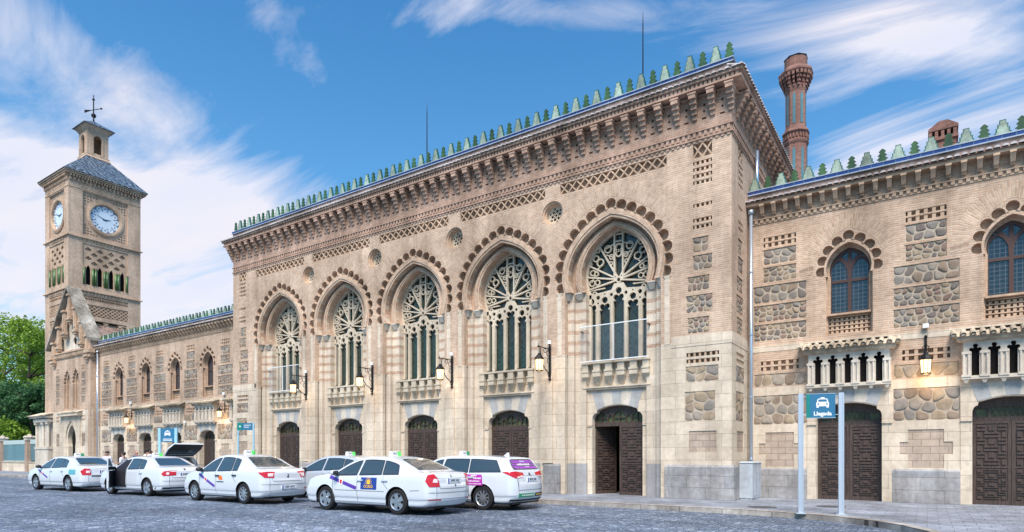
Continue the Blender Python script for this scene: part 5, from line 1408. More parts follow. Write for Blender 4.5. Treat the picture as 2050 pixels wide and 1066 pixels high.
def wheel_mesh(R_, w, style):
    mb = MB()
    prof = [(R_*.66, -w/2), (R_*.93, -w/2), (R_*.985, -w/2+.02), (R_, -w/2+.045), (R_, w/2-.045), (R_*.985, w/2-.02), (R_*.93, w/2), (R_*.66, w/2)]
    mb.lathe((0,0,0), prof, 32, ax='y', caps=False)
    T = mb.mesh('tyre', M['rubber'])
    mb = MB(); f = w/2   # visible face at +y
    mb.lathe((0,0,0), [(R_*.60, -.02), (R_*.60, f-.01), (R_*.67, f+.004), (R_*.67, f-.02)], 32, ax='y', caps=False)
    TT = lambda u, v, d: (u, f-.012-d, v)
    n = {'five': 5, 'ten': 10, 'nine': 9, 'twin': 10}[style]
    for k in range(n):
        a = 2*math.pi*k/n+.3; wi, wo = {'five': (.05, .062), 'ten': (.028, .022), 'nine': (.03, .02), 'twin': (.02, .026)}[style]
        tw_ = .12 if style == 'twin' else 0
        def q(r, s, a=a): return (math.cos(a)*r-math.sin(a)*s, math.sin(a)*r+math.cos(a)*s)
        pl = [q(.03, -wi), q(R_*.61, -wo+tw_*.3), q(R_*.61, wo+tw_*.3), q(.03, wi)]
        mb.prism(pl, 0, .03, TT)
        if style == 'five': pass
    mb.prism(circ(0, 0, .06, 14), -.006, .03, TT)
    for k in range(5): a = 2*math.pi*k/5; 
    mb.k = 1; mb.prism(circ(0, 0, R_*.605, 24), .06, .08, TT)
    RM = mb.mesh('rim', [M['rim'], M['blackpl']])
    return T, RM
WH = {}
def add_wheels(root, c, style, steer=0):
    key = (round(c.R, 3), style)
    if key not in WH: WH[key] = wheel_mesh(c.R, .20, style)
    T, RM = WH[key]
    for xa in (c.wb/2, -c.wb/2):
        for s_ in (-1, 1):
            o = bpy.data.objects.new('wheel', T); sc.collection.objects.link(o); o.parent = root
            o.location = (xa, s_*(c.W-.125), c.R); o.rotation_euler = (0, random.random()*3, (0 if s_ > 0 else math.pi))
            if xa > 0 and steer: o.rotation_euler = (0, .4, R(steer)+(0 if s_ > 0 else math.pi))
            r_ = bpy.data.objects.new('rim', RM); sc.collection.objects.link(r_); r_.parent = o
def plate_text(root, c, z, s, y=0.0, w=.52, blue=True, x_off=.02):
    p_, n_, _ = c.ray(y, z, 'B'); x0 = p_.x-x_off
    mb = MB(); mb.box(x0, x0+.05, y-w/2, y+w/2, z-.055, z+.055)
    if blue: mb.k = 1; mb.box(x0-.003, x0+.01, y+w/2-.045, y+w/2-.004, z-.05, z+.05)
    v, f = text_geo(s, .088, .002); mb.k = 2
    mb.add([(x0-.003, y-.015-a, z+b) for a, b in v], f)
    o = mb.build('number_plate', [M['plate'], M['eu'], M['platetxt']], None); o.parent = root
def roof_sign(root, c, x, lit=True):
    z = c.zt(x)
    mb = MB(); mb.frus((x-.06, x+.06, -.02, .20), (x-.04, x+.04, -.01, .19), z-.01, z+.11)
    v, f = text_geo('TAXI', .07, .001); mb.k = 1
    mb.add([(x-.058, .09-a, z+.05+b) for a, b in v], f)
    o = mb.build('roof_sign', [M['white'], M['platetxt']], None); o.parent = root
    mb = MB(); mb.frus((x-.06, x+.06, -.16, -.025), (x-.04, x+.04, -.15, -.025), z-.01, z+.105)
    o2 = mb.build('green_light', M['taxigreen'] if lit else M['green_st'], None); o2.parent = o
def common(root, c, paint, style, seams=True, mirror=True, wheels=True, steer=0):
    V, F = c.shell()
    me = bpy.data.meshes.new('body'); me.from_pydata([tuple(p) for p in V], [], F); me.materials.append(paint); me.polygons.foreach_set('use_smooth', [True]*len(F)); me.update()
    b = bpy.data.objects.new('body', me); sc.collection.objects.link(b); b.parent = root
    # underside and wheel wells
    mb = MB(); mb.box(c.xr+.15, c.xf-.15, -c.W*.78, c.W*.78, .17, .24)
    for xa in (c.wb/2, -c.wb/2):
        for s_ in (-1, 1):
            n = 14; ra = c.R+.06; vs = []
            for k in range(n+1):
                a = math.pi*k/n
                for y in (.42, c.W*.955): vs.append((xa+ra*math.cos(a), s_*y, c.R+ra*math.sin(a)))
            for k in range(2):
                for y in (.42, c.W*.955): vs.append((xa+(ra if k == 0 else -ra), s_*y, .18))
            fs = [(2*k, 2*k+1, 2*k+3, 2*k+2) for k in range(n)]
            fs.append(tuple([2*k for k in range(n+1)]+[2*n+4, 2*n+2][0:2]))
            mb.add(vs, fs)
    o = mb.build('underbody', M['blackpl'], None); o.parent = root
    # glass
    gl = MB(); fr = MB()
    for q in c.sg:
        for sd in 'LR':
            c.patch(gl, q, sd, .006)
            cx = sum(p[0] for p in q)/len(q); cz = sum(p[1] for p in q)/len(q)
            c.strip(fr, q+[q[0]], sd, .011, .008)
    o = gl.build('side_glass', M['cglass'], None, True); o.parent = root
    o = fr.build('window_trim', M['blackpl'], None); o.parent = root
    ws = MB(); x0, x1 = c.pil['ws']
    def wq(x, inset): return c.rail(x)[0]-inset
    q = [(x0, -wq(x0, .06)), (x1, -wq(x1, .05)), (x1, wq(x1, .05)), (x0, wq(x0, .06))]
    c.patch(ws, q, 'T', .006)
    o = ws.build('windscreen', M['cglass'], None, True); o.parent = root
    rw = MB(); y0, z0, y1, z1 = c.rg      # rear glass half widths/heights seen from behind
    c.patch(rw, [(-y0, z0), (y0, z0), (y1, z1-.02), (y1*.8, z1), (-y1*.8, z1), (-y1, z1-.02)], 'B', .006, .05)
    o = rw.build('rear_window', M['cglass'], None, True); o.parent = root
    if mirror:
        xm = c.pil['mirror']
        for s_ in (-1, 1):
            mb = MB(); zz = c.zb(xm)+.10; mb.ball((xm, s_*(c.W+.09), zz), .075, .105, .072, 12, 8)
            mb.k = 1; mb.box(xm-.078, xm-.06, s_*(c.W+.09)-.085, s_*(c.W+.09)+.085, zz-.05, zz+.05); mb.box(xm-.02, xm+.03, min(s_*(c.W-.05), s_*(c.W+.05)), max(s_*(c.W-.05), s_*(c.W+.05)), zz-.07, zz-.04)
            o = mb.build('door_mirror', [M['blackpl'] if c.pil.get('bm') else paint, M['blackpl']], None, True); o.parent = root
    if seams:
        mb = MB()
        for pl in c.pil['seams']:
            for sd in 'LR': c.strip(mb, pl, sd, .0065, .005)
        for pl in c.pil.get('rseams', []): c.strip(mb, pl, 'B', .0065, .005)
        o = mb.build('panel_gaps', M['seam'], None); o.parent = root
        for x, z in c.pil['handles']:
            for s_, sd in ((1, 'L'), (-1, 'R')):
                p_, n_, _ = c.ray(x, z, sd); mb = MB(); mb.box(x-.11, x+.09, min(p_.y-.01*s_, p_.y+.035*s_), max(p_.y-.01*s_, p_.y+.035*s_), z-.018, z+.018)
                o = mb.build('door_handle', paint if not c.pil.get('bh') else M['blackpl'], None); o.parent = root
    for s_ in (-1, 1):           # front lamps and grille
        mb = MB(); c.patch(mb, [(s_*c.W*.50, .62), (s_*c.W*.93, .66), (s_*c.W*.93, .74), (s_*c.W*.55, .72)], 'F', .006, .05)
        o = mb.build('headlight', M['clearlens'], None, True)
        if o: o.parent = root
    mb = MB(); c.patch(mb, [(-.38, .50), (.38, .50), (.42, .64), (-.42, .64)], 'F', .005); c.patch(mb, [(-.5, .27), (.5, .27), (.45, .38), (-.45, .38)], 'F', .005)
    o = mb.build('grille', M['blackpl'], None)
    if o: o.parent = root
    if wheels: add_wheels(root, c, style, steer)
def tail(root, c, pq, inner=None):
    """tail lamps wrapped round the rear corner: polygons in (u, z), u measured along the 45 degree diagonal from the corner"""
    u0 = (c.xr+c.W*.84)*math.sqrt(.5)
    for s_, sd in ((1, 'Q'), (-1, 'P')):
        mb = MB(); c.patch(mb, [(u0+u, z) for u, z in pq], sd, .009, .04)
        if inner: mb.k = 1; c.patch(mb, [(u0+u, z) for u, z in inner], sd, .013, .04)
        o = mb.build('tail_light', [M['red'], M['clearlens']], None, True); o.parent = root
def stripe(root, c, x0, z0, x1, z1, w, sides='LR', shield=True, mat='purple'):
    mb = MB()
    for sd in sides:
        dx_, dz_ = x1-x0, z1-z0; L = math.hypot(dx_, dz_); nx, nz = -dz_/L*w, dx_/L*w
        c.patch(mb, [(x0-nx, z0-nz), (x1-nx, z1-nz), (x1+nx, z1+nz), (x0+nx, z0+nz)], sd, .005, .05)
        if shield:
            k_ = mb.k; xm, zm = (x0+x1)/2-dx_*.06, (z0+z1)/2-dz_*.06; mb.k = 1; c.patch(mb, [(xm-.075, zm+.03), (xm-.05, zm+.085), (xm+.05, zm+.085), (xm+.075, zm+.03), (xm+.06, zm-.06), (xm, zm-.10), (xm-.06, zm-.06)], sd, .008, .05)
            mb.k = 2; c.patch(mb, [(xm-.045, zm+.05), (xm+.045, zm+.05), (xm+.04, zm-.03), (xm, zm-.065), (xm-.04, zm-.03)], sd, .011, .05); mb.k = k_
    o = mb.build('door_stripe', [M[mat], M['sticker_white'], M['crest']], None); o.parent = root
def sticker(root, c, poly, side, mat, extra=None, name='door_sticker'):
    mb = MB(); c.patch(mb, poly, side, .006, .06)
    mats = [M[mat]]
    if extra:
        for mname, polys in extra:
            mats.append(M[mname]); mb.k = len(mats)-1
            for q in polys: c.patch(mb, q, side, .010, .05)
    o = mb.build(name, mats, None); o.parent = root; return o
def rr(x0, x1, z0, z1): return [(x0, z0), (x1, z0), (x1, z1), (x0, z1)]
def words(c, side, cx, cz, s, size, mirror=1):
    """lettering laid on the body; returns polygons by glyph faces"""
    v, f = text_geo(s, size, .001)
    return [[(cx+mirror*v[i][0], cz+v[i][1]) for i in (q if mirror > 0 else reversed(q))] for q in f]
def lay_text(root, c, side, cx, cz, s, size, mat, name='lettering', flip=-1):
    v, f = text_geo(s, size, .002); mb = MB(); out = []
    for a, b in v:
        p_, n_, d_ = c.ray(cx+flip*a, cz+b, side)
        if p_ is None: return
        if n_.dot(d_) > 0: n_ = -n_
        out.append(tuple(p_+n_*.013))
    mb.add(out, f); o = mb.build(name, M[mat], None); o.parent = root
GRP = 'white taxis waiting in front of the station'
def car_root(x, y, head, label, cat='taxi', name='parked_taxi', grp=GRP):
    return thing(name, (x, y, -.12), label, cat, grp, R(head))
def sedan(wb, fo, ro, W, H, Rw, cowl, roof0, roof1, rgb, deck, tailz, hood=.86, belt0=.90, belt1=.97, **k):
    xf, xr = wb/2+fo, -wb/2-ro
    top = [(xr, tailz-.06), (xr+.05, tailz), (xr+.30, deck), (rgb, deck+.05), (rgb+.35, deck+.22), (roof1-.25, H-.055), (roof1, H-.02), ((roof0+roof1)/2, H), (roof0, H-.035), (roof0+.28, H-.12), (cowl-.35, H-.34), (cowl, belt0+.10), (cowl+.35, belt0+.05), (xf-.35, hood-.05), (xf-.12, hood-.14), (xf, .60)]
    return top
# ---- nearest saloon: notchback with navy sticker
def make_D():
    wb, fo, ro = 2.58, .92, 1.07
    top = [(-2.36,.90),(-2.32,.98),(-2.18,1.045),(-1.90,1.075),(-1.62,1.19),(-1.05,1.395),(-.70,1.45),(-.25,1.465),(.12,1.44),(.45,1.335),(.95,1.08),(1.12,1.01),(1.5,.96),(1.9,.87),(2.1,.77),(2.21,.60)]
    belt = [(-2.4,.96),(-1.5,.965),(0,.93),(1.1,.90),(2.2,.80)]
    c = Car(wb, fo, ro, 1.77, 1.465, .32, top, belt, [], {}, (.60, 1.10, .50, 1.37))
    c.sg = [c.glasspoly(1.0, .12, .86, .06), c.glasspoly(.03, -.75, -.03, -.72), c.glasspoly(-.80, -1.32, -.77, -1.26)]
    c.pil = {'ws': (1.05, .30), 'mirror': .83, 'handles': [(-.02+.0, .83), (-.88, .84)],
             'seams': [[(1.0,.9),(.98,.5),(.92,.27)], [(.08,.93),(.06,.27)], [(-.82,.95),(-.86,.75),(-1.0,.62)], [(.92,.27),(-.9,.27)], [(.9,.56),(-.88,.56)], [(-2.0,.62),(-1.72,.60)]], 'rseams': [[(-.56,.96),(-.52,.66),(.52,.66),(.56,.96)], [(-.8,.56),(.8,.56)]]}
    return c
root = car_root(-12.14, 11.83, 181.5, 'nearest white saloon taxi with a navy sun sticker on its rear door', )
c = make_D(); common(root, c, M['paint'], 'five')
tail(root, c, [(-.16,.70),(.10,.70),(.19,.84),(.14,.99),(-.03,1.0),(-.14,.84)], [(-.11,.80),(.02,.81),(-.01,.90),(-.10,.88)])
stripe(root, c, 1.12, .90, .10, .62, .045)
sticker(root, c, rr(-.62, -.06, .60, .90), 'L', 'navy', [('yellow', [circ(-.34, .79, .065, 12)]+[[(-.34+.085*math.cos(R(a-7)), .79+.085*math.sin(R(a-7))), (-.34+.125*math.cos(R(a)), .79+.125*math.sin(R(a))), (-.34+.085*math.cos(R(a+7)), .79+.085*math.sin(R(a+7)))][::-1] for a in range(0, 181, 22)]+[rr(-.47, -.21, .735, .745)])])
lay_text(root, c, 'L', -.34, .67, 'OCASO', .095, 'yellow', 'sticker_lettering')
plate_text(root, c, .84, '2495 HKJ'); roof_sign(root, c, -.45)
sticker(root, c, rr(-.80, -.50, .38, .405), 'B', 'red', name='reflector'); sticker(root, c, rr(.50, .80, .38, .405), 'B', 'red', name='reflector')
sticker(root, c, [(-.03,.93),(.03,.93),(0,.99)], 'B', 'blackpl', name='boot_badge'); lay_text(root, c, 'B', 0, .72, 'SP', .06, 'platetxt', 'boot_lettering')
# ---- second saloon
top = [(-2.28,.92),(-2.24,1.0),(-2.10,1.065),(-1.78,1.10),(-1.50,1.20),(-1.02,1.43),(-.72,1.495),(-.25,1.525),(.15,1.50),(.50,1.38),(.98,1.09),(1.12,1.02),(1.5,.96),(1.82,.87),(2.0,.76),(2.09,.60)]
c = Car(2.63, .78, .96, 1.73, 1.525, .315, top, [(-2.3,.98),(-1.3,.98),(0,.95),(1.1,.92),(2.1,.8)], [], {}, (.60,1.12,.50,1.42))
c.sg = [c.glasspoly(1.02, .16, .9, .08), c.glasspoly(.07, -.68, -.0, -.64), c.glasspoly(-.73, -.98, -.69, -.98)]
c.pil = {'ws': (1.05, .32), 'mirror': .86, 'bm': 1, 'bh': 1, 'handles': [(.02, .84), (-.86, .86)], 'seams': [[(1.02,.92),(1.0,.5),(.95,.27)], [(.12,.94),(.08,.27)], [(-.78,.96),(-.84,.75),(-.98,.64)], [(.95,.27),(-.92,.27)]], 'rseams': [[(-.56,.98),(-.5,.70),(.5,.70),(.56,.98)], [(-.8,.60),(.8,.60)]]}
root = car_root(-18.45, 11.72, 181, 'white saloon taxi with black door handles and a small orange sticker on its doors')
common(root, c, M['paint'], 'nine')
tail(root, c, [(-.19,.80),(.06,.80),(.25,.96),(.0,.98),(-.19,.97)], [(-.16,.84),(-.03,.84),(-.02,.93),(-.16,.93)])
stripe(root, c, 1.05, .88, .14, .50, .04)
sticker(root, c, [(-.12,.70),(-.02,.78),(-.10,.84),(-.22,.84),(-.28,.72),(-.20,.70)], 'L', 'orange'); sticker(root, c, rr(-.34, .04, .635, .665), 'L', 'platetxt', name='sticker_lettering')
plate_text(root, c, .52, '1280 HDC', y=.0); roof_sign(root, c, -.42)
sticker(root, c, rr(-.76, -.58, .44, .47), 'B', 'red', name='reflector'); sticker(root, c, [(-.03,.80),(.04,.80),(.04,.83),(-.03,.86),(.03,.90),(-.04,.90)], 'B', 'blackpl', name='boot_badge')
mb = MB(); mb.cyl((-.62,0,c.zt(-.62)), (-.72,0,c.zt(-.62)+.16), .012, .005, 6); o = mb.build('aerial', M['blackpl'], None); o.parent = root
# ---- saloon with the open door
top = [(-2.27,.92),(-2.23,.99),(-2.05,1.06),(-1.75,1.09),(-1.45,1.20),(-.98,1.40),(-.68,1.45),(-.22,1.465),(.15,1.44),(.48,1.335),(.98,1.08),(1.12,1.01),(1.5,.96),(1.88,.86),(2.08,.76),(2.18,.60)]
c = Car(2.58, .89, 1.0, 1.78, 1.465, .32, top, [(-2.3,.96),(-1.4,.965),(0,.93),(1.1,.90),(2.2,.80)], [], {}, (.60,1.10,.48,1.37))
c.sg = [c.glasspoly(1.0, .14, .86, .07), c.glasspoly(.04, -.72, -.03, -.70), c.glasspoly(-.77, -1.05, -.74, -1.02)]
c.pil = {'ws': (1.05, .30), 'mirror': .83, 'handles': [(-.88, .84)], 'seams': [[(1.0,.9),(.98,.5),(.92,.27)], [(.08,.93),(.06,.27)], [(-.82,.95),(-.86,.75),(-1.0,.62)], [(.92,.27),(-.9,.27)]], 'rseams': [[(-.56,.96),(-.52,.68),(.52,.68),(.56,.96)], [(-.8,.56),(.8,.56)]]}
root = car_root(-24.6, 11.85, 183, 'white saloon taxi with its front door standing open and round twin rear lamps')
common(root, c, M['paint'], 'five')
tail(root, c, [(-.26,.76),(.10,.74),(.17,.82),(.08,.91),(-.26,.93)], circ(-.03,.83,.05,10))
plate_text(root, c, .80, '8420 FTV'); roof_sign(root, c, -.45)
mb = MB(); c.patch(mb, [(-.85,.20),(.85,.20),(.85,.34),(-.85,.34)], 'B', .006, .06); o = mb.build('rear_bumper_trim', M['blackpl'], None, True); o.parent = root
sticker(root, c, circ(.02, .97, .035, 10), 'B', 'blackpl', name='boot_badge')
mb = MB(); c.patch(mb, [(.96,.30),(.10,.30),(.10,.90),(.12,.95),(.08,1.30),(.42,1.30),(.93,.98),(.98,.88)][::-1], 'L', .012, .06); 
o = mb.build('door_opening', M['seat'], None); o.parent = root
mb = MB(); dW = .84
for z0, z1, y0, y1 in ((.28, .55, .0, .055), (.55, .92, -.01, .06)): mb.box(-dW, 0, y0, y1, z0, z1)
mb.k = 1; mb.box(-dW+.04, -.04, -.03, .0, .30, .90)
mb.k = 0
for a, b in (((-dW, .92), (-dW+.02, 1.36)), ((-dW+.02, 1.36), (-.55, 1.36)), ((-.55, 1.36), (-.02, .92))):
    mb.cyl((a[0], .02, a[1]), (b[0], .02-(.0), b[1]), .022, None, 6)
mb.k = 2; mb.prism([(-dW+.03, .93), (-.06, .93), (-.53, 1.34), (-dW+.04, 1.34)], .015, .022, lambda u, v, d: (u, d, v))
o = mb.build('open_door', [M['paint'], M['blackpl'], M['cglass']], None); o.parent = root; o.location = (.93, .88, 0); o.rotation_euler = (0, 0, R(-38))
# ---- farthest saloon
top = [(-2.50,.92),(-2.46,.99),(-2.25,1.06),(-1.90,1.09),(-1.55,1.20),(-1.02,1.40),(-.72,1.45),(-.22,1.465),(.18,1.44),(.52,1.335),(1.03,1.08),(1.18,1.01),(1.55,.96),(1.95,.86),(2.18,.76),(2.30,.60)]
c = Car(2.72, .92, 1.12, 1.82, 1.465, .325, top, [(-2.5,.96),(-1.4,.965),(0,.93),(1.1,.90),(2.3,.80)], [], {}, (.62,1.10,.50,1.37))
c.sg = [c.glasspoly(1.04, .16, .9, .09), c.glasspoly(.06, -.76, -.0, -.74), c.glasspoly(-.81, -1.2, -.78, -1.15)]
c.pil = {'ws': (1.1, .34), 'mirror': .86, 'bm': 1, 'handles': [(-.0, .83), (-.9, .84)], 'seams': [[(1.03,.9),(1.0,.5),(.95,.27)], [(.10,.93),(.08,.27)], [(-.86,.95),(-.9,.75),(-1.05,.62)], [(.95,.27),(-.95,.27)]], 'rseams': [[(-.56,.96),(-.52,.68),(.52,.68),(.56,.96)]]}
root = car_root(-30.55, 11.55, 184, 'farthest white saloon taxi, the leftmost, with a pale blue sticker behind its rear door')
common(root, c, M['paint'], 'five')
tail(root, c, [(-.16,.68),(.12,.68),(.20,.84),(.05,.96),(-.12,.92)], [(-.12,.77),(.0,.77),(.0,.86),(-.12,.86)])
stripe(root, c, 1.15, .88, .28, .55, .035)
t = NT('teal_sticker'); M['tealst'] = t.done((.10,.36,.42), .4)
sticker(root, c, rr(-1.95, -1.45, .70, .90), 'L', 'tealst'); plate_text(root, c, .82, '3716 GBN'); roof_sign(root, c, -.4, False)
mb = MB(); c.patch(mb, rr(-.75, .55, .62, .66), 'B', .008, .06); o = mb.build('boot_strip', M['blackpl'], None); o.parent = root
# ---- estate car parked by the kerb
top = [(-2.30,.92),(-2.27,1.04),(-2.12,1.20),(-1.98,1.36),(-1.88,1.42),(-1.5,1.455),(-.9,1.48),(-.25,1.485),(.2,1.455),(.55,1.34),(1.08,1.09),(1.25,1.02),(1.6,.96),(1.95,.86),(2.12,.76),(2.22,.60)]
c = Car(2.60, .92, 1.0, 1.76, 1.485, .325, top, [(-2.3,1.0),(-1.4,.99),(0,.95),(1.2,.90),(2.2,.80)], [], {}, (.66,1.08,.56,1.36), tilt=.42)
c.sg = [c.glasspoly(1.12, .2, .98, .12), c.glasspoly(.11, -.80, .03, -.78), c.glasspoly(-.85, -1.86, -.83, -1.66)]
c.pil = {'ws': (1.15, .38), 'mirror': .9, 'handles': [(.0, .86), (-.92, .88)], 'seams': [[(1.08,.92),(1.05,.5),(1.0,.27)], [(.15,.94),(.12,.27)], [(-.86,.98),(-.9,.75),(-1.02,.64)], [(1.0,.27),(-.95,.27)]], 'rseams': [[(-.66,1.0),(-.62,.55),(.62,.55),(.66,1.0)]]}
root = car_root(-11.2, 14.05, 182, 'white estate taxi parked by the kerb with magenta stickers and violet rear window')
common(root, c, M['paint'], 'twin')
tail(root, c, [(-.27,.93),(.0,.86),(.10,.90),(.34,1.02),(.0,1.04),(-.26,1.0)], [(-.22,.90),(-.06,.86),(-.03,.90),(-.2,.93)])
o = sticker(root, c, [(-.62,1.09),(.62,1.09),(.55,1.33),(-.55,1.33)], 'B', 'violet', [('sticker_white', [])], 'window_film')
M['film_text'] = m_simple('film_lettering', (.72,.66,.76), .5)
def dashes(y0, y1, z, h, n, seed):
    rn_ = random.Random(seed); q = []; w_ = (y1-y0)/n
    for i in range(n):
        a_ = y0+w_*i+w_*.12; b_ = a_+w_*rn_.uniform(.6, .76); k_ = rn_.uniform(.75, 1.0)*h; q.append(rr(a_, b_, z, z+k_))
    return q
sticker(root, c, circ(.02, 1.225, .004, 4), 'B', 'film_text', [('film_text', dashes(-.12, .12, 1.285, .03, 4, 1)+dashes(-.32, .34, 1.19, .055, 11, 2)+dashes(-.22, -.02, 1.145, .02, 4, 3))], 'film_lettering')
sticker(root, c, [(-1.32,.66),(-.78,.66),(-.72,.95),(-1.28,.95)], 'L', 'magenta', [('sticker_white', dashes(-1.12, -.92, .905, .03, 4, 5)+dashes(-1.26, -.76, .83, .045, 10, 6)+dashes(-1.22, -.82, .755, .04, 9, 7)+dashes(-1.27, -.80, .69, .025, 14, 8))])
plate_text(root, c, .82, '8059 JXM'); roof_sign(root, c, -.1, False)
sticker(root, c, rr(-.05, .62, .36, .46), 'B', 'green_st', [('sticker_white', dashes(.0, .52, .395, .035, 8, 9))], name='bumper_sticker'); sticker(root, c, rr(-.62, -.08, .36, .46), 'B', 'platetxt', [('yellow', dashes(-.55, -.12, .395, .035, 7, 10))], name='bumper_sticker')
sticker(root, c, circ(0, .955, .045, 12), 'B', 'platetxt', name='boot_badge')
mb = MB(); c.patch(mb, [(-.86,.26),(.86,.26),(.80,.31),(-.80,.31)], 'B', .008, .06); o = mb.build('rear_bumper_trim', M['blackpl'], None, True); o.parent = root
mb = MB(); mb.frus((-1.62,-1.42,-.03,.03), (-1.60,-1.56,-.008,.008), c.zt(-1.5)-.02, c.zt(-1.5)+.09); o = mb.build('aerial', M['paint'], None); o.parent = root
# ---- hatchback half hidden between the two nearest saloons
top = [(-2.15,.90),(-2.12,1.06),(-1.95,1.22),(-1.6,1.34),(-1.0,1.45),(-.4,1.49),(0,1.485),(.35,1.43),(.75,1.27),(1.25,1.04),(1.5,.97),(1.85,.86),(2.05,.75),(2.16,.60)]
c = Car(2.7, .83, .83, 1.74, 1.49, .315, top, [(-2.2,1.0),(-1.3,1.0),(0,.95),(1.2,.90),(2.2,.80)], [], {}, (.6,1.1,.5,1.3), tilt=.45)
c.sg = [c.glasspoly(1.12, .16, .95, .1), c.glasspoly(.07, -.82, .0, -.80), c.glasspoly(-.87, -1.3, -.84, -1.2)]
c.pil = {'ws': (1.2, .45), 'mirror': .95, 'handles': [(.0, .86), (-.92, .88)], 'seams': [[(1.08,.92),(1.0,.27)], [(.11,.94),(.1,.27)]]}
root = car_root(-16.75, 14.45, 182, 'pale silver hatchback taxi half hidden between the two nearest saloons')
common(root, c, M['paint2'], 'ten'); roof_sign(root, c, -.35)
# ---- hatchback with raised tailgate
top = [(-2.05,.88),(-2.0,1.0),(-1.92,1.10),(-1.72,1.40),(-1.5,1.45),(-1.0,1.49),(-.4,1.50),(0,1.49),(.35,1.42),(.8,1.22),(1.15,1.04),(1.5,.97),(1.85,.86),(2.05,.75),(2.16,.60)]
c = Car(2.6, .86, .75, 1.76, 1.50, .315, top, [(-2.1,1.0),(-1.3,.98),(0,.95),(1.2,.90),(2.2,.80)], [], {}, (.6,.6,.5,1.36), tilt=.42)
c.sg = [c.glasspoly(1.05, .16, .9, .1), c.glasspoly(.07, -.8, .0, -.78), c.glasspoly(-.85, -1.45, -.83, -1.35)]
c.pil = {'ws': (1.15, .4), 'mirror': .9, 'handles': [(.0, .86), (-.9, .88)], 'seams': [[(1.05,.92),(1.0,.27)], [(.11,.94),(.1,.27)]]}
root = car_root(-29.2, 14.4, 182, 'white hatchback behind the open-door taxi with its tailgate raised', 'car', 'hatchback')
common(root, c, M['paint'], 'ten')
mb = MB()
TG = lambda u, v, d: (-d, u, -v)
mb.plate([(-.66,0),(.66,0),(.74,.60),(.66,.98),(-.66,.98),(-.74,.60)], [[(-.56,.10),(.56,.10),(.62,.55),(-.62,.55)]], 0, .06, TG, True)
mb.k = 2; mb.plate([(-.64,.02),(.64,.02),(.72,.60),(.64,.96),(-.64,.96),(-.72,.60)], [[(-.57,.11),(.57,.11),(.62,.54),(-.62,.54)]], -.012, -.001, TG, True)
mb.k = 1; mb.plate([(-.57,.09),(.57,.09),(.63,.56),(-.63,.56)], [], .03, .036, TG, True)
mb.k = 2; mb.box(-.075, -.055, -.25, .25, -.74, -.66)
for y in (-.18,-.06,.06,.18): mb.box(-.08, -.0752, y-.03, y+.03, -.72, -.69)
o = mb.build('tailgate', [M['paint'], M['cglass'], M['blackpl']], None); o.parent = root; o.location = (-1.62, 0, 1.44); o.rotation_euler = (0, R(122), 0)
mb = MB()
for s_ in (-1, 1): mb.cyl((-1.95, s_*.62, 1.05), (-2.0, s_*.62, 1.68), .012, None, 6)
o = mb.build('gas_strut', M['blackpl'], None); o.parent = root

# ================================================================ wall lanterns
def point_light(parent, loc, w):
    l = bpy.data.lights.new('lamp_light', 'POINT'); l.energy = w; l.color = (1.0, .66, .34); l.shadow_soft_size = .12
    o = bpy.data.objects.new('lamp_light', l); sc.collection.objects.link(o); o.parent = parent; o.location = loc
def lantern_geo(mb, gl, y, zt, r=.15, h_=.34):
    # roof, frame, glass hanging below (0,y,zt)
    mb.lathe((0, y, zt), [(.012, .0), (.012, -.10), (.05, -.12), (.06, -.16), (.10, -.20), (r+.02, -.30), (r+.02, -.33)], 8)
    z1 = zt-.33; z0 = z1-h_
    for k in range(8):
        a = math.pi*k/4+math.pi/8; mb.cyl((r*math.cos(a), y+r*math.sin(a), z1), (r*.82*math.cos(a), y+r*.82*math.sin(a), z0), .010, None, 4)
    mb.lathe((0, y, 0), [(r*.86, z0), (r*.86, z0-.03), (.04, z0-.06), (.0, z0-.10)], 8)
    gl.lathe((0, y, 0), [(r*.80, z0+.005), (r*.96, z1-.005)], 8, a0=math.pi/8)
def make_bracket_lamp():
    r = thing('wall_lantern', (0,0,0), 'x', 'wall lamp', 'lit bracket lanterns on the piers of the hall')
    mb = MB(); gl = MB()
    mb.box(-.035, .035, -.05, 0, -1.05, .05); mb.cyl((0,-.03,.05), (0,-.03,.16), .04, .02, 8); mb.ball((0,-.03,-1.08), .055)
    mb.cyl((0,-.04,-.02), (0,-.78,-.02), .020, None, 6); mb.ball((0,-.80,-.02), .035)
    pts = [(0, -.04-.62*math.sin(t_), -.85+.80*(1-math.cos(t_))) for t_ in [math.pi/2*k/8 for k in range(9)]]; mb.tube(pts, .016, 6)
    for k in range(14): pass
    def ring(cy, cz, rr_): mb.tube([(0, cy+rr_*math.cos(2*math.pi*k/12), cz+rr_*math.sin(2*math.pi*k/12)) for k in range(13)], .012, 5)
    ring(-.14, -.18, .10); ring(-.36, -.11, .075); ring(-.12, -.44, .08); ring(-.09, -.95, .05)
    mb.box(-.02, .02, -.14, -.03, -.90, -.86)
    mb.cyl((0,-.78,-.02), (0,-.78,.10), .012, .004, 5); mb.cyl((0,-.74,-.02), (0,-.74,-.16), .008, None, 5)
    mb.build('bracket', M['iron'], r)
    m2 = MB(); lantern_geo(m2, gl, -.74, -.14, .155, .36)
    h_ = m2.build('lantern_frame', M['iron'], r); g = gl.build('lamp_glass', M['lampglow'], h_)
    m3 = MB(); m3.cyl((.0,-.06,.16), (.0,-.06,.29), .07, .06, 10); m3.build('white_spotlight', M['white'], r)
    point_light(r, (0, -.74, -1.05), 6)
    return r
LB = ['lit bracket lantern on the first hall pier from the left, beside the glass screen', 'lit bracket lantern on the hall pier between the second and third arches', 'lit bracket lantern on the hall pier between the third and fourth arches', 'lit bracket lantern on the hall pier between the fourth and largest arches']
lp = make_bracket_lamp()
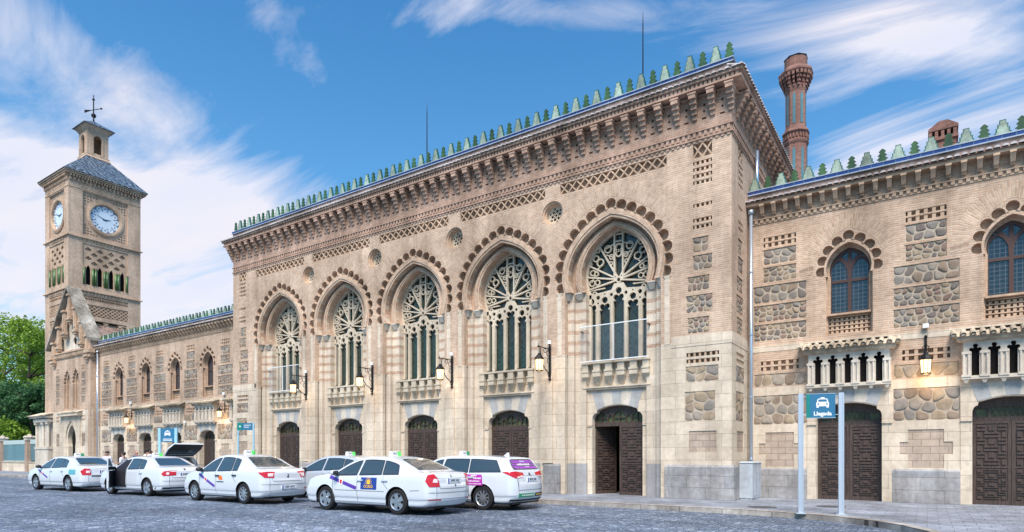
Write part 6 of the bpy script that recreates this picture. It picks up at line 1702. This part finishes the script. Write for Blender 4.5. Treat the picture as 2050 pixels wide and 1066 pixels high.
for i, x in enumerate(OCX):
    o = lp if i == 0 else dup(lp, (0,0,0))
    o.location = (x-.06, Y0-.055, 5.12); o['label'] = LB[i]
for o in list(lp.children):        # copies of the lamp light belong to every lantern already
    pass
def make_wing_lamp():
    r = thing('wall_lantern', (0,0,0), 'x', 'wall lamp', 'lit lanterns hanging on the wing walls')
    mb = MB(); gl = MB()
    mb.box(-.03, .03, -.03, 0, -.20, .55); mb.ball((0,-.03,.57), .04); mb.cyl((0,-.02,.30), (0,-.36,.30), .018, None, 6); mb.tube([(0,-.02,-.1), (0,-.16,.02), (0,-.30,.28)], .014, 5)
    for s_ in (-1, 1): mb.tube([(0,-.36,.30), (s_*.08,-.36,.22), (s_*.04,-.36,.14), (0,-.36,.10)], .010, 5)
    mb.build('bracket', M['iron'], r)
    m2 = MB(); lantern_geo(m2, gl, -.36, .20, .145, .36)
    h_ = m2.build('lantern_frame', M['iron'], r); gl.build('lamp_glass', M['lampglow'], h_)
    point_light(r, (0, -.36, -.68), 8)
    return r
wlp = make_wing_lamp(); WL = [(-.03, 'lit lantern on the right wing wall between the two dark double doors'), (-34.65, 'lit lantern on the left wing nearest the hall, above the open tailgate'), (-46.1, 'lit lantern on the left wing nearest the clock tower')]
for i, (x, lb) in enumerate(WL):
    o = wlp if i == 0 else dup(wlp, (0,0,0)); o.location = (x, YW-.0, 4.12); o['label'] = lb
def floodlight(x, y, z, lb, s=1):
    o = thing('floodlight', (x, y, z), lb, 'floodlight', 'small white floodlights on the walls')
    mb = MB(); mb.box(x-.07*s, x+.07*s, y-.12, y-.04, z-.06*s, z+.06*s); mb.box(x-.015, x+.015, y-.04, y, z-.02, z+.02); mb.build('housing', M['white'], o)
floodlight(-.03, YW-.01, 4.98, 'small white floodlight high on the right wing wall above the lit lantern')
floodlight(-34.65, YW-.01, 5.05, 'small white floodlight on the left wing above the lantern nearest the hall', 1.3)
floodlight(-46.1, YW-.01, 5.05, 'small white floodlight on the left wing above the lantern nearest the tower', 1.3)
floodlight(-39.0, YW-.01, 3.5, 'small floodlight on the left wing beside the second door from the hall', 1.3)
# ================================================================ signs
t = NT('sign_teal_blue'); M['signblue'] = t.done((.03,.15,.27), .35, None, .5); M['signgreen'] = m_simple('sign_green', (.005,.20,.17), .4)
M['post'] = m_simple('sign_post_metal', (.52,.58,.66), .38, .45); M['sign_lt'] = m_simple('sign_pale_blue', (.28,.50,.62), .4)
def taxi_icon(mb, cx, cz, s, T, d):
    """front view of a cab"""
    def q(pts): return [(cx+x*s, cz+z*s) for x, z in pts]
    body = [(-1,-.55),(-.62,-.55),(-.62,-.38),(.62,-.38),(.62,-.55),(1,-.55) ] 
    body = [(-.95,-.30),(.95,-.30),(1.0,.10),(.88,.42),(.74,.90),(.60,1.0),(-.60,1.0),(-.74,.90),(-.88,.42),(-1.0,.10)]
    wind = [(-.70,.45),(.70,.45),(.58,.85),(-.58,.85)]
    mb.plate(q(body), [q(wind), [(a, b) for a, b in q([(.66+.15*math.cos(t_), .06+.15*math.sin(t_)) for t_ in [math.pi*k/5 for k in range(10)]])], [(a, b) for a, b in q([(-.66+.15*math.cos(t_), .06+.15*math.sin(t_)) for t_ in [math.pi*k/5 for k in range(10)]])]], d, None, T)
    mb.plate(q(rr(-.93, -.60, -.55, -.30)), [], d, None, T); mb.plate(q(rr(.60, .93, -.55, -.30)), [], d, None, T); mb.plate(q(rr(-.30, .30, 1.0, 1.2)), [], d, None, T)
sg = thing('taxi_rank_sign', (-2.0, 15.58, 0), 'blue and green Llegada taxi sign between two pale metal posts at the kerb', 'sign')
A_, B_ = Vector((-2.41, 15.47, 0)), Vector((-1.61, 15.70, 0)); ux = (B_-A_).normalized(); nn = Vector((ux.y, -ux.x, 0))
for P_ in (A_, B_):
    mb = MB()
    def TTp(u, v, d, P_=P_): p_ = P_+ux*u-nn*d; return (p_.x, p_.y, v)
    bxT(mb, -.045, .045, 0.02, 2.76, -.03, .03, TTp); bxT(mb, -.055, -.03, 0.02, 2.74, -.04, .04, TTp); bxT(mb, .03, .055, .02, 2.74, -.04, .04, TTp); bxT(mb, -.11, .11, 0, .02, -.09, .09, TTp)
    mb.build('post', M['post'], sg)
W_ = (B_-A_).length
def TTs(u, v, d): p_ = A_+ux*u-nn*d; return (p_.x, p_.y, v)
mb = MB(); bxT(mb, .115, W_-.12, 2.20, 2.74, -.02, .02, TTs); mb.k = 1; bxT(mb, .117, .19, 2.203, 2.737, -.024, -.0201, TTs)
mb.k = 2; bxT(mb, .105, W_-.11, 2.19, 2.20, -.024, .024, TTs); bxT(mb, .105, W_-.11, 2.74, 2.75, -.024, .024, TTs)
for z in (2.26, 2.68): bxT(mb, .05, .115, z, z+.015, -.01, .01, TTs); bxT(mb, W_-.12, W_-.05, z, z+.015, -.01, .01, TTs)
bd = mb.build('panel', [M['signblue'], M['signgreen'], M['post']], sg)
mb = MB(); uc = (.19+W_-.12)/2; taxi_icon(mb, uc, 2.50, .135, TTs, -.0225)
o = mb.build('taxi_symbol', M['white'], sg); o.parent = bd
mb = MB(); v, f = text_geo('Llegada', .125, .004); mb.add([(uc+a, 2.29+b, -.023) for a, b in v], f, TTs)
o = mb.build('lettering', M['white'], sg); o.parent = bd
# farther taxi sign, left of the raised tailgate
s2 = thing('taxi_rank_sign', (-28.7, 14.3, 0), 'distant narrow light blue taxi sign in front of the left wing', 'sign')
k0 = 28.3; q0 = Vector((-1.0328*k0, .5105*k0, 0)); q1 = Vector((-1.0113*k0, .5250*k0, 0)); ux2 = (q1-q0).normalized(); n2_ = Vector((ux2.y, -ux2.x, 0)); L2 = (q1-q0).length
def TT2(u, v, d): p_ = q0+ux2*u-n2_*d; return (p_.x, p_.y, v)
mb = MB(); bxT(mb, -.06, .06, 0, 2.62, -.04, .04, TT2); bxT(mb, L2-.04, L2+.08, 0, 2.62, -.04, .04, TT2); mb.build('post', M['sign_lt'], s2)
mb = MB(); bxT(mb, .08, L2-.06, 1.98, 2.60, -.02, .02, TT2); pn = mb.build('panel', M['signblue'], s2)
mb = MB(); taxi_icon(mb, L2/2, 2.34, .14, TT2, -.022); 
for z in (2.10, 2.04): bxT(mb, .16, L2-.16, z, z+.025, -.024, -.021, TT2)
o = mb.build('taxi_symbol', M['white'], s2); o.parent = pn
s3 = thing('direction_sign', (-25.6, 16.3, 0), 'small teal sign on two thin posts before the left corner of the hall', 'sign')
k0 = 27.8; q3 = Vector((-.9268*k0, .5815*k0, 0)); q4 = Vector((-.9060*k0, .5955*k0, 0)); ux3 = (q4-q3).normalized(); n3_ = Vector((ux3.y, -ux3.x, 0)); L3 = (q4-q3).length
def TT3(u, v, d): p_ = q3+ux3*u-n3_*d; return (p_.x, p_.y, v)
mb = MB(); bxT(mb, -.03, .03, 0, 2.84, -.03, .03, TT3); bxT(mb, L3-.03, L3+.03, 0, 2.84, -.03, .03, TT3); mb.build('post', M['sign_lt'], s3)
mb = MB(); bxT(mb, .03, L3-.06, 2.50, 2.82, -.02, .02, TT3); mb.k = 1; bxT(mb, -.03, .19, 2.50, 2.83, -.035, -.021, TT3); mb.k = 2
mb.prism([(.10-.03, 2.62), (.10+.05, 2.665), (.10-.03, 2.71)], -.04, -.036, TT3); bxT(mb, .26, L3-.12, 2.71, 2.735, -.025, -.021, TT3); bxT(mb, .26, L3-.2, 2.62, 2.645, -.025, -.021, TT3)
mb.build('panel', [M['signblue'], M['signgreen'], M['white']], s3)
# ================================================================ people
def person(loc, rz, shirt, trousers, skin, hair, label, h_=1.70, pose=0, bald=False):
    r = thing('person', loc, label, 'person', 'people standing behind the taxis', R(rz))
    s = h_/1.70
    J = {'pel': ((0,0,.95), .135), 'wai': ((0,.0,1.10), .125), 'che': ((0,.0,1.30), .155), 'nek': ((0,.01,1.46), .060), 'hd0': ((0,.0,1.53), .075), 'hd1': ((0,-.01,1.62), .095), 'hd2': ((0,0,1.68), .055)}
    E_ = [('pel','wai'), ('wai','che'), ('che','nek'), ('nek','hd0'), ('hd0','hd1'), ('hd1','hd2')]
    for s_, n in ((-1,'r'), (1,'l')):
        J['sh'+n] = ((s_*.19,0,1.38), .065); J['el'+n] = ((s_*.25,.02,1.12), .046)
        J['wr'+n] = ((s_*(.20 if pose else .26),-.24 if pose else -.04,1.14 if pose else .90), .030); J['ha'+n] = ((s_*(.16 if pose else .26),-.33 if pose else -.06,1.16 if pose else .81), .036)
        J['hp'+n] = ((s_*.09,0,.88), .095); J['kn'+n] = ((s_*.11,-.01,.48), .060); J['an'+n] = ((s_*.12,.02,.08), .040); J['to'+n] = ((s_*.13,-.15,.04), .036)
        E_ += [('che','sh'+n), ('sh'+n,'el'+n), ('el'+n,'wr'+n), ('wr'+n,'ha'+n), ('pel','hp'+n), ('hp'+n,'kn'+n), ('kn'+n,'an'+n), ('an'+n,'to'+n)]
    def skin_obj(keys, edges, inflate, root_key):
        me = bpy.data.meshes.new('body'); idx = {k: i for i, k in enumerate(keys)}
        me.from_pydata([tuple(c_*s for c_ in J[k][0]) for k in keys], [(idx[a], idx[b]) for a, b in edges], [])
        o = bpy.data.objects.new('tmp', me); sc.collection.objects.link(o)
        o.modifiers.new('s', 'SKIN'); sv = me.skin_vertices[0].data
        for k in keys: sv[idx[k]].radius = ((J[k][1]+inflate)*s*(1.0 if k not in ('che','wai','pel') else 1.12), (J[k][1]+inflate)*s*(1.0 if k not in ('che','wai','pel') else .75))
        sv[idx[root_key]].use_root = True
        o.modifiers.new('u', 'SUBSURF').levels = 1
        bpy.context.view_layer.update()
        ev = o.evaluated_get(bpy.context.evaluated_depsgraph_get()); out = bpy.data.meshes.new_from_object(ev); bpy.data.objects.remove(o)
        out.polygons.foreach_set('use_smooth', [True]*len(out.polygons)); return out
    m = skin_obj(list(J), E_, 0, 'pel'); m.materials.clear(); m.materials.append(skin)
    b = bpy.data.objects.new('body', m); sc.collection.objects.link(b); b.parent = r
    kk = ['pel','wai','che','shr','shl','elr','ell','nek']; J2 = dict(J)
    m = skin_obj(kk, [e for e in E_ if e[0] in kk and e[1] in kk], .014, 'pel'); m.materials.clear(); m.materials.append(shirt); b = bpy.data.objects.new('shirt', m); sc.collection.objects.link(b); b.parent = r
    kk = ['pel','hpr','hpl','knr','knl','anr','anl']; m = skin_obj(kk, [e for e in E_ if e[0] in kk and e[1] in kk], .012, 'pel'); m.materials.clear(); m.materials.append(trousers); b = bpy.data.objects.new('trousers', m); sc.collection.objects.link(b); b.parent = r
    mb = MB()
    if not bald: mb.ball((0, .024*s, 1.64*s), .100*s, .108*s, .100*s, 12, 8); mb.build('hair', hair, None, True).parent = r
    mb = MB(); mb.ball((0, -.105*s, 1.60*s), .014, .02, .022, 6, 5); mb.ball((-.095*s, 0, 1.60*s), .014, .02, .03, 6, 5); mb.ball((.095*s, 0, 1.60*s), .014, .02, .03, 6, 5)
    mb.build('nose_and_ears', skin, None, True).parent = r
    return r
SK = m_simple('skin', (.42,.24,.17), .6); SK2 = m_simple('ruddy_skin', (.50,.24,.18), .55); HD = m_simple('dark_hair', (.018,.014,.012), .7)
SW = m_plain('lilac_shirt', (.55,.52,.62), .85, .1, 30, .002); SB = m_plain('white_shirt', (.68,.68,.72), .85, .1, 30, .002); TD = m_plain('dark_trousers', (.03,.035,.06), .85, .1, 30, .002); SBL = m_plain('dark_blue_shirt', (.04,.06,.14), .85, .1, 30, .002)
def dpt(px_, k): t_ = (px_-1025)/1234.19; a_ = R(33.95); return (k*(-math.sin(a_)+t_*math.cos(a_)), k*(math.cos(a_)+t_*math.sin(a_)))
person((-34.76,14.57,-.12), 40, SW, TD, SK, HD, 'man in a lilac shirt with dark hair, leftmost of the people behind the taxis', 1.68)
person((-33.75,14.9,-.12), -60, SB, TD, SK, HD, 'dark-haired person in a white shirt leaning towards the open-door taxi', 1.64, 1)
person((-35.2,16.2,0), 20, SBL, TD, SK2, HD, 'bald ruddy person, only the top of the head shows over the open-door taxi', 1.60, 0, True)
person((-34.2,16.3,0), 200, SB, TD, SK, HD, 'dark-haired person in a white shirt standing just left of the blue taxi sign', 1.70)
person((-35.1,16.9,0), 160, SBL, TD, SK, HD, 'dark-haired person in a dark blue shirt, rightmost of the people behind the taxis', 1.60)
# ================================================================ garden fence beyond the tower
M['fence_glass'] = m_plain('teal_fence_panel', (.10,.20,.23), .35, .3, 10, .002, .5)
FXS = [-64.3, -70.6, -76.9, -83.2, -89.5]; FY = 20.9
fn = thing('garden_fence', (-74, FY, 0), 'low brick fence with teal panels running left from the clock tower', 'fence')
mb = MB(); mb.box(-92, -61.2, FY-.15, FY+.15, 0, .78); mb.box(-92, -61.2, FY-.2, FY+.2, .78, .86); mb.build('base_wall', M['ashlar'], fn)
mb = MB()
for a, b in zip(FXS[1:], FXS[:-1]): mb.box(a+.3, b-.3, FY-.03, FY+.03, .95, 2.35); 
mb.box(FXS[0]+.3, -61.3, FY-.03, FY+.03, .95, 2.35); mb.build('panel', M['fence_glass'], fn)
mb = MB()
for a, b in zip(FXS[1:]+[None], FXS[:-1]+[None]):
    if a is None: continue
    mb.box(a, b, FY-.05, FY+.05, 2.38, 2.75); mb.box(a, b, FY-.05, FY+.05, .88, .94)
mb.box(FXS[0], -61.2, FY-.05, FY+.05, 2.38, 2.75); mb.build('rail', m_simple('rail_pale_green', (.42,.50,.48), .5), fn)
for x in FXS:
    mb = MB(); mb.box(x-.27, x+.27, FY-.27, FY+.27, 0, 2.7); q_ = mb.build('post', m_brick('post_brick', (.50,.33,.25), (.42,.26,.19), (.5,.42,.34)) if x == FXS[0] else bpy.data.materials['post_brick'], fn)
    mb = MB(); mb.box(x-.32, x+.32, FY-.32, FY+.32, 2.7, 2.95); mb.frus((x-.38, x+.38, FY-.38, FY+.38), (x-.30, x+.30, FY-.30, FY+.30), 2.95, 3.08); mb.ball((x, FY, 3.12), .18, .18, .12)
    for a, b in ((-.3,0), (.3,0), (0,-.3), (0,.3)): mb.ball((x+a, FY+b, 3.0), .10)
    o = mb.build('post_cap', M['cap'], None); o.parent = q_; o.location = (74, -FY, 0)
mb = MB()
# ================================================================ trees
def m_leaf(name, a, b):
    t = NT(name); p = pos(t)
    oi = t.noise(p, .6, 3); n_ = t.noise(p, 5.0, 3)
    c_ = t.ramp(t.math('ADD', t.math('MULTIPLY', oi, .6), t.math('MULTIPLY', n_, .4)), [(.35, a), (.65, b)])
    m_ = t.done(c_, .65, None, .3)
    bs = t.b; tr = t.node('ShaderNodeBsdfTranslucent', {'Color': c_}); mx = t.node('ShaderNodeMixShader', {0: .35, 1: bs.outputs[0], 2: tr.outputs[0]})
    t.l.new(mx.outputs[0], t.n['Material Output'].inputs[0]); return m_
M['leaf1'] = m_leaf('leaf_fresh_green', (.12,.24,.025), (.30,.42,.06)); M['leaf2'] = m_leaf('leaf_dark_green', (.035,.11,.05), (.09,.20,.07))
M['bark'] = m_plain('bark', (.10,.075,.055), .9, .5, 12, .02)
def tree(x, y, h_, rad, mat, label, seed, n=6500, name='tree', leaf=.17, low=.15):
    rnd = random.Random(seed); r = thing(name, (x, y, -.12), label, 'tree', 'trees beyond the garden fence')
    mb = MB(); p = Vector((x, y, -.2)); r0 = .028*h_*.8
    tips = []; q = p
    for k in range(5):
        nq = q+Vector((rnd.uniform(-.3,.3), rnd.uniform(-.3,.3), h_*.15)); mb.cyl(q, nq, r0*(1-k*.17), r0*(1-(k+1)*.17), 8, False); q = nq
        if k >= 1:
            for j in range(3):
                a = rnd.uniform(0, 6.28); L = rad*rnd.uniform(.5, .8); e = q+Vector((math.cos(a)*L, math.sin(a)*L, L*rnd.uniform(.3,.8))); mb.cyl(q, e, r0*.35, r0*.08, 6, False); tips.append(e)
    mb.build('trunk', M['bark'], r, True)
    mb = MB(); cl = []
    for k in range(46):
        z = rnd.uniform(low, 1); prof = math.sin(math.pi*min(1, (z-low+.12)/(1.16-low)))**.6
        a = rnd.uniform(0, 6.28); rr_ = rad*prof*math.sqrt(rnd.uniform(.12, 1))
        cl.append((x+math.cos(a)*rr_, y+math.sin(a)*rr_, h_*z*.93, rad*rnd.uniform(.17, .34)))
    vs = []; fs = []
    for i in range(n):
        cx_, cy_, cz_, cr = cl[rnd.randrange(len(cl))]
        d = Vector((rnd.gauss(0,1), rnd.gauss(0,1), rnd.gauss(0,1))).normalized()*cr*rnd.uniform(.55, 1.12); c_ = Vector((cx_, cy_, cz_))+Vector((d.x, d.y, d.z*.75))
        u = Vector((rnd.gauss(0,1), rnd.gauss(0,1), rnd.gauss(0,1)*.6)).normalized(); w_ = u.orthogonal().normalized(); s = leaf*rnd.uniform(.5, 1.25)
        o = len(vs); vs += [tuple(c_-u*s), tuple(c_+w_*s*.55), tuple(c_+u*s), tuple(c_-w_*s*.55)]; fs.append((o, o+1, o+2, o+3))
    mb.add(vs, fs); mb.build('crown', mat, r); return r
tree(-84.4, 27.56, 17.5, 4.9, M['leaf1'], 'bright green tree standing right against the clock tower beyond the fence', 1, 12000, low=0.1)
tree(-92.21, 27.13, 19.0, 5.8, M['leaf1'], 'tall fresh green tree at the left edge of the picture beyond the fence', 2, 13000, low=0.12)
tree(-80.64, 25.27, 9.5, 4.0, M['leaf2'], 'dark green rounded tree low behind the fence posts', 3, 9000, low=0.03)
tree(-76.31, 25.78, 9.0, 3.4, M['leaf2'], 'small dark tree behind the fence close to the tower turret', 4, 8000, low=0.03)
tree(-80.05, 23.26, 9.0, 4.2, M['leaf2'], 'dark green tree farther left behind the fence', 5, 8000, low=0.03)
tree(-97.6, 33.14, 15.5, 4.6, M['leaf1'], 'bushy tree half hidden behind the bright tree beside the tower', 7, 9000, low=0.08)
tree(-75.76, 22.53, 5.0, 2.6, M['leaf1'], 'low fresh green shrub behind the leftmost fence posts', 6, 5000, name='shrub', low=0.05)

far = tree(8, -34, 13.0, 5.5, M['leaf2'], 'leafy tree across the square behind the viewer, seen only as a reflection in the windows', 21, 9000, low=.12); far['group'] = 'trees across the square behind the viewer'
for x_, y_ in ((-6, -31), (-19, -36), (-33, -33), (-48, -37), (22, -31), (36, -28)): dup(far, (x_, y_, -.12), random.uniform(0, 6))
